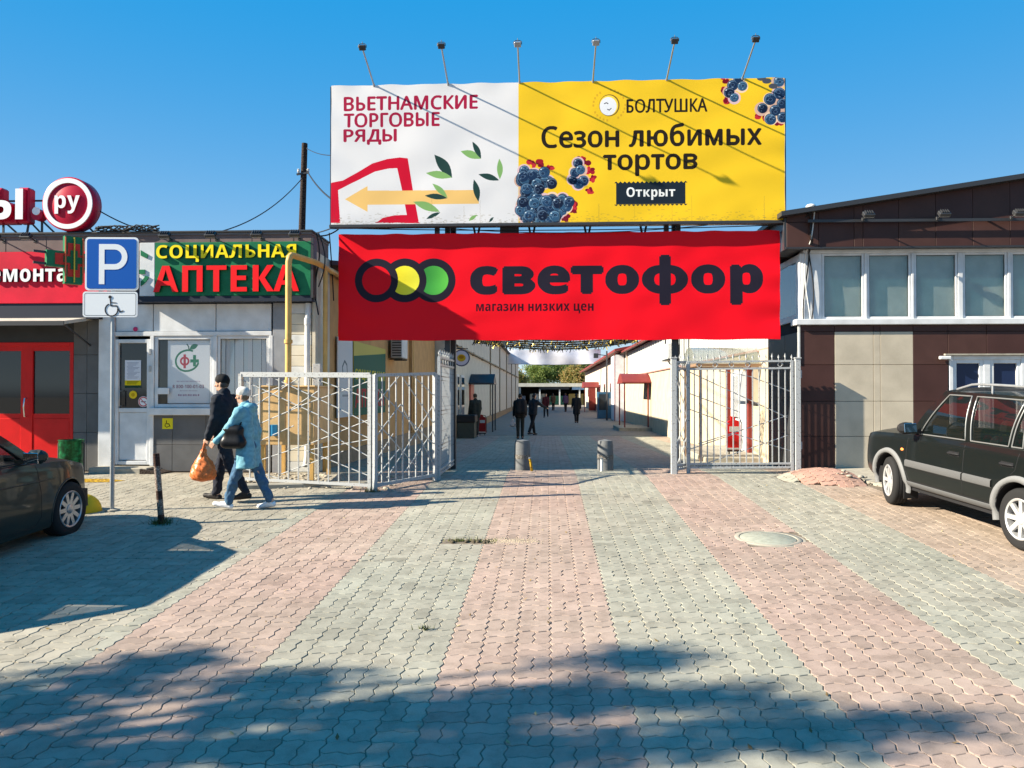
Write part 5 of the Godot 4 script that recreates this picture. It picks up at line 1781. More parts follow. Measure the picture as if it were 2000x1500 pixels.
	for k in 3: pbox("conduit", M.dark_metal, rw, 4.9, 4.93, 2.5, 3.5 + 0.1 * k, -27.0 - k * 0.9, -26.94 - k * 0.9)
	pbox("step", M.concrete, rw, 3.5, 4.9, -0.4, gy(-19) + 0.14, -21.2, -17.3, 0.02)
	var pc := glass(Color(0.2, 0.23, 0.18), 0.45, 0.1)
	porch("arched translucent porch canopy behind the ornamental gate", 3.35, 4.88, -19.4, -17.4, 2.12, 0.42, pc, mat(Color(0.25, 0.16, 0.1), 0.6), [Vector2(3.45, -17.5), Vector2(3.45, -19.3)])
	porch("dark red porch canopy on red posts along the sunlit cream wall", 3.55, 4.88, -39.2, -36.4, 1.98, 0.42, M.roof_red, M.roof_red, [Vector2(3.65, -36.5), Vector2(3.65, -39.1), Vector2(4.75, -36.5)])
	var ps := thing("porch_step", "pale concrete step under the dark red porch canopy", "step", Vector3(4.2, -0.33, -37.8))
	pbox("slab", M.concrete, ps, -0.85, 0.7, -0.05, 0.16, -1.6, 1.6, 0.02)
	# ventilation box on the ribbed wall
	var vb := thing("wall_air_unit", "air conditioner with hanging pipes on the ribbed white wall", "air conditioner", Vector3(4.75, 2.75, -29.8))
	pbox("case", M.white_paint, vb, -0.2, 0.2, 0.0, 0.6, -0.5, 0.5, 0.02)
	pbox("shelf", M.dark_metal, vb, -0.25, 0.22, -0.06, -0.01, -0.6, 0.6)
	var hp := MB.new()
	hp.tube(PackedVector3Array([Vector3(-0.1, 1.0, -0.6), Vector3(-0.12, 0.5, -0.65), Vector3(-0.1, 0.1, -0.6), Vector3(0.1, -0.2, -0.6)]), 0.03, 6)
	part(hp, "hose", M.black, vb)

	# --- second building on the right
	var r2 := thing("pink_alley_building", "pinkish building with a red eave further down the sunlit side", "building")
	pbox("wall", mat(Color(0.56, 0.46, 0.38), 0.85, 0, "wall", 2.0), r2, 4.9, 12, -0.6, 4.1, -100, -48.02)
	var r3 := MB.new()
	r3.prism(PackedVector2Array([Vector2(4.2, 4.05), Vector2(12, 5.6), Vector2(12, 5.75), Vector2(4.2, 4.2)]), -100, -48.0)
	part(r3, "roof", M.roof_red, r2)
	for k in 6:
		var w := pbox("window", M.white_pvc, r2, 4.86, 4.9, 0.9, 2.3, -60.0 - k * 6.5, -58.2 - k * 6.5, 0.01)
		pbox("pane", M.pane_dark, w, 4.85, 4.858, 1.0, 2.2, -59.85 - k * 6.5, -58.35 - k * 6.5)
	pbox("red_pier", M.roof_red, r2, 4.2, 4.9, -0.4, 2.2, -78.5, -77.8)
	porch("small red porch roof far down the sunlit side", 3.4, 4.88, -76.5, -72.0, 2.0, 0.5, M.roof_red, M.roof_red, [Vector2(3.5, -72.2)])
	var wb := thing("white_shop_board", "tall white shop board standing at the wall past the red porch", "board", Vector3(4.55, -0.33, -50.5))
	pbox("panel", mat(Color(0.68, 0.69, 0.74), 0.5, 0, "wall", 1.6), wb, -0.25, 0.3, 0.0, 4.2, -1.6, 1.6, 0.01)
	pbox("edge", M.roof_red, wb, -0.3, -0.26, 0.0, 4.3, 1.45, 1.6)
	var vm := thing("vending_machine", "dark blue vending machine standing beside the tall white board", "vending machine", Vector3(4.0, -0.33, -54.0))
	pbox("cabinet", mat(Color(0.03, 0.1, 0.18), 0.4), vm, -0.5, 0.5, 0, 1.85, -0.5, 0.5, 0.02)
	pbox("window", mat(Color(0.02, 0.03, 0.04), 0.1), vm, -0.42, 0.2, 0.6, 1.7, 0.5, 0.515)
	pbox("coin_panel", M.steel, vm, 0.26, 0.42, 0.9, 1.4, 0.5, 0.515)

	# --- white banner spanning the alley
	var wbn := thing("alley_banner", "white banner stretched across the alley between the eaves", "banner")
	var rows := []
	for j in 5:
		var row := []
		for i in 31:
			var u := i / 30.0
			row.append(Vector3(lerpf(-3.55, 4.85, u), 4.12 + j * 0.33 - 0.1 * sin(PI * u), -70 + 0.12 * sin(u * 9 + j) + 0.05 * sin(u * 23)))
		rows.append(row)
	var bm := MB.new()
	bm.sheet(rows)
	part(bm, "cloth", mat(Color(0.72, 0.72, 0.78), 0.7, 0, "wall", 4.0), wbn)
	bm = MB.new()
	bm.tube(PackedVector3Array([Vector3(-3.6, 4.1, -70), Vector3(0.6, 4.0, -70), Vector3(4.9, 4.1, -70)]), 0.02, 5)
	part(bm, "rope", M.black, wbn)
	# --- net of garlands behind the red banner
	var gn := thing("tinsel_garland", "dark net garland with gold tinsel hanging under the red banner", "garland")
	var g1 := MB.new()
	var g2 := MB.new()
	var r := RandomNumberGenerator.new()
	r.seed = 31
	for k in 6:
		var p := PackedVector3Array()
		for i in 15:
			var u := i / 14.0
			p.append(Vector3(lerpf(-1.62, 1.98, u), 2.74 - 0.055 * k * 0.5 - 0.17 * sin(PI * u) * (0.6 + 0.08 * k), -16.4 - k * 0.12))
		g1.tube(p, 0.02, 5)
		for i in 180:
			var u := r.randf()
			var q := Vector3(lerpf(-1.62, 1.98, u), 2.74 - 0.055 * k * 0.5 - 0.17 * sin(PI * u) * (0.6 + 0.08 * k), -16.4 - k * 0.12)
			var a := Vector3(r.randf_range(-1, 1), r.randf_range(-1.6, 0.3), r.randf_range(-1, 1)) * 0.06
			var s := Vector3(r.randf_range(-1, 1), r.randf_range(-1, 1), r.randf_range(-1, 1)) * 0.012
			(g2 if r.randf() < 0.4 else g1).quad(q - s, q + s, q + a + s, q + a - s)
	part(g1, "net", mat(Color(0.03, 0.03, 0.025), 0.7), gn)
	part(g2, "tinsel", mat(Color(0.5, 0.38, 0.08), 0.35, 0.4), gn)

	# --- market hall that closes the alley
	var mh := thing("market_hall", "low pale roofed market hall closing the far end of the alley", "building")
	pbox("back_wall", M.inside, mh, -9, 10, -0.5, 2.4, -121, -120.5)
	pbox("roof", mat(Color(0.55, 0.53, 0.46), 0.8, 0, "wall", 3.0), mh, -10, 11, 2.35, 2.85, -121, -112)
	pbox("fascia", M.dark_metal, mh, -1.2, 3.2, 1.95, 2.35, -112.4, -112.2)
	for k in 6: pbox("pillar", M.white_paint, mh, -7.0 + k * 2.9, -6.8 + k * 2.9, -0.4, 2.36, -112.5, -112.3)
	for k in 4: pbox("stall_front", [mat(Color(0.3, 0.36, 0.5), 0.7), mat(Color(0.5, 0.52, 0.5), 0.7), mat(Color(0.08, 0.3, 0.2), 0.7), mat(Color(0.4, 0.33, 0.15), 0.7)][k], mh, -5.5 + k * 2.9, -3.3 + k * 2.9, -0.35, 1.0 + 0.3 * (k % 2), -116, -115)
	pbox("sign_strip", mat(Color(0.25, 0.4, 0.62), 0.5), mh, 3.6, 7.0, 1.9, 2.34, -112.4, -112.25)
	pbox("side_wall", M.cream_pale, mh, 7.5, 12, -0.5, 3.1, -121, -104)
	pbox("side_wall", M.cream_pale, mh, -12, -5.5, -0.5, 3.1, -121, -104)

	# --- fire extinguisher boards
	for k in 2:
		var at: Vector3 = [Vector3(4.28, gy(-18.0) + 0.14, -17.9), Vector3(-2.75, -0.33, -32.4)][k]
		var e := thing("fire_extinguisher_board", ["red fire extinguisher shaped board standing behind the ornamental gate", "small dark red fire extinguisher board by the left awning"][k], "board", at, [0.1, -0.2][k], "fire extinguisher boards")
		var w := 0.165
		var o := PackedVector2Array([Vector2(-w, 0.1), Vector2(w, 0.1), Vector2(w, 0.66)])
		for i in range(1, 9):
			var a := PI * i / 18.0
			o.append(Vector2(w - 0.09 + cos(a) * 0.09, 0.66 + sin(a) * 0.12))
		o.append(Vector2(0.04, 0.79)); o.append(Vector2(0.04, 0.86)); o.append(Vector2(-0.08, 0.88)); o.append(Vector2(-0.07, 0.79))
		for i in range(1, 9):
			var a := PI / 2 + PI * i / 18.0
			o.append(Vector2(-w + 0.09 + cos(a) * 0.09, 0.66 + sin(a) * 0.12))
		var rm := MB.new()
		rm.prism(o, -0.012, 0.012)
		part(rm, "red_panel", mat(Color(0.62, 0.012, 0.015) if k == 0 else Color(0.3, 0.02, 0.02), 0.4), e)
		pbox("white_label", M.white_paint, e, -0.1, 0.12, 0.52, 0.64, 0.012, 0.016)
		pbox("white_base_band", M.white_paint, e, -0.15, 0.15, 0.11, 0.15, 0.012, 0.016)
		var hm := MB.new()
		hm.tube(PackedVector3Array([Vector3(0.03, 0.85, 0.015), Vector3(0.14, 0.83, 0.015), Vector3(0.19, 0.7, 0.015), Vector3(0.19, 0.12, 0.015)]), 0.013, 6)
		part(hm, "hose", M.black, e)
		for s in [-0.1, 0.1]: pbox("leg", M.dark_metal, e, s - 0.012, s + 0.012, 0.0, 0.12, -0.03, 0.0)
		pbox("foot_bar", M.dark_metal, e, -0.17, 0.17, 0.06, 0.1, -0.01, 0.01)
	# pipe post of the right alley wall
	var ap := thing("alley_lamp_post", "thin dark post with a bracket standing on the sunlit side", "post", Vector3(3.85, -0.33, -50.0))
	var am := MB.new()
	am.cyl(Vector3(0, 0, 0), Vector3(0, 4.5, 0), 0.06, 0.05, 10)
	part(am, "shaft", M.dark_metal, ap)
	am = MB.new()
	am.bar(Vector3(0, 4.2, 0), Vector3(-0.7, 4.3, 0), 0.05, 0.05)
	am.cbox(Vector3(-0.85, 4.05, -0.15), Vector3(-0.55, 4.35, 0.15), 0.02)
	part(am, "lamp_head", M.dark_metal, ap)
# ------------------------------------------------------------------ cars; local axes: forward -z, right +x, origin on the ground between the axles
func key(k: Array, s: float, col: int) -> float:
	var n := k.size()
	if s <= k[0][0]: return k[0][col]
	for i in n - 1:
		if s <= k[i + 1][0]:
			var t: float = (s - k[i][0]) / (k[i + 1][0] - k[i][0])
			return cubic_interpolate(k[i][col], k[i + 1][col], k[maxi(i - 1, 0)][col], k[mini(i + 2, n - 1)][col], t)
	return k[n - 1][col]

func bulge(t: float) -> float:
	var b := [[0.0, 0.93], [0.08, 0.975], [0.3, 1.0], [0.55, 1.0], [0.72, 0.992], [0.9, 0.98], [1.0, 0.955]]
	return key(b, t, 1)

func car_side(sp: Dictionary, sgn: float) -> MB:
	var N := 110
	var J := 20
	var P := []
	var inside := []
	for i in N + 1:
		var s: float = sp.len * i / N
		var col := []
		var ins := []
		for j in J + 1:
			var t := float(j) / J
			var yb: float = key(sp.k, s, 2)
			var y := lerpf(yb, key(sp.k, s, 3), t)
			col.append(Vector3(key(sp.k, s, 1) * bulge(t), y, s))
			var hit := false
			for c in sp.axles:
				if Vector2(s - c, y - sp.wr).length() < sp.arch: hit = true
			ins.append(hit)
		P.append(col)
		inside.append(ins)
	var Q := []
	for i in N + 1:
		var col := []
		for j in J + 1:
			var p: Vector3 = P[i][j]
			if inside[i][j]:
				for c in sp.axles:
					var d := Vector2(p.z - c, p.y - sp.wr)
					if d.length() < sp.arch:
						if d.length() < 1e-3: d = Vector2(0, 1)
						var q: Vector2 = Vector2(c, sp.wr) + d.normalized() * sp.arch
						p = Vector3(p.x, maxf(q.y, 0.1), q.x)
			col.append(Vector3(sgn * p.x, p.y, sp.front + p.z))
		Q.append(col)
	var m := MB.new()
	for i in N:
		for j in J:
			var k: int = int(inside[i][j]) + int(inside[i + 1][j]) + int(inside[i + 1][j + 1]) + int(inside[i][j + 1])
			if k == 4: continue
			var nn := []
			for q in [[i, j], [i + 1, j], [i + 1, j + 1], [i, j + 1]]:
				var dx: Vector3 = P[mini(q[0] + 1, N)][q[1]] - P[maxi(q[0] - 1, 0)][q[1]]
				var dy: Vector3 = P[q[0]][mini(q[1] + 1, J)] - P[q[0]][maxi(q[1] - 1, 0)]
				var c := dy.cross(dx).normalized()
				nn.append(Vector3(sgn * c.x, c.y, c.z))
			var a: Vector3 = Q[i][j]
			var b: Vector3 = Q[i + 1][j]
			var c2: Vector3 = Q[i + 1][j + 1]
			var d2: Vector3 = Q[i][j + 1]
			if sgn > 0:
				m.trin(a, c2, b, nn[0], nn[2], nn[1]); m.trin(a, d2, c2, nn[0], nn[3], nn[2])
			else:
				m.trin(a, b, c2, nn[0], nn[1], nn[2]); m.trin(a, c2, d2, nn[0], nn[2], nn[3])
	return m

# point on the side of the greenhouse: s along, h from belt (0) to roof rail (1)
func gpt(sp: Dictionary, s: float, h: float, sgn: float, off := 0.0) -> Vector3:
	var bx: float = sp.belt_w
	var rx: float = sp.roof_w
	var taper := 1.0 - 0.05 * pow((s - sp.len * 0.55) / (sp.len * 0.45), 2)
	var x := (lerpf(bx, rx, h) + 0.035 * sin(PI * h) + off) * taper
	return Vector3(sgn * x, lerpf(key(sp.k, s, 3) + 0.005, sp.roof_y - sp.roof_drop * pow((s - sp.roof_mid) / 1.2, 2), h), sp.front + s)

func gquad(m: MB, sp: Dictionary, q: Array, sgn: float, off: float, n := 5) -> void:
	# q: bottom front, bottom rear, top rear, top front as (s, h)
	var rows := []
	for j in n + 1:
		var v := float(j) / n
		var row := []
		for i in n + 1:
			var u := float(i) / n
			var p: Vector2 = (q[0] as Vector2).lerp(q[1], u).lerp((q[3] as Vector2).lerp(q[2], u), v)
			row.append(gpt(sp, p.x, p.y, sgn, off))
		rows.append(row)
	m.sheet(rows, sgn > 0)

func ribbon(pts: PackedVector3Array, r: float) -> MB:
	var m := MB.new()
	m.tube(pts, r, 6)
	return m

func wheel(parent: Node3D, at: Vector3, r: float, w: float, sgn: float, spokes: int, steer: float, rimm: Material) -> void:
	var o := Node3D.new()
	o.name = take_name(parent, "wheel")
	parent.add_child(o)
	o.position = at
	o.rotation.y = steer
	var b := Basis(Vector3(0, 0, 1), Vector3(sgn, 0, 0), Vector3(0, 1, 0))
	if sgn < 0: b = Basis(Vector3(0, 0, -1), Vector3(-1, 0, 0), Vector3(0, 1, 0))
	var h := w / 2
	var ri := r * 0.66
	var t := MB.new()
	t.lathe([Vector2(ri, -h * 0.9), Vector2(r * 0.86, -h), Vector2(r * 0.965, -h * 0.86), Vector2(r, -h * 0.62), Vector2(r, -h * 0.42), Vector2(r - 0.008, -h * 0.40), Vector2(r - 0.008, -h * 0.34), Vector2(r, -h * 0.32), Vector2(r, -h * 0.05), Vector2(r - 0.008, -h * 0.04), Vector2(r - 0.008, h * 0.04), Vector2(r, h * 0.05), Vector2(r, h * 0.32), Vector2(r - 0.008, h * 0.34), Vector2(r - 0.008, h * 0.40), Vector2(r, h * 0.42), Vector2(r, h * 0.62), Vector2(r * 0.965, h * 0.86), Vector2(r * 0.86, h), Vector2(ri, h * 0.9)], 44, b)
	part(t, "tyre", M.rubber, o)
	var rm := MB.new()
	rm.lathe([Vector2(ri * 0.93, -h * 0.8), Vector2(ri * 0.93, h * 0.72), Vector2(ri * 1.02, h * 0.93), Vector2(ri * 0.98, h * 0.98), Vector2(ri * 0.91, h * 0.9), Vector2(ri * 0.9, -h * 0.5)], 44, b)
	for k in spokes:
		var a := TAU * k / spokes
		var d := b * Vector3(cos(a), 0, sin(a))
		var e := b * Vector3(-sin(a), 0, cos(a))
		var n := b.y
		var i0 := d * ri * 0.16 + n * h * 0.78
		var i1 := d * ri * 0.94 + n * h * 0.86
		var w0 := ri * 0.12
		var w1 := ri * (0.15 if spokes < 8 else 0.11)
		var dn := n * -0.03
		rm.quad(i0 - e * w0, i1 - e * w1, i1 + e * w1, i0 + e * w0)
		rm.quad(i0 + e * w0, i1 + e * w1, i1 + e * w1 + dn, i0 + e * w0 + dn)
		rm.quad(i0 - e * w0 + dn, i1 - e * w1 + dn, i1 - e * w1, i0 - e * w0)
	rm.lathe([Vector2(ri * 0.27, h * 0.55), Vector2(ri * 0.26, h * 0.84), Vector2(ri * 0.2, h * 0.9), Vector2(0.0, h * 0.92)], 20, b)
	part(rm, "rim", rimm, o)
	var dk := MB.new()
	dk.lathe([Vector2(ri * 0.74, h * 0.2), Vector2(ri * 0.74, h * 0.3), Vector2(0.0, h * 0.3)], 28, b)
	part(dk, "brake_disc", mat(Color(0.12, 0.11, 0.1), 0.5, 0.6), o)
	var bk := MB.new()
	bk.lathe([Vector2(ri * 0.93, -h * 0.1), Vector2(0.0, -h * 0.1)], 28, b)
	part(bk, "back_plate", M.black, o)

func make_car(sp: Dictionary, root: Node3D) -> void:
	var paint: Material = sp.paint
	for sgn in [1.0, -1.0]: part(car_side(sp, sgn), "side_panel", paint, root)
	# hood, ledges, deck
	var hood := MB.new()
	var rows := []
	for i in 21:
		var s: float = sp.cowl * i / 20.0
		var row := []
		for j in 17:
			var u := j / 8.0 - 1.0
			var ye: float = key(sp.k, s, 3)
			row.append(Vector3(u * key(sp.k, s, 1) * 0.955, lerpf(ye, key(sp.k, s, 4), 1.0 - pow(absf(u), 2.6)), sp.front + s))
		rows.append(row)
	hood.sheet(rows, true)
	part(hood, "hood", paint, root)
	rows = []
	for i in 9:
		var s: float = lerpf(sp.deck, sp.len, i / 8.0)
		var row := []
		for j in 17:
			var u := j / 8.0 - 1.0
			var ye: float = key(sp.k, s, 3)
			row.append(Vector3(u * key(sp.k, s, 1) * 0.955, lerpf(ye, key(sp.k, s, 4), 1.0 - pow(absf(u), 2.6)), sp.front + s))
		rows.append(row)
	hood = MB.new()
	hood.sheet(rows, true)
	part(hood, "rear_deck", paint, root)
	for sgn in [1.0, -1.0]:
		rows = [[], [], []]
		for i in 41:
			var s: float = lerpf(sp.cowl - 0.3, sp.len - 0.02, i / 40.0)
			var e: float = key(sp.k, s, 1) * 0.955
			var y: float = key(sp.k, s, 3)
			rows[0].append(Vector3(sgn * e, y, sp.front + s))
			rows[1].append(Vector3(sgn * lerpf(e, sp.belt_w, 0.6), y + 0.012, sp.front + s))
			rows[2].append(Vector3(sgn * (sp.belt_w - 0.03), y + 0.006, sp.front + s))
		var lg := MB.new()
		lg.sheet(rows, sgn > 0)
		part(lg, "shoulder", paint, root)
	# nose and tail
	for e in 2:
		var s: float = [0.0, sp.len][e]
		rows = []
		for j in 15:
			var t := j / 14.0
			var y := lerpf(key(sp.k, s, 2), key(sp.k, s, 3), t)
			var row := []
			for i in 17:
				var u := i / 8.0 - 1.0
				var bow := 0.10 * (1.0 - u * u) * (0.6 + 0.4 * sin(PI * t))
				var yy := lerpf(y, lerpf(key(sp.k, s, 2), key(sp.k, s, 4), t), 1.0 - pow(absf(u), 2.6))
				row.append(Vector3(u * key(sp.k, s, 1) * bulge(t), yy, sp.front + s + (-bow if e == 0 else bow)))
			rows.append(row)
		var m := MB.new()
		m.sheet(rows.slice(0, 6) if sp.has("bumper") else rows, e == 0)
		part(m, ["front_bumper", "rear_bumper"][e], paint if not sp.has("bumper") else sp.bumper, root)
		if sp.has("bumper"):
			m = MB.new()
			m.sheet(rows.slice(5, 15), e == 0)
			part(m, ["grille_panel", "tailgate"][e], paint, root)
		rows = []
		for j in 2:
			var row := []
			for i in 17:
				var u := i / 8.0 - 1.0
				row.append(Vector3(u * key(sp.k, s, 1) * 0.955, lerpf(key(sp.k, s, 3), key(sp.k, s, 4), 1.0 - pow(absf(u), 2.6)), sp.front + s + (0.0 if j == 0 else (-0.06 if e == 0 else 0.06) * (1.0 - u * u))))
			rows.append(row)
		m = MB.new()
		m.sheet(rows, e == 1)
		part(m, "lip", paint, root)
	# floor
	pbox("floor_pan", M.black, root, -sp.half * 0.9, sp.half * 0.9, 0.28, 0.5, sp.front + 0.35, sp.front + sp.len - 0.35)
	# arches: lips and wells
	for sgn in [1.0, -1.0]:
		for c in sp.axles:
			var wl: float = key(sp.k, c, 1)
			var path := PackedVector3Array()
			var well := [[], []]
			var fl := [[], [], [], []]
			for i in 29:
				var a := lerpf(-0.22, PI + 0.22, i / 28.0)
				var y: float = sp.wr + sin(a) * sp.arch
				var s: float = c - cos(a) * sp.arch
				var yb: float = key(sp.k, s, 2)
				var t := clampf((y - yb) / (key(sp.k, s, 3) - yb), 0, 1)
				var x: float = key(sp.k, s, 1) * bulge(t)
				path.append(Vector3(sgn * (x - 0.004), y, sp.front + s))
				well[0].append(Vector3(sgn * (x - 0.01), y, sp.front + s))
				well[1].append(Vector3(sgn * (x - 0.34), y, sp.front + s))
				var ro: float = sp.arch + sp.flare
				var y2: float = sp.wr + sin(a) * ro
				var s2: float = c - cos(a) * ro
				var x2: float = key(sp.k, clampf(s2, 0, sp.len), 1) * bulge(t)
				fl[0].append(Vector3(sgn * (x - 0.03), y, sp.front + s))
				fl[1].append(Vector3(sgn * (x + 0.022), y + sin(a) * 0.006, sp.front + s - cos(a) * 0.006))
				fl[2].append(Vector3(sgn * (x2 + 0.026), lerpf(y, y2, 0.8), sp.front + lerpf(s, s2, 0.8)))
				fl[3].append(Vector3(sgn * (x2 - 0.012), y2, sp.front + s2))
			var wm := MB.new()
			wm.sheet(well, sgn < 0)
			part(wm, "wheel_well", M.black, root)
			if sp.flare > 0.03:
				var fm := MB.new()
				fm.sheet(fl, sgn < 0)
				part(fm, "arch_flare", sp.trim, root)
			else:
				part(ribbon(path, 0.012), "arch_lip", paint, root)
	# greenhouse
	for sgn in [1.0, -1.0]:
		for q in sp.panes:
			var g := MB.new()
			gquad(g, sp, q, sgn, -0.006, 6)
			var pane := part(g, "side_window", sp.glass, root)
			var p := PackedVector3Array()
			for i in 5:
				for u in 8:
					var a: Vector2 = q[i % 4]
					var b: Vector2 = q[(i + 1) % 4]
					var w := a.lerp(b, u / 8.0)
					if i < 4: p.append(gpt(sp, w.x, w.y, sgn, 0.004))
			p.append(p[0])
			part(ribbon(p, 0.009), "window_trim", sp.wtrim, pane)
		for q in sp.pillars:
			var g := MB.new()
			gquad(g, sp, q, sgn, 0.004, 6)
			gquad(g, sp, q, sgn, -0.03, 6)
			part(g, "pillar", paint if q.size() < 5 else q[4], root)
	# roof
	rows = []
	for i in 17:
		var s := lerpf(sp.roof0, sp.roof1, i / 16.0)
		var row := []
		for j in 17:
			var u := j / 8.0 - 1.0
			var e := gpt(sp, s, 1.0, 1.0, 0.004)
			row.append(Vector3(u * e.x, e.y + 0.055 * (1.0 - pow(absf(u), 2.4)), e.z))
		rows.append(row)
	var rf := MB.new()
	rf.sheet(rows, true)
	part(rf, "roof", paint, root)
	# windscreen and rear window
	for e in 2:
		rows = []
		for j in 9:
			var v := j / 8.0
			var row := []
			for i in 17:
				var u := i / 8.0 - 1.0
				var sb: float = [sp.wind[0], sp.rear[0]][e]
				var stp: float = [sp.wind[1], sp.rear[1]][e]
				var pb := gpt(sp, sb, 0.0, 1.0, -0.01)
				var pt := gpt(sp, stp, 1.0, 1.0, -0.01)
				var p := pb.lerp(pt, v)
				var bow := (0.16 if e == 0 else 0.1) * (1.0 - u * u) * (1.0 - 0.6 * v)
				row.append(Vector3(p.x * u, p.y + 0.055 * (1.0 - pow(absf(u), 2.4)) * v + 0.03 * (1 - v) * (1 - u * u), p.z + (-bow if e == 0 else bow)))
			rows.append(row)
		var g := MB.new()
		g.sheet(rows, e == 0)
		part(g, ["windscreen", "rear_window"][e], sp.glass, root)
	# cabin: seats, dash, wheel
	var seat := mat(Color(0.05, 0.05, 0.055), 0.9, 0, "cloth", 0.3)
	var cz: float = sp.front + sp.wind[0]
	for x in [-0.36, 0.36]:
		for k in 2:
			var z: float = cz + [0.95, 1.85][k]
			var sm := MB.new()
			sm.cbox(Vector3(x - 0.23, 0.42, z - 0.25), Vector3(x + 0.23, 0.58, z + 0.25), 0.05)
			sm.cbox(Vector3(-0.22, 0.0, -0.06), Vector3(0.22, 0.6, 0.06), 0.05, Basis(Vector3.RIGHT, 0.25), Vector3(x, 0.56, z + 0.24))
			sm.cbox(Vector3(-0.12, 0.62, -0.05), Vector3(0.12, 0.78, 0.05), 0.04, Basis(Vector3.RIGHT, 0.2), Vector3(x, 0.56, z + 0.26))
			part(sm, "seat", seat, root)
	pbox("dashboard", M.black, root, -sp.belt_w + 0.06, sp.belt_w - 0.06, 0.6, key(sp.k, sp.wind[0], 3) + 0.02, cz - 0.1, cz + 0.3, 0.04)
	var sw := MB.new()
	var ring := PackedVector3Array()
	var sx: float = -0.36
	for i in 21: ring.append(Vector3(sx + cos(TAU * i / 20) * 0.18, key(sp.k, sp.wind[0], 3) + 0.02 + sin(TAU * i / 20) * 0.16, cz + 0.42 - sin(TAU * i / 20) * 0.08))
	sw.tube(ring, 0.014, 6)
	part(sw, "steering_wheel", M.black, root)
	# mirrors
	for sgn in [1.0, -1.0]:
		var p := gpt(sp, sp.mirror, 0.12, sgn, 0.0)
		var mm := MB.new()
		mm.cbox(Vector3(-0.11, -0.07, -0.05), Vector3(0.11, 0.08, 0.05), 0.045, Basis(Vector3.UP, sgn * -0.12), p + Vector3(sgn * 0.2, 0.02, 0))
		mm.ball(p + Vector3(sgn * 0.2, 0.025, -0.02), Vector3(0.118, 0.08, 0.078), 8, 16)
		mm.bar(p + Vector3(sgn * -0.03, -0.03, 0), p + Vector3(sgn * 0.14, -0.02, 0), 0.05, 0.04)
		var mo := part(mm, "mirror", paint if sp.has("mirror_paint") else M.black, root)
		var mg := MB.new()
		mg.cbox(Vector3(-0.09, -0.055, 0.072), Vector3(0.09, 0.062, 0.08), 0.02, Basis(Vector3.UP, sgn * -0.12) * Basis(Vector3.RIGHT, sp.get("tilt", -0.16)), p + Vector3(sgn * 0.2, 0.02, 0))
		part(mg, "mirror_glass", mat(Color(0.75, 0.8, 0.82), 0.03, 1.0), mo)
	for k in 2:
		wheel(root, Vector3(sp.half - sp.ww / 2 - 0.012, sp.wr, sp.front + sp.axles[k]), sp.wr, sp.ww, 1.0, sp.spokes, sp.steer if k == 0 else 0.0, sp.rim)
		wheel(root, Vector3(-sp.half + sp.ww / 2 + 0.012, sp.wr, sp.front + sp.axles[k]), sp.wr, sp.ww, -1.0, sp.spokes, sp.steer if k == 0 else 0.0, sp.rim)

# a line on the body side, given as (s, y); stands proud by off
func side_line(sp: Dictionary, q: Array, sgn: float, off: float) -> PackedVector3Array:
	var p := PackedVector3Array()
	for i in q.size() - 1:
		for u in 8:
			var w: Vector2 = (q[i] as Vector2).lerp(q[i + 1], u / 8.0)
			p.append(side_pt(sp, w.x, w.y, sgn, off))
	p.append(side_pt(sp, q[-1].x, q[-1].y, sgn, off))
	return p

func side_pt(sp: Dictionary, s: float, y: float, sgn: float, off: float) -> Vector3:
	var yb: float = key(sp.k, s, 2)
	var t := clampf((y - yb) / (key(sp.k, s, 3) - yb), 0, 1)
	return Vector3(sgn * (key(sp.k, s, 1) * bulge(t) + off), y, sp.front + s)

func side_band(sp: Dictionary, s0: float, s1: float, y0: float, y1: float, sgn: float, thick: float) -> MB:
	var rows := [[], [], [], []]
	for i in 15:
		var s := lerpf(s0, s1, i / 14.0)
		rows[0].append(side_pt(sp, s, y0, sgn, -0.004))
		rows[1].append(side_pt(sp, s, lerpf(y0, y1, 0.15), sgn, thick))
		rows[2].append(side_pt(sp, s, lerpf(y0, y1, 0.85), sgn, thick))
		rows[3].append(side_pt(sp, s, y1, sgn, -0.004))
	var m := MB.new()
	m.sheet(rows, sgn > 0)
	return m

func car_paint(c: Color, metal: float) -> StandardMaterial3D:
	var m := mat(c, 0.3, metal)
	m.metallic_specular = 0.22
	m.clearcoat_enabled = true
	m.clearcoat = 0.3
	m.clearcoat_roughness = 0.04
	return m

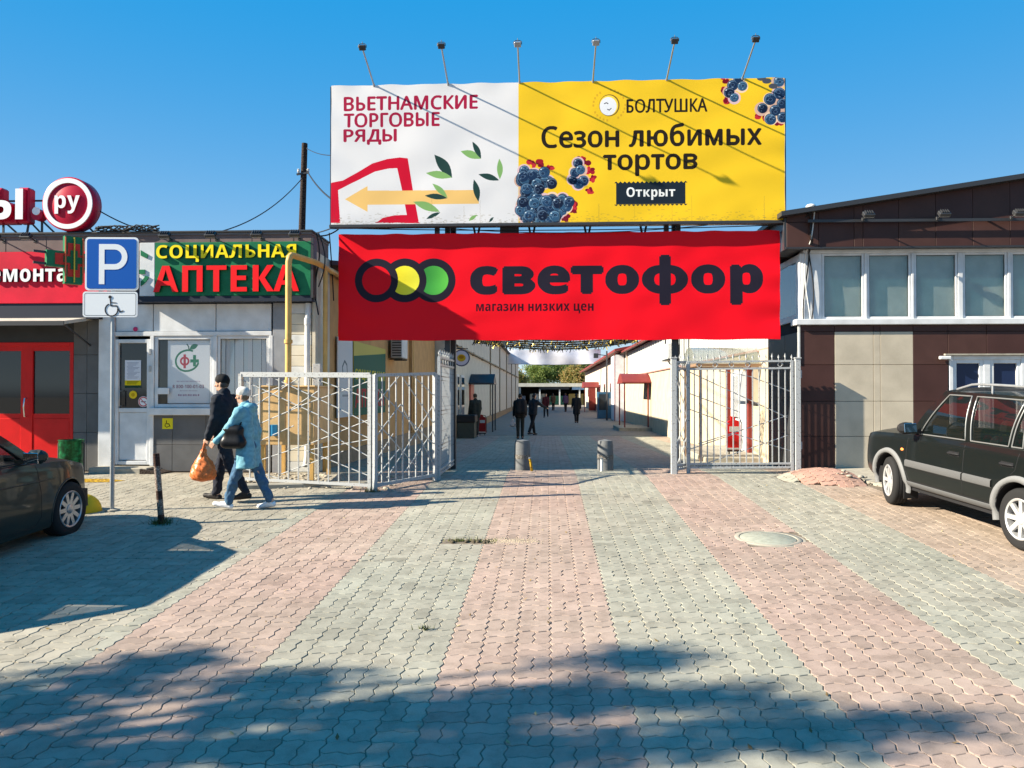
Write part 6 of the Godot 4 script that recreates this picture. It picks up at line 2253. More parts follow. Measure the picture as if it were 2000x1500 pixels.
func build_cars() -> void:
	# --- black off-roader on the right
	var trim := mat(Color(0.20, 0.205, 0.21), 0.6, 0, "fine", 0.3)
	var mould := mat(Color(0.11, 0.112, 0.115), 0.6, 0, "fine", 0.3)
	var sp := {len = 4.36, front = -2.14, half = 0.875, wr = 0.335, ww = 0.215, arch = 0.395, flare = 0.075, axles = [0.83, 3.45],
		k = [[0.0, 0.70, 0.44, 0.80, 0.86], [0.10, 0.79, 0.38, 0.93, 1.0], [0.35, 0.845, 0.34, 0.985, 1.06], [0.83, 0.868, 0.33, 1.015, 1.10], [1.35, 0.875, 0.33, 1.035, 1.12], [2.2, 0.875, 0.33, 1.055, 1.08], [3.2, 0.873, 0.34, 1.07, 1.08], [3.9, 0.86, 0.37, 1.075, 1.08], [4.25, 0.835, 0.42, 1.075, 1.08], [4.36, 0.79, 0.46, 1.06, 1.07]],
		cowl = 1.32, deck = 4.2, belt_w = 0.815, roof_w = 0.685, roof_y = 1.65, roof_drop = 0.012, roof_mid = 2.7, roof0 = 1.82, roof1 = 4.2, wind = [1.24, 1.84], rear = [4.30, 4.18],
		mirror = 1.52, steer = -0.24, spokes = 8, paint = car_paint(Color(0.006, 0.008, 0.008), 0.0), trim = trim, wtrim = mat(Color(0.24, 0.25, 0.25), 0.35, 0.5), glass = glass(Color(0.006, 0.009, 0.009), 0.68), rim = mat(Color(0.66, 0.67, 0.68), 0.28, 0.6), bumper = trim}
	sp.panes = [[Vector2(1.50, 0.03), Vector2(2.46, 0.03), Vector2(2.40, 0.93), Vector2(1.96, 0.93)], [Vector2(2.56, 0.03), Vector2(3.20, 0.03), Vector2(3.30, 0.93), Vector2(2.50, 0.93)], [Vector2(3.25, 0.03), Vector2(3.42, 0.03), Vector2(3.42, 0.93), Vector2(3.35, 0.93)], [Vector2(3.58, 0.06), Vector2(4.12, 0.06), Vector2(4.02, 0.90), Vector2(3.58, 0.90)]]
	sp.pillars = [[Vector2(1.27, 0.0), Vector2(1.50, 0.0), Vector2(1.96, 0.97), Vector2(1.84, 1.0)], [Vector2(2.46, 0.0), Vector2(2.56, 0.0), Vector2(2.50, 1.0), Vector2(2.40, 1.0)], [Vector2(3.20, 0.0), Vector2(3.25, 0.0), Vector2(3.35, 1.0), Vector2(3.30, 1.0)], [Vector2(3.42, 0.0), Vector2(3.58, 0.0), Vector2(3.58, 1.0), Vector2(3.42, 1.0)], [Vector2(4.12, 0.0), Vector2(4.30, 0.0), Vector2(4.18, 1.0), Vector2(4.02, 1.0)], [Vector2(1.92, 0.92), Vector2(4.1, 0.92), Vector2(4.18, 1.0), Vector2(1.84, 1.0)], [Vector2(3.55, 0.0), Vector2(4.14, 0.0), Vector2(4.12, 0.07), Vector2(3.58, 0.07)]]
	var suv := thing("off_road_car", "black four-wheel-drive car with grey arch flares and roof rails", "car", Vector3(5.80, gy(-9.92), -9.92), deg_to_rad(5.3))
	suv.rotation.x = atan(SLOPE)
	make_car(sp, suv)
	for sgn in [1.0, -1.0]:
		part(side_band(sp, 1.28, 2.49, 0.60, 0.70, sgn, 0.016), "side_moulding", mould, suv)
		part(side_band(sp, 2.515, 3.02, 0.60, 0.70, sgn, 0.016), "side_moulding", mould, suv)
		part(side_band(sp, 1.30, 3.00, 0.335, 0.41, sgn, 0.02), "sill_cover", mould, suv)
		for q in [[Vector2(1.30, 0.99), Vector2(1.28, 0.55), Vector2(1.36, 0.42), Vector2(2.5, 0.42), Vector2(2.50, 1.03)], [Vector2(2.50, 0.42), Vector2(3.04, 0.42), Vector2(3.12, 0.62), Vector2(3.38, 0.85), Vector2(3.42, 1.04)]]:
			part(ribbon(side_line(sp, q, sgn, 0.0), 0.0035), "gap_shade_strip", M.black, suv)  # thin black strip, its colour stands in for the shade in the door gap
		for s in [2.22, 3.16]:
			var hm := MB.new()
			hm.tube(PackedVector3Array([side_pt(sp, s, 0.90, sgn, 0.0), side_pt(sp, s + 0.02, 0.905, sgn, 0.03), side_pt(sp, s + 0.17, 0.905, sgn, 0.03), side_pt(sp, s + 0.19, 0.9, sgn, 0.0)]), 0.013, 8)
			hm.obox(side_pt(sp, s + 0.095, 0.90, sgn, 0.0), Vector3(0.006, 0.055, 0.2), Basis.IDENTITY)
			part(hm, "door_handle", M.black, suv)
		var ind := MB.new()
		ind.ball(side_pt(sp, 1.18, 0.82, sgn, 0.0), Vector3(0.015, 0.022, 0.04), 6, 10)
		part(ind, "side_indicator", mat(Color(0.75, 0.24, 0.06), 0.2), suv)
		var rr := MB.new()
		var p := PackedVector3Array()
		for i in 15:
			var t := i / 14.0
			var e := gpt(sp, lerpf(2.0, 4.0, t), 1.0, sgn, -0.05)
			p.append(e + Vector3(0, 0.03 + 0.075 * minf(1.0, 6.0 * minf(t, 1 - t)), 0))
		rr.tube(p, 0.016, 8)
		for t in [0.33, 0.66]:
			var e := gpt(sp, lerpf(2.0, 4.0, t), 1.0, sgn, -0.05)
			rr.cyl(e, e + Vector3(0, 0.1, 0), 0.014, 0.014, 6)
		part(rr, "roof_rail", M.galv, suv)
		var mf := MB.new()
		for c in sp.axles:
			mf = MB.new()
			mf.obox(Vector3(sgn * 0.76, 0.26, sp.front + c + 0.40), Vector3(0.2, 0.22, 0.012), Basis.IDENTITY)
			part(mf, "mud_flap", M.rubber, suv)
		var tl := MB.new()
		tl.cbox(Vector3(-0.05, 1.0, -0.06), Vector3(0.04, 1.5, 0.03), 0.02, Basis.IDENTITY, Vector3(sgn * 0.72, 0, sp.front + 4.27))
		part(tl, "tail_light", mat(Color(0.2, 0.006, 0.008), 0.15), suv)
	var ex := MB.new()
	ex.cyl(Vector3(-0.4, 0.3, 0.2), Vector3(-0.4, 0.28, 2.25), 0.03, 0.03, 8)
	part(ex, "exhaust_pipe", M.steel, suv)

	# --- dark sedan at the left edge
	sp = {len = 4.6, front = -2.15, half = 0.90, wr = 0.325, ww = 0.215, arch = 0.37, flare = 0.0, axles = [0.80, 3.50],
		k = [[0.0, 0.34, 0.30, 0.60, 0.66], [0.08, 0.52, 0.24, 0.70, 0.77], [0.28, 0.735, 0.20, 0.80, 0.88], [0.80, 0.885, 0.18, 0.90, 0.97], [1.35, 0.90, 0.18, 0.945, 1.02], [2.4, 0.905, 0.18, 0.96, 1.0], [3.4, 0.90, 0.18, 0.965, 1.0], [4.1, 0.87, 0.22, 0.965, 1.04], [4.5, 0.80, 0.28, 0.93, 1.02], [4.6, 0.74, 0.34, 0.86, 0.95]],
		cowl = 1.32, deck = 4.35, belt_w = 0.80, roof_w = 0.66, roof_y = 1.54, roof_drop = 0.02, roof_mid = 2.8, roof0 = 2.12, roof1 = 3.95, wind = [1.22, 2.13], rear = [4.45, 3.95],
		mirror = 1.56, steer = 0.0, spokes = 10, paint = car_paint(Color(0.030, 0.036, 0.032), 0.35), trim = M.black, wtrim = M.black, glass = glass(Color(0.012, 0.018, 0.018), 0.5), rim = mat(Color(0.40, 0.41, 0.43), 0.3, 0.7), mirror_paint = true, tilt = 0.06}
	sp.panes = [[Vector2(1.46, 0.03), Vector2(2.66, 0.03), Vector2(2.62, 0.92), Vector2(2.26, 0.92)], [Vector2(2.74, 0.03), Vector2(3.62, 0.03), Vector2(3.50, 0.91), Vector2(2.72, 0.92)], [Vector2(3.72, 0.08), Vector2(4.22, 0.10), Vector2(3.86, 0.88), Vector2(3.60, 0.90)]]
	sp.pillars = [[Vector2(1.24, 0.0), Vector2(1.46, 0.0), Vector2(2.26, 0.96), Vector2(2.12, 1.0)], [Vector2(2.66, 0.0), Vector2(2.74, 0.0), Vector2(2.72, 1.0), Vector2(2.62, 1.0), M.black], [Vector2(3.62, 0.0), Vector2(3.72, 0.0), Vector2(3.60, 1.0), Vector2(3.50, 1.0)], [Vector2(4.22, 0.0), Vector2(4.45, 0.0), Vector2(3.95, 1.0), Vector2(3.86, 0.88)], [Vector2(3.70, 0.0), Vector2(4.24, 0.0), Vector2(4.22, 0.10), Vector2(3.72, 0.08)], [Vector2(2.22, 0.91), Vector2(3.88, 0.88), Vector2(3.95, 1.0), Vector2(2.12, 1.0)]]
	var sed := thing("hatchback_car", "dark grey-green car parked at the edge beside the parking sign", "car", Vector3(-6.56, gy(-7.6) - 0.03, -7.6))
	sed.rotation.x = atan(SLOPE)
	make_car(sp, sed)
	for sgn in [1.0, -1.0]:
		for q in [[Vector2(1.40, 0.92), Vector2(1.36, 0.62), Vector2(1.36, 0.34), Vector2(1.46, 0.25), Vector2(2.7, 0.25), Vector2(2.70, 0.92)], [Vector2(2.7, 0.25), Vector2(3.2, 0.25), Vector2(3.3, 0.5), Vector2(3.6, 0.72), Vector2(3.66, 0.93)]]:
			part(ribbon(side_line(sp, q, sgn, 0.0), 0.003), "gap_shade_strip", M.black, sed)  # shade of the door gaps put on as black strips, no groove is cut
		part(ribbon(side_line(sp, [Vector2(1.1, 0.74), Vector2(2.4, 0.77), Vector2(4.2, 0.8)], sgn, -0.004), 0.009), "crease", sp.paint, sed)
		for s in [2.42, 3.36]:
			var hm := MB.new()
			hm.tube(PackedVector3Array([side_pt(sp, s, 0.83, sgn, 0.0), side_pt(sp, s + 0.02, 0.833, sgn, 0.03), side_pt(sp, s + 0.2, 0.838, sgn, 0.03), side_pt(sp, s + 0.22, 0.838, sgn, 0.0)]), 0.012, 8)
			part(hm, "door_handle", sp.paint, sed)
		part(ribbon(PackedVector3Array([gpt(sp, 1.42, 0.0, sgn, 0.012), gpt(sp, 2.2, 0.0, sgn, 0.012), gpt(sp, 3.0, 0.0, sgn, 0.012), gpt(sp, 3.66, 0.0, sgn, 0.012)]), 0.008), "belt_strip", M.chrome, sed)
		var hl := MB.new()
		hl.ball(Vector3(sgn * 0.5, 0.68, sp.front + 0.17), Vector3(0.13, 0.06, 0.12), 8, 14)
		part(hl, "headlight", glass(Color(0.6, 0.6, 0.6), 0.5, 0.05), sed)
# ------------------------------------------------------------------ people: smooth skins over tapered bones
# bones: [a, b, ra, rb]; returns a mesh of the joined surface
func nets(bones: Array, cell: float, k: float, cut := -1e9, fold := 0.0) -> ArrayMesh:
	var lo := Vector3.ONE * 1e9
	var hi := -lo
	for b in bones:
		var rr: float = maxf(b[2], b[3]) + k + cell * 2
		var rv := Vector3.ONE * rr
		lo = lo.min((b[0] as Vector3).min(b[1]) - rv)
		hi = hi.max((b[0] as Vector3).max(b[1]) + rv)
	var nx := int((hi.x - lo.x) / cell) + 2
	var ny := int((hi.y - lo.y) / cell) + 2
	var nz := int((hi.z - lo.z) / cell) + 2
	var sx := 1
	var sy := nx
	var sz := nx * ny
	var F := PackedFloat32Array()
	F.resize(nx * ny * nz)
	F.fill(10.0)
	for b in bones:
		var a: Vector3 = b[0]
		var d: Vector3 = b[1] - a
		var ra: float = b[2]
		var rb: float = b[3]
		var l2 := maxf(d.length_squared(), 1e-9)
		var rv := Vector3.ONE * (maxf(ra, rb) + k + cell * 1.5)
		var p0 := (a.min(b[1]) - rv - lo) / cell
		var p1 := (a.max(b[1]) + rv - lo) / cell
		for z in range(maxi(int(p0.z), 0), mini(int(p1.z) + 1, nz)):
			for y in range(maxi(int(p0.y), 0), mini(int(p1.y) + 1, ny)):
				var idx := maxi(int(p0.x), 0) + y * sy + z * sz
				for x in range(maxi(int(p0.x), 0), mini(int(p1.x) + 1, nx)):
					var q := lo + Vector3(x, y, z) * cell - a
					var t := clampf(q.dot(d) / l2, 0.0, 1.0)
					var v := (q - d * t).length() - lerpf(ra, rb, t)
					var f := F[idx]
					var h := maxf(k - absf(f - v), 0.0) / k
					F[idx] = minf(f, v) - h * h * k * 0.25
					idx += 1
	if cut > -1e8:
		for z in nz:
			for y in ny:
				var w := cut - (lo.y + y * cell)
				if w < -0.3: break
				for x in nx: F[x + y * sy + z * sz] = maxf(F[x + y * sy + z * sz], w)
	var ids := PackedInt32Array()
	ids.resize(F.size())
	ids.fill(-1)
	var V := PackedVector3Array()
	var offs := [0, sx, sy, sx + sy, sz, sx + sz, sy + sz, sx + sy + sz]
	var cor := [Vector3(0, 0, 0), Vector3(1, 0, 0), Vector3(0, 1, 0), Vector3(1, 1, 0), Vector3(0, 0, 1), Vector3(1, 0, 1), Vector3(0, 1, 1), Vector3(1, 1, 1)]
	var edges := [[0, 1], [2, 3], [4, 5], [6, 7], [0, 2], [1, 3], [4, 6], [5, 7], [0, 4], [1, 5], [2, 6], [3, 7]]
	for z in nz - 1:
		for y in ny - 1:
			var idx := y * sy + z * sz
			for x in nx - 1:
				var f0 := F[idx]
				if absf(f0) < cell * 2.0:
					var neg := 0
					for o in offs:
						if F[idx + o] < 0.0: neg += 1
					if neg > 0 and neg < 8:
						var s := Vector3.ZERO
						var c := 0
						for e in edges:
							var fa := F[idx + offs[e[0]]]
							var fb := F[idx + offs[e[1]]]
							if (fa < 0.0) != (fb < 0.0):
								s += (cor[e[0]] as Vector3).lerp(cor[e[1]], fa / (fa - fb))
								c += 1
						ids[idx] = V.size()
						V.append(lo + (Vector3(x, y, z) + s / c) * cell)
				idx += 1
	var N := PackedVector3Array()
	N.resize(V.size())
	var I := PackedInt32Array()
	var ax := [[sx, sy, sz], [sy, sz, sx], [sz, sx, sy]]
	for z in range(1, nz - 1):
		for y in range(1, ny - 1):
			for x in range(1, nx - 1):
				var idx := x + y * sy + z * sz
				if ids[idx] < 0: continue
				var f0 := F[idx] < 0.0
				for q in ax:
					if (F[idx + q[0]] < 0.0) == f0: continue
					var a := ids[idx]
					var b := ids[idx - q[1]]
					var c := ids[idx - q[1] - q[2]]
					var d := ids[idx - q[2]]
					if a < 0 or b < 0 or c < 0 or d < 0: continue
					if f0: I.append_array([a, c, b, a, d, c])
					else: I.append_array([a, b, c, a, c, d])
	# second round: folds of cloth push the points out before the final normals
	var fn := FastNoiseLite.new()
	fn.seed = 8
	fn.frequency = 6.0
	fn.fractal_octaves = 3
	for round_ in (2 if fold > 0.0 else 1):
		N.fill(Vector3.ZERO)
		for i in range(0, I.size(), 3):
			var n := (V[I[i + 2]] - V[I[i]]).cross(V[I[i + 1]] - V[I[i]])
			N[I[i]] += n; N[I[i + 1]] += n; N[I[i + 2]] += n
		for i in N.size(): N[i] = N[i].normalized()
		if fold > 0.0 and round_ == 0:
			for i in V.size(): V[i] += N[i] * fold * fn.get_noise_3d(V[i].x + V[i].y * 0.4, V[i].y * 0.75, V[i].z)
	var arr := []
	arr.resize(Mesh.ARRAY_MAX)
	arr[Mesh.ARRAY_VERTEX] = V
	arr[Mesh.ARRAY_NORMAL] = N
	arr[Mesh.ARRAY_INDEX] = I
	var m := ArrayMesh.new()
	m.add_surface_from_arrays(Mesh.PRIMITIVE_TRIANGLES, arr)
	return m

func joined(list: Array) -> ArrayMesh:
	var st := SurfaceTool.new()
	st.begin(Mesh.PRIMITIVE_TRIANGLES)
	for m in list: st.append_from(m, 0, Transform3D.IDENTITY)
	return st.commit()

# leg: [hip angle, knee bend]; arm: [forward swing, outward, elbow bend]
func pose(H: float, legs: Array, arms: Array, lean: float, turn_head := 0.0) -> Dictionary:
	var j := {H = H}
	var hipc := Vector3(0, 0.515 * H, 0)
	var up := Vector3(0, cos(lean), -sin(lean))
	j.hipc = hipc
	j.waist = hipc + up * 0.10 * H
	j.chest = hipc + up * 0.235 * H
	j.neck = hipc + up * 0.325 * H
	j.head = hipc + up * 0.40 * H + Vector3(0, 0.012 * H, -0.018 * H)
	j.turn = turn_head
	var low := 1e9
	for i in 2:
		var sg: float = [1.0, -1.0][i]
		var n: String = ["r", "l"][i]
		var hip := hipc + Vector3(sg * 0.052 * H, -0.01 * H, 0)
		var a: float = legs[i][0]
		var kf: float = legs[i][1]
		var knee := hip + Vector3(0, -cos(a), -sin(a)) * 0.245 * H
		var ank := knee + Vector3(0, -cos(a - kf), -sin(a - kf)) * 0.232 * H
		var pitch: float = legs[i][2] if legs[i].size() > 2 else 0.0
		var toe := ank + Vector3(sg * 0.012 * H, -0.028 * H + sin(pitch) * 0.1 * H, -0.105 * H * cos(pitch))
		var heel := ank + Vector3(0, -0.03 * H, 0.025 * H)
		j["hip_" + n] = hip; j["knee_" + n] = knee; j["ank_" + n] = ank; j["toe_" + n] = toe; j["heel_" + n] = heel
		low = minf(low, minf(toe.y, heel.y) - 0.017 * H)
		var sh: Vector3 = j.chest + up * 0.055 * H + Vector3(sg * 0.112 * H, 0, 0)
		var f: float = arms[i][0]
		var o: float = arms[i][1]
		var e: float = arms[i][2]
		var dir := Vector3(sg * sin(o), -cos(o) * cos(f), -cos(o) * sin(f))
		var el := sh + dir * 0.168 * H
		var fd := Vector3(sg * sin(o) * 0.6, -cos(f + e), -sin(f + e)).normalized()
		var wr := el + fd * 0.142 * H
		j["sh_" + n] = sh; j["el_" + n] = el; j["wr_" + n] = wr; j["fd_" + n] = fd
	for q in j:
		if j[q] is Vector3 and not String(q).begins_with("fd"): j[q] -= Vector3(0, low, 0)
	return j

func hand_bones(j: Dictionary, n: String, grip: float) -> Array:
	var H: float = j.H
	var w: Vector3 = j["wr_" + n]
	var d: Vector3 = j["fd_" + n]
	var sg := 1.0 if n == "r" else -1.0
	var inw := Vector3(-sg, 0, 0).slide(d).normalized()       # palm faces the body
	var fwd := Vector3(0, 0, -1).slide(d).normalized()        # thumb side
	var out := []
	var palm := w + d * 0.045 * H
	for k in 4:
		var s := (k - 1.5) * -0.0105 * H
		out.append([w + fwd * s * 0.5, palm + fwd * s, 0.0095 * H, 0.0085 * H])
		var ln: float = [0.040, 0.045, 0.042, 0.033][k] * H
		var p0 := palm + fwd * s
		var d1 := (d * cos(grip * 0.6) + inw * sin(grip * 0.6)).normalized()
		var p1 := p0 + d1 * ln * 0.45
		var d2 := (d * cos(grip * 1.5) + inw * sin(grip * 1.5)).normalized()
		var p2 := p1 + d2 * ln * 0.32
		var d3 := (d * cos(grip * 2.2) + inw * sin(grip * 2.2)).normalized()
		var p3 := p2 + d3 * ln * 0.25
		out.append([p0, p1, 0.0056 * H, 0.0052 * H]); out.append([p1, p2, 0.0052 * H, 0.0048 * H]); out.append([p2, p3, 0.0048 * H, 0.0042 * H])
	var t0 := w + d * 0.014 * H + fwd * 0.012 * H
	var t1 := t0 + (d * 0.6 + fwd * 0.6 + inw * 0.4).normalized() * 0.028 * H
	out.append([t0, t1, 0.0075 * H, 0.006 * H]); out.append([t1, t1 + (d * 0.9 + inw * 0.6).normalized() * 0.02 * H, 0.006 * H, 0.005 * H])
	return out

func head_bones(j: Dictionary) -> Array:
	var H: float = j.H
	var c: Vector3 = j.head
	var b := Basis(Vector3.UP, j.turn)
	var o := []
	var q := func(x: float, y: float, z: float) -> Vector3: return c + b * (Vector3(x, y, z) * H)
	o.append([q.call(0, 0.018, 0.010), q.call(0, 0.020, -0.006), 0.044 * H, 0.043 * H])
	o.append([q.call(0, -0.005, -0.004), q.call(0, -0.038, -0.022), 0.036 * H, 0.021 * H])
	o.append([q.call(0, 0.004, -0.044), q.call(0, -0.014, -0.054), 0.0055 * H, 0.0082 * H])
	for s in [-1.0, 1.0]:
		o.append([q.call(s * 0.041, 0.004, 0.006), q.call(s * 0.040, -0.016, 0.002), 0.008 * H, 0.005 * H])
		o.append([q.call(s * 0.008, 0.013, -0.041), q.call(s * 0.027, 0.012, -0.035), 0.006 * H, 0.006 * H])
		o.append([q.call(s * 0.018, -0.012, -0.032), q.call(s * 0.024, -0.008, -0.026), 0.010 * H, 0.010 * H])
	o.append([q.call(-0.012, -0.029, -0.041), q.call(0.012, -0.029, -0.041), 0.0045 * H, 0.0045 * H])
	o.append([j.neck - Vector3(0, 0.02, 0) * H, c + Vector3(0, -0.03, 0.004) * H, 0.034 * H, 0.032 * H])
	return o

func person(label: String, at: Vector3, turn: float, j: Dictionary, c: Dictionary, fine: bool, group := "") -> Node3D:
	var o := thing("person", label, "person", at, turn, group)
	var H: float = j.H
	var cell := 0.014 if fine else 0.03
	# one continuous body from head to feet
	var bones := [[j.hipc, j.waist, 0.055 * H, 0.05 * H], [j.waist, j.chest, 0.05 * H, 0.058 * H], [j.chest, j.neck, 0.05 * H, 0.034 * H]]
	for n in ["r", "l"]:
		bones.append_array([[j.chest, j["sh_" + n], 0.04 * H, 0.03 * H], [j["sh_" + n], j["el_" + n], 0.026 * H, 0.021 * H], [j["el_" + n], j["wr_" + n], 0.021 * H, 0.0165 * H], [j.hipc, j["hip_" + n], 0.05 * H, 0.045 * H], [j["hip_" + n], j["knee_" + n], 0.042 * H, 0.03 * H], [j["knee_" + n], j["ank_" + n], 0.029 * H, 0.021 * H], [j["heel_" + n], j["toe_" + n], 0.017 * H, 0.013 * H], [j["ank_" + n], j["heel_" + n], 0.02 * H, 0.017 * H]])
		if not fine: bones.append([j["wr_" + n], j["wr_" + n] + j["fd_" + n] * 0.075 * H, 0.019 * H, 0.012 * H])
	if not fine: bones.append_array(head_bones(j))
	var list := [nets(bones, cell, 0.03)]
	if fine:
		list.append(nets(head_bones(j), 0.007, 0.016))
		for n in ["r", "l"]: list.append(nets(hand_bones(j, n, c.get("grip_" + n, 0.45)), 0.0042, 0.006))
	put(joined(list), "body", mat(c.get("skin", Color(0.5, 0.29, 0.2)), 0.55), o)
	if fine:
		var b := Basis(Vector3.UP, j.turn)
		for s in [-1.0, 1.0]:
			var em := MB.new()
			em.ball(j.head + b * (Vector3(s * 0.0175, 0.004, -0.0385) * H), Vector3(0.0065, 0.0042, 0.005) * H, 6, 10)
			part(em, "eye", mat(Color(0.03, 0.025, 0.02), 0.2), o)
	# trousers
	var tr := [[j.hipc + Vector3(0, 0.03 * H, 0), j.hipc, 0.062 * H, 0.066 * H]]
	for n in ["r", "l"]: tr.append_array([[j.hipc, j["hip_" + n], 0.054 * H, 0.05 * H], [j["hip_" + n], j["knee_" + n], 0.051 * H, 0.041 * H], [j["knee_" + n], (j["ank_" + n] as Vector3).lerp(j["knee_" + n], 0.04), 0.041 * H, 0.034 * H]])
	put(nets(tr, cell, 0.02, -1e9, 0.03 if fine else 0.0), "trousers", mat(c.trousers, 0.9, 0, "cloth", 0.5), o)
	# shoes
	for n in ["r", "l"]:
		var sh := [[j["heel_" + n], j["toe_" + n], 0.024 * H, 0.019 * H], [j["ank_" + n] + Vector3(0, -0.012 * H, 0), j["toe_" + n].lerp(j["heel_" + n], 0.45) + Vector3(0, 0.008 * H, 0), 0.026 * H, 0.022 * H]]
		put(nets(sh, cell * 0.8, 0.012), "shoe", mat(c.shoes, 0.6), o)
	# coat or jacket with sleeves
	var hem: float = c.get("hem", 0.5) * H
	var up: Vector3 = (j.neck - j.hipc).normalized()
	var low: Vector3 = j.hipc + up * ((hem - j.hipc.y) / up.y)
	var jk := []
	for s in [-1.0, 1.0]:
		var sx := Vector3(s * 0.045 * H, 0, 0)
		jk.append_array([[j.chest + sx * 1.15, j.waist + sx, 0.074 * H, 0.068 * H], [j.waist + sx, low - up * 0.08 + sx * (1.05 + c.get("flare", 0.0)), 0.07 * H, (0.073 + 0.03 * c.get("flare", 0.0)) * H], [j.chest + Vector3(0, 0.03 * H, 0), j.chest + up * 0.055 * H + Vector3(s * 0.09 * H, 0, 0), 0.06 * H, 0.042 * H]])
	jk.append([j.chest + up * 0.05 * H, j.neck + up * 0.012 * H, 0.055 * H, 0.046 * H])
	for n in ["r", "l"]: jk.append_array([[j["sh_" + n], j["el_" + n], 0.042 * H, 0.036 * H], [j["el_" + n], (j["wr_" + n] as Vector3).lerp(j["el_" + n], 0.03), 0.035 * H, 0.028 * H]])
	if c.has("hood"): jk.append_array([[j.neck + Vector3(-0.03, 0.0, 0.05) * H, j.neck + Vector3(0.03, 0.0, 0.05) * H, 0.038 * H, 0.038 * H]])
	put(nets(jk, cell, 0.035, hem, 0.02 if fine else 0.0), "coat" if hem < 0.45 * H else "jacket", mat(c.coat, c.get("coat_rough", 0.8), 0, "cloth", 0.6), o)
	# hair and hat
	var b2 := Basis(Vector3.UP, j.turn)
	var hb := func(x: float, y: float, z: float) -> Vector3: return j.head + b2 * (Vector3(x, y, z) * H)
	if c.has("hair"):
		var hr := [[hb.call(0, 0.022, 0.014), hb.call(0, 0.026, 0.0), 0.046 * H, 0.045 * H], [hb.call(-0.018, -0.005, 0.02), hb.call(0.018, -0.005, 0.02), 0.027 * H, 0.027 * H]]
		if c.has("long_hair"): hr.append([hb.call(0, 0.0, 0.03), hb.call(0, -0.06, 0.035), 0.035 * H, 0.028 * H])
		put(nets(hr, cell * 0.7, 0.012), "hair", mat(c.hair, 0.7), o)
	if c.has("hat"):
		var ht := [[hb.call(0, 0.034, 0.012), hb.call(0, 0.036, -0.006), 0.0475 * H, 0.047 * H]]
		if c.has("beanie"): ht.append([hb.call(0, 0.026, 0.014), hb.call(0, 0.028, 0.0), 0.048 * H, 0.0475 * H])
		var hm := [nets(ht, cell * 0.6, 0.01)]
		if c.has("peak"):
			var pk := MB.new()
			var rows := []
			for r in 3:
				var row := []
				for i in 13:
					var a := lerpf(-1.15, 1.15, i / 12.0)
					var rr := 0.046 + 0.013 * r * cos(a) * 1.6
					row.append(hb.call(sin(a) * (0.046 + 0.002 * r), 0.026 - 0.004 * r, -0.004 - cos(a) * rr))
				rows.append(row)
			pk.sheet(rows)
			hm.append(pk.mesh())
		put(joined(hm), "cap", mat(c.hat, 0.8, 0, "cloth", 0.3), o)
	return o

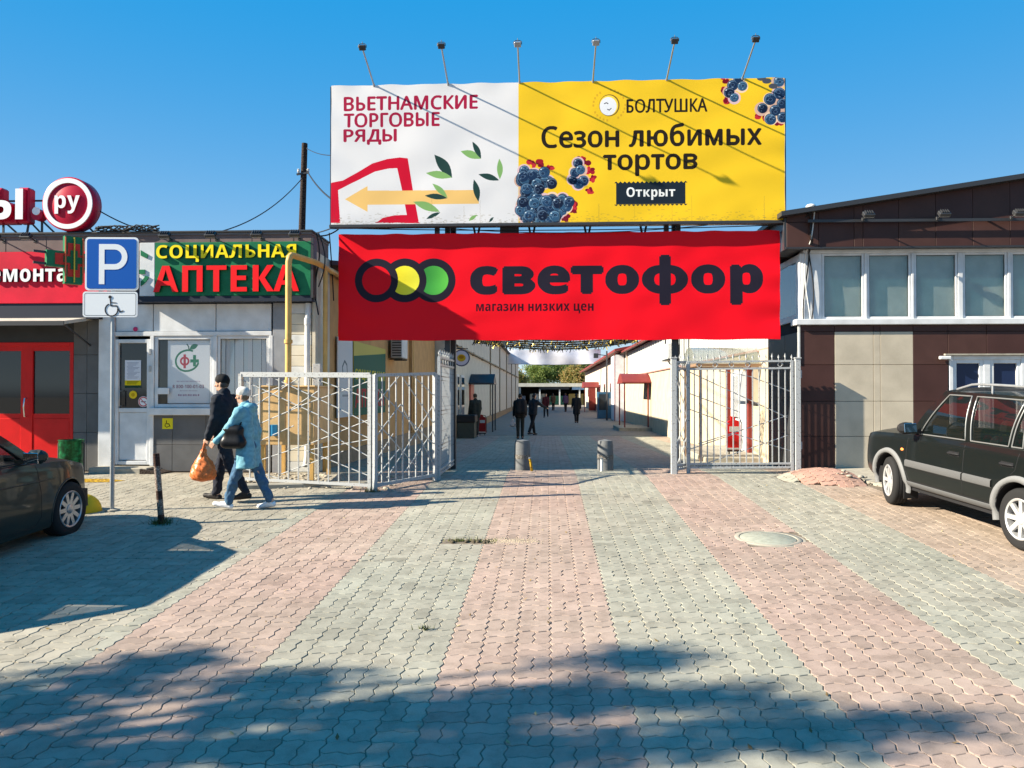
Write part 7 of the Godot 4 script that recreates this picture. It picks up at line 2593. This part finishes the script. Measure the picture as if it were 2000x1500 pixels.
func build_people() -> void:
	# man in dark jacket walking to the left
	var jm := pose(1.84, [[0.34, 0.20, 0.1], [-0.30, 0.28, -0.2]], [[0.32, 0.06, 0.25], [0.10, 0.10, 0.22]], 0.05, 0.12)
	var man := person("man in black cap and dark navy jacket carrying an orange plastic bag", Vector3(-4.72, gy(-11.1), -11.1), PI / 2 - 0.12, jm, {coat = Color(0.012, 0.016, 0.026), trousers = Color(0.02, 0.023, 0.035), shoes = Color(0.02, 0.018, 0.018), hat = Color(0.008, 0.008, 0.01), beanie = true, peak = true, hair = Color(0.05, 0.045, 0.045), hem = 0.46, grip_l = 0.95}, true)
	# woman in light blue coat
	var jw := pose(1.67, [[-0.31, 0.12, -0.25], [0.34, 0.05, 0.2]], [[-0.25, 0.1, 0.3], [0.50, 0.16, 0.30]], 0.07, 0.1)
	var woman := person("woman in pale cap and light blue coat striding with a black shoulder bag", Vector3(-4.14, gy(-10.46), -10.46), PI / 2 - 0.05, jw, {coat = Color(0.15, 0.37, 0.46), coat_rough = 0.65, trousers = Color(0.06, 0.13, 0.22), shoes = Color(0.72, 0.72, 0.74), hat = Color(0.62, 0.60, 0.55), beanie = true, peak = true, hair = Color(0.16, 0.1, 0.06), hem = 0.345, flare = 0.35, hood = true, grip_l = 0.8}, true)
	# orange bag in the man's hand
	var mt := man.transform
	var hand: Vector3 = mt * (jm.wr_l + jm.fd_l * 0.115)
	var bag := thing("plastic_bag", "full orange plastic carrier bag hanging from the man's hand", "bag", hand + Vector3(-0.02, -0.52, 0.02))
	var rows := []
	var fn := FastNoiseLite.new()
	fn.seed = 3
	fn.frequency = 5.0
	for j in 17:
		var v := j / 16.0
		var row := []
		for i in 33:
			var a := TAU * i / 32
			var w: float = key([[0.0, 0.02], [0.04, 0.14], [0.2, 0.185], [0.45, 0.16], [0.68, 0.10], [0.85, 0.05], [1.0, 0.028]], v, 1)
			var p := Vector3(cos(a) * w, v * 0.47, sin(a) * w * 0.72)
			p += Vector3(cos(a), 0, sin(a)) * (fn.get_noise_3d(p.x * 3, p.y * 2.2, p.z * 3) * 0.035 + 0.008 * sin(a * 9 + v * 6) * v)
			row.append(p)
		rows.append(row)
	var bm := MB.new()
	bm.sheet(rows, true)
	var om := mat(Color(0.72, 0.20, 0.06), 0.35, 0, "cloth", 0.25)
	om.backlight_enabled = true
	om.backlight = Color(0.5, 0.2, 0.08)
	part(bm, "bag_body", om, bag)
	for s in [-1.0, 1.0]:
		bm = MB.new()
		bm.tube(PackedVector3Array([Vector3(0.0, 0.45, s * 0.012), Vector3(0.015, 0.52, s * 0.016), Vector3(0.02, 0.56, 0.0)]), 0.012, 6)
		part(bm, "handle", om, bag)
	# black shoulder bag
	var wt := woman.transform
	var hc: Vector3 = wt * (jw.hipc + Vector3(-0.235, 0.17, -0.1))
	var hb := thing("shoulder_bag", "black leather shoulder bag at the woman's side", "bag", hc, woman.rotation.y + PI / 2)
	var bk := mat(Color(0.012, 0.012, 0.014), 0.35, 0, "cloth", 0.4)
	var bb := []
	for q in [-0.09, -0.03, 0.03, 0.09]: bb.append([Vector3(q, -0.1, 0), Vector3(q * 0.75, 0.06 - 0.8 * q * q, 0), 0.075, 0.055])
	bb.append([Vector3(-0.1, -0.11, 0), Vector3(0.1, -0.11, 0), 0.08, 0.08])
	bb.append([Vector3(-0.08, 0.06, 0), Vector3(0.08, 0.06, 0), 0.065, 0.065])
	put(nets(bb, 0.012, 0.03), "bag_body", bk, hb)
	bm = MB.new()
	bm.cbox(Vector3(-0.07, -0.12, 0.055), Vector3(0.07, 0.02, 0.09), 0.02)
	part(bm, "pocket", bk, hb)
	bm = MB.new()
	var shp: Vector3 = hb.transform.affine_inverse() * (wt * (jw.sh_l + Vector3(0.03, 0.075, 0)))
	for s in [-1.0, 1.0]:
		var a := Vector3(s * 0.09, 0.12, 0)
		bm.tube(PackedVector3Array([a, a.lerp(shp, 0.5) + Vector3(s * 0.03, 0, 0.07), shp + Vector3(s * 0.015, 0, 0.02)]), 0.011, 6)
	part(bm, "strap", bk, hb)

	# people further down the alley
	var walk := pose(1.76, [[0.3, 0.12], [-0.28, 0.2]], [[-0.2, 0.1, 0.2], [0.25, 0.1, 0.3]], 0.05)
	var stand := pose(1.74, [[0.05, 0.04], [-0.05, 0.06]], [[0.1, 0.12, 0.4], [0.05, 0.12, 0.3]], 0.04)
	var reach := pose(1.76, [[-0.35, 0.15], [0.3, 0.1]], [[0.9, 0.3, 0.3], [0.1, 0.1, 0.2]], 0.1)
	var dark := Color(0.012, 0.013, 0.017)
	var A := person("man in black with a big backpack standing in the alley mouth", Vector3(-1.06, gy(-30), -30.0), 0.15, stand, {coat = dark, trousers = Color(0.02, 0.024, 0.024), shoes = dark, hair = Color(0.03, 0.025, 0.02), hem = 0.47}, false, "people in the alley")
	var bp := thing("backpack", "big black backpack on the man in the alley mouth", "backpack", A.transform * (stand.chest + Vector3(0, -0.06, 0.22)), 0.15)
	put(nets([[Vector3(-0.09, 0.18, 0), Vector3(-0.1, -0.2, 0.02), 0.11, 0.13], [Vector3(0.09, 0.18, 0), Vector3(0.1, -0.2, 0.02), 0.11, 0.13]], 0.03, 0.05), "pack", mat(Color(0.012, 0.012, 0.015), 0.8), bp)
	for s in [-1.0, 1.0]:
		bm = MB.new()
		bm.tube(PackedVector3Array([Vector3(s * 0.1, 0.22, -0.04), Vector3(s * 0.11, 0.3, -0.2), Vector3(s * 0.12, 0.15, -0.36), Vector3(s * 0.12, -0.15, -0.2)]), 0.02, 6)
		part(bm, "shoulder_strap", M.black, bp)
	var wbag := thing("carrier_bag", "small pale carrier bag beside the man with the backpack", "bag", A.transform * (stand.wr_l + Vector3(-0.03, -0.45, 0.0)))
	put(nets([[Vector3(0, 0.08, 0), Vector3(0, 0.24, 0), 0.1, 0.06], [Vector3(-0.05, 0.08, 0), Vector3(0.05, 0.1, 0), 0.08, 0.08]], 0.02, 0.03), "bag_body", mat(Color(0.5, 0.46, 0.46), 0.6), wbag)
	bm = MB.new()
	bm.tube(PackedVector3Array([Vector3(0, 0.28, 0), Vector3(0.01, 0.38, 0), Vector3(0.02, 0.42, 0)]), 0.012, 5)
	part(bm, "handle", mat(Color(0.5, 0.46, 0.46), 0.6), wbag)
	person("person in dark clothes stepping right behind the man with the backpack", Vector3(-0.62, -0.33, -32.6), -0.7, reach, {coat = Color(0.02, 0.022, 0.03), trousers = dark, shoes = dark, hair = Color(0.03, 0.02, 0.02), hem = 0.48}, false, "people in the alley")
	person("person in grey standing under the dark awning on the left", Vector3(-2.92, -0.33, -31.2), 0.5, stand, {coat = Color(0.03, 0.035, 0.03), trousers = Color(0.05, 0.055, 0.055), shoes = Color(0.3, 0.3, 0.3), hair = Color(0.05, 0.04, 0.03), hem = 0.45}, false, "people in the alley")
	person("person in a long black coat walking on the right of the alley", Vector3(1.72, -0.33, -45.5), 0.1, walk, {coat = dark, trousers = dark, shoes = dark, hair = Color(0.02, 0.02, 0.02), hem = 0.3, long_hair = true}, false, "people in the alley")
	person("person in a dark red jacket walking in the middle of the alley", Vector3(-0.1, -0.33, -56.0), 3.0, walk, {coat = Color(0.1, 0.015, 0.02), trousers = dark, shoes = dark, hair = Color(0.03, 0.02, 0.02), hem = 0.46}, false, "people in the alley")
	person("distant person in a white jacket near the market hall", Vector3(-1.4, -0.33, -92.0), 2.8, walk, {coat = Color(0.5, 0.5, 0.46), trousers = Color(0.05, 0.05, 0.06), shoes = dark, hair = Color(0.05, 0.03, 0.02), hem = 0.45}, false, "people in the alley")
	person("distant person in a purple jacket before the market hall", Vector3(1.7, -0.33, -72.0), 0.2, walk, {coat = Color(0.1, 0.06, 0.12), trousers = dark, shoes = dark, hair = Color(0.1, 0.05, 0.03), hem = 0.46}, false, "people in the alley")
	person("distant person in brown beside the one in purple", Vector3(0.6, -0.33, -78.0), 0.4, stand, {coat = Color(0.12, 0.07, 0.04), trousers = dark, shoes = dark, hair = Color(0.03, 0.02, 0.02), hem = 0.42}, false, "people in the alley")
# ------------------------------------------------------------------ trees
func tree(label: String, at: Vector3, h: float, trunk_r: float, lobes: Array, leaves: int, leaf: float, cols: Array, seed_: int, group: String, called := "broadleaf_tree", loose := 3.2) -> Node3D:
	var o := thing(called, label, "tree", at, 0.0, group)
	var r := RandomNumberGenerator.new()
	r.seed = seed_
	var t := MB.new()
	var top := Vector3(0.1, h * 0.55, 0.05)
	t.tube(PackedVector3Array([Vector3(0, -0.2, 0), Vector3(0.03, h * 0.2, 0.02), Vector3(0.08, h * 0.4, 0), top]), trunk_r, 10, trunk_r * 0.6)
	var tips := []
	for l in lobes:
		var c: Vector3 = l[0]
		var st := Vector3(0.08, minf(h * 0.55, c.y * 0.65), 0.03)
		var mid := st.lerp(c, 0.5) + Vector3(r.randf_range(-0.3, 0.3), 0.25, r.randf_range(-0.3, 0.3))
		t.tube(PackedVector3Array([st, mid, c]), trunk_r * 0.4, 7, trunk_r * 0.1)
		for k in 7:
			var d := Vector3(r.randf_range(-1, 1), r.randf_range(-0.5, 1), r.randf_range(-1, 1)).normalized()
			var e: Vector3 = c + d * (l[1] as Vector3) * 0.85
			var s := mid.lerp(c, r.randf_range(0.2, 1.0))
			t.tube(PackedVector3Array([s, s.lerp(e, 0.5) + Vector3(0, 0.08, 0), e]), trunk_r * 0.12, 5, trunk_r * 0.03)
			tips.append([e, s])
	part(t, "trunk", M.bark, o)
	var per := leaves / maxi(tips.size() * cols.size(), 1)
	for ci in cols.size():
		var m := MB.new()
		for tp in tips:
			for k in per:
				var q: Vector3 = (tp[1] as Vector3).lerp(tp[0], r.randf_range(0.35, 1.12)) + Vector3(r.randfn(), r.randfn() * 0.7, r.randfn()) * leaf * loose
				var a := Vector3(r.randf_range(-1, 1), r.randf_range(-1, 1), r.randf_range(-1, 1)).normalized()
				var b := a.cross(Vector3(r.randf_range(-1, 1), r.randf_range(-1, 1), r.randf_range(-1, 1))).normalized()
				var s := leaf * r.randf_range(0.7, 1.3)
				m.tri(q - a * s, q + b * s * 0.45, q + a * s)
				m.tri(q - a * s, q + a * s, q - b * s * 0.45)
		var lm := mat(cols[ci], 0.65, 0)
		lm.backlight_enabled = true
		lm.backlight = Color(0.4, 0.45, 0.2)
		part(m, "crown", lm, o)
	return o

func build_trees() -> void:
	# tree beside the forecourt, left of the camera: its shadow lies across the front of the paving
	var lob := []
	for q in [[-1.56, 5.74, -0.50, 0.75], [-2.22, 6.34, -0.62, 0.50], [-0.29, 4.94, -0.42, 0.50], [0.49, 5.54, -0.28, 0.80], [0.00, 6.14, 0.04, 0.80], [-0.08, 6.54, 0.02, 0.70], [-0.42, 6.94, -0.01, 0.50], [-1.23, 7.74, -0.26, 0.35], [0.05, 7.14, 0.11, 0.50], [0.88, 5.94, 0.27, 0.80], [1.50, 5.14, 0.04, 0.80], [0.11, 6.74, 0.66, 0.60], [1.37, 4.74, -0.11, 0.70], [-0.30, 7.94, 0.75, 0.35], [-0.03, 7.44, 0.74, 0.45], [1.27, 4.34, -0.19, 0.60], [-0.90, 6.14, -0.42, 0.35], [1.48, 5.44, 0.31, 0.70]]:
		lob.append([Vector3(q[0], q[1], q[2]), Vector3(q[3] * 0.8, q[3] * 0.25, q[3] * 0.24)])
	tree("leafy roadside tree standing left of the paved forecourt", Vector3(-11.2, gy(-2.0), -2.0), 7.5, 0.14, lob, 7000, 0.06, [Color(0.06, 0.10, 0.025), Color(0.09, 0.11, 0.03)], 3, "", "broadleaf_tree", 1.7)
	# trees behind the market hall
	var far := [[-5.5, -128, 5.6, 2.2, [Color(0.16, 0.15, 0.05), Color(0.24, 0.16, 0.05)], "yellowing tree at the left end behind the market hall"], [-1.2, -132, 7.6, 3.0, [Color(0.09, 0.13, 0.035), Color(0.15, 0.19, 0.05)], "round light green tree behind the market hall"], [2.6, -134, 8.6, 3.0, [Color(0.06, 0.10, 0.03), Color(0.10, 0.14, 0.04)], "tallest green tree behind the market hall"], [4.6, -127, 6.4, 2.0, [Color(0.25, 0.15, 0.05), Color(0.2, 0.16, 0.06)], "rust coloured tree in front of the taller green one"], [7.2, -136, 8.0, 2.6, [Color(0.05, 0.085, 0.03), Color(0.07, 0.11, 0.035)], "dark green tree at the right end behind the market hall"]]
	var r := RandomNumberGenerator.new()
	r.seed = 12
	for k in far.size():
		var f: Array = far[k]
		var lb := []
		for i in 7:
			var a := TAU * i / 7
			lb.append([Vector3(cos(a) * f[3] * 0.55, f[2] * (0.62 + 0.12 * sin(i * 2.1)), sin(a) * f[3] * 0.55), Vector3.ONE * f[3] * 0.5])
		lb.append([Vector3(0, f[2] * 0.85, 0), Vector3.ONE * f[3] * 0.5])
		tree(f[5], Vector3(f[0], -0.33, f[1]), f[2], 0.2, lb, 9000, 0.16, f[4], 40 + k, "trees behind the market hall")

# ------------------------------------------------------------------ pole and cables
func cable(label: String, a: Vector3, b: Vector3, sag: float, rad := 0.012, m: Material = null) -> void:
	var p := PackedVector3Array()
	for i in 25:
		var t := i / 24.0
		p.append(a.lerp(b, t) - Vector3(0, sag * 4 * t * (1 - t), 0))
	var c := MB.new()
	c.tube(p, rad, 5)
	var o := part(c, "overhead_cable", M.black if m == null else m)
	tag(o, label, "cable", "overhead cables")

func build_cables() -> void:
	var pole := thing("utility_pole", "leaning dark wooden utility pole behind the pharmacy roof", "pole", Vector3(-7.32, -0.2, -22.0))
	var m := MB.new()
	m.cyl(Vector3(0, 0, 0), Vector3(0.26, 8.93, 0), 0.13, 0.085, 12)
	part(m, "shaft", M.wood_pole, pole)
	m = MB.new()
	m.bar(Vector3(0.06, 8.0, 0.1), Vector3(0.42, 8.05, 0.1), 0.05, 0.05)
	m.bar(Vector3(0.0, 6.3, 0.1), Vector3(0.3, 6.3, 0.1), 0.05, 0.05)
	part(m, "crossarm", M.dark_metal, pole)
	for q in [Vector3(0.12, 8.08, 0.12), Vector3(0.40, 8.08, 0.12), Vector3(0.3, 8.75, 0.0)]:
		m = MB.new()
		m.lathe([Vector2(0.02, -0.04), Vector2(0.045, 0.0), Vector2(0.03, 0.03), Vector2(0.045, 0.05), Vector2(0.0, 0.09)], 10, Basis.IDENTITY, q)
		part(m, "insulator", M.white_paint, pole)
	var t := Vector3(-7.1, 7.75, -22)
	cable("cable sagging from the utility pole down to the pharmacy parapet", t, Vector3(-6.7, 4.42, -14.2), 0.35, 0.014)
	cable("short cable from the round roof disc to the parapet", Vector3(-8.35, 4.86, -13.95), Vector3(-7.3, 4.44, -13.95), 0.05)
	cable("thick cable from the utility pole behind the white billboard edge", t + Vector3(0.1, 0.2, 0), Vector3(-4.05, 5.15, -14.8), 0.12, 0.02)
	cable("topmost thin cable from the pole tip towards the billboard", Vector3(-7.02, 8.6, -22), Vector3(-4.0, 6.2, -15.0), 0.1, 0.01)
	cable("lower cable from the utility pole to the foot of the billboard", Vector3(-7.1, 6.1, -22), Vector3(-4.05, 4.72, -14.7), 0.06, 0.015)
	cable("cable from the pharmacy corner to the billboard foot", Vector3(-4.4, 4.45, -14.3), Vector3(-4.02, 4.62, -14.6), 0.06, 0.014)
	cable("cable hanging from the billboard foot past the ochre roof", Vector3(-4.2, 4.55, -14.6), Vector3(-4.25, 3.3, -15.1), -0.1, 0.012)
	cable("cable strung along the slot between billboard and red banner", Vector3(-4.0, 4.62, -14.5), Vector3(4.4, 4.6, -14.5), 0.07, 0.01)
	cable("second cable strung along the slot above the red banner", Vector3(-2.0, 4.6, -14.47), Vector3(3.0, 4.6, -14.47), 0.12, 0.008)
	cable("cable coil leading from the billboard corner to the brown roof", Vector3(4.4, 4.62, -14.5), Vector3(4.8, 4.75, -14.3), 0.08, 0.014)
	var cl := thing("cable_loop", "black cable loop hanging down the corner of the pharmacy sign", "cable")
	m = MB.new()
	var p := PackedVector3Array()
	for i in 20:
		var u := i / 19.0
		p.append(Vector3(-4.24 + 0.05 * sin(u * 7), 4.4 - u * 1.5, -13.95 + 0.04 * cos(u * 5)))
	m.tube(p, 0.014, 6)
	part(m, "strand", M.black, cl)
	m = MB.new()
	p = PackedVector3Array()
	for i in 20:
		var u := i / 19.0
		p.append(Vector3(-4.22 + 0.12 * sin(u * PI), 4.42 - u * 1.0, -13.98))
	m.tube(p, 0.011, 6)
	part(m, "strand", M.black, cl)
	var tc := thing("cable_tangle", "tangle of black cables lying on the parapet over the parking sign", "cable")
	m = MB.new()
	var r := RandomNumberGenerator.new()
	r.seed = 2
	for k in 7:
		p = PackedVector3Array()
		for i in 14: p.append(Vector3(-8.35 + i * 0.09 + r.randf_range(-0.03, 0.03), 4.49 + 0.05 * sin(i * 0.9 + k) + r.randf() * 0.03, -13.86 + k * 0.012))
		m.tube(p, 0.012, 5)
	part(m, "strand", M.black, tc)

# ------------------------------------------------------------------ weeds, stones, leaves
func build_litter() -> void:
	var r := RandomNumberGenerator.new()
	r.seed = 77
	var w := thing("weed_tuft", "weeds and clods in the broken paver joint", "weeds", Vector3(-0.85, gy(-8.72), -8.72))
	var m := MB.new()
	for k in 26:
		var c := Vector3(r.randf_range(-0.28, 0.18), 0.0, r.randf_range(-0.07, 0.07))
		var s := r.randf_range(0.012, 0.04)
		m.ball(c, Vector3(s, s * 0.7, s), 3, 5)
	part(m, "clod", mat(Color(0.09, 0.075, 0.05), 0.95, 0, "conc", 0.3), w)
	m = MB.new()
	for k in 60:
		var c := Vector3(r.randfn() * 0.09 - 0.1, 0, r.randfn() * 0.03)
		if k % 3 == 0: c = Vector3(r.randfn() * 0.06 + 0.22, 0, r.randfn() * 0.03)
		var d := Vector3(r.randf_range(-0.6, 0.6), 1, r.randf_range(-0.6, 0.6)).normalized() * r.randf_range(0.03, 0.08)
		var e := Vector3(r.randf_range(-1, 1), 0, r.randf_range(-1, 1)).normalized() * 0.005
		m.tri(c - e, c + e, c + d)
	part(m, "blades", mat(Color(0.10, 0.12, 0.03), 0.8), w)
	w = thing("sand_patch", "pale spilt sand over the pink pavers beside the weeds", "sand", Vector3(-0.42, gy(-8.75) + 0.002, -8.75))
	w.rotation.x = atan(SLOPE)
	m = MB.new()
	for k in 500:
		var c := Vector3(r.randfn() * 0.16, 0.0, r.randfn() * 0.07)
		var s := r.randf_range(0.004, 0.011)
		m.ball(c, Vector3(s, s * 0.45, s), 2, 5, 0.0)
	part(m, "grains", mat(Color(0.42, 0.34, 0.24), 0.95), w).set_meta("kind", "stuff")
	for q in [[-0.93, -5.9, 30, 0.045, "small weed tuft in a grey paver joint near the tree shadow"], [-4.86, -9.5, 130, 0.12, "grass tuft round the foot of the leaning post"], [-2.75, -11.9, 90, 0.09, "grass tuft at the corner post of the bar fence"]]:
		var t := thing("grass_tuft", q[4], "grass", Vector3(q[0], gy(q[1]), q[1]), 0.0, "tufts in the paving")
		m = MB.new()
		for k in q[2]:
			var c: Vector3 = Vector3(r.randfn(), 0, r.randfn() * 0.7) * q[3] * 0.7
			var d: Vector3 = Vector3(r.randf_range(-0.8, 0.8), 1, r.randf_range(-0.8, 0.8)).normalized() * r.randf_range(0.5, 1.3) * q[3]
			var e := Vector3(r.randf_range(-1, 1), 0, r.randf_range(-1, 1)).normalized() * 0.005
			m.tri(c - e, c + e, c + d)
		part(m, "blades", mat(Color(0.07, 0.085, 0.025), 0.8), t)
	# fallen leaves and small stones, too many to count
	var cols := [Color(0.25, 0.16, 0.05), Color(0.14, 0.09, 0.04), Color(0.33, 0.27, 0.14)]
	for ci in 3:
		m = MB.new()
		for k in 90:
			var z := -4.0 - r.randf() * 9.4
			var x := r.randf_range(-0.7, 0.7) * -z
			var s := r.randf_range(0.008, 0.024)
			var a := r.randf() * TAU
			var u := Vector3(cos(a), r.randf_range(0, 0.35), sin(a)) * s
			var v := Vector3(-sin(a), r.randf_range(0, 0.3), cos(a)) * s * 0.5
			var c := Vector3(x, gy(z) + 0.008, z)
			m.tri(c - u, c + v, c + u + Vector3(0, s * 0.3, 0))
			m.tri(c - u, c + u + Vector3(0, s * 0.3, 0), c - v)
		var lo := part(m, "leaf_litter", mat(cols[ci], 0.8))
		tag(lo, ["yellow brown", "dark brown", "pale straw"][ci] + " fallen leaf scraps scattered over the paving", "leaf litter", "", "stuff")
	m = MB.new()
	for k in 260:
		var x := r.randf_range(-5.2, -2.4)
		var z := -12.15 - r.randf() * 1.6 - (x + 5.2) * -0.1
		var s := r.randf_range(0.008, 0.05) * (0.4 + r.randf())
		m.ball(Vector3(x, gy(z) + s * 0.2, z), Vector3(s, s * r.randf_range(0.4, 0.8), s * r.randf_range(0.6, 1.2)), 3, 6)
	tag(part(m, "rubble", M.concrete), "loose stones and rubble on the ground behind the bar fence", "rubble", "", "stuff")
	m = MB.new()
	for k in 34:
		var a := r.randf()
		var x := lerpf(4.9, 6.3, a) + r.randfn() * 0.12
		var z := lerpf(-13.3, -12.0, a) + r.randfn() * 0.14
		var s := r.randf_range(0.012, 0.05)
		m.ball(Vector3(x, gy(z) + hump(x, z) + s * 0.3 + 0.01, z), Vector3(s * 1.3, s * 0.6, s), 3, 6)
	tag(part(m, "broken_concrete", M.concrete), "broken concrete lumps along the apron edge by the brown building", "rubble", "", "stuff")
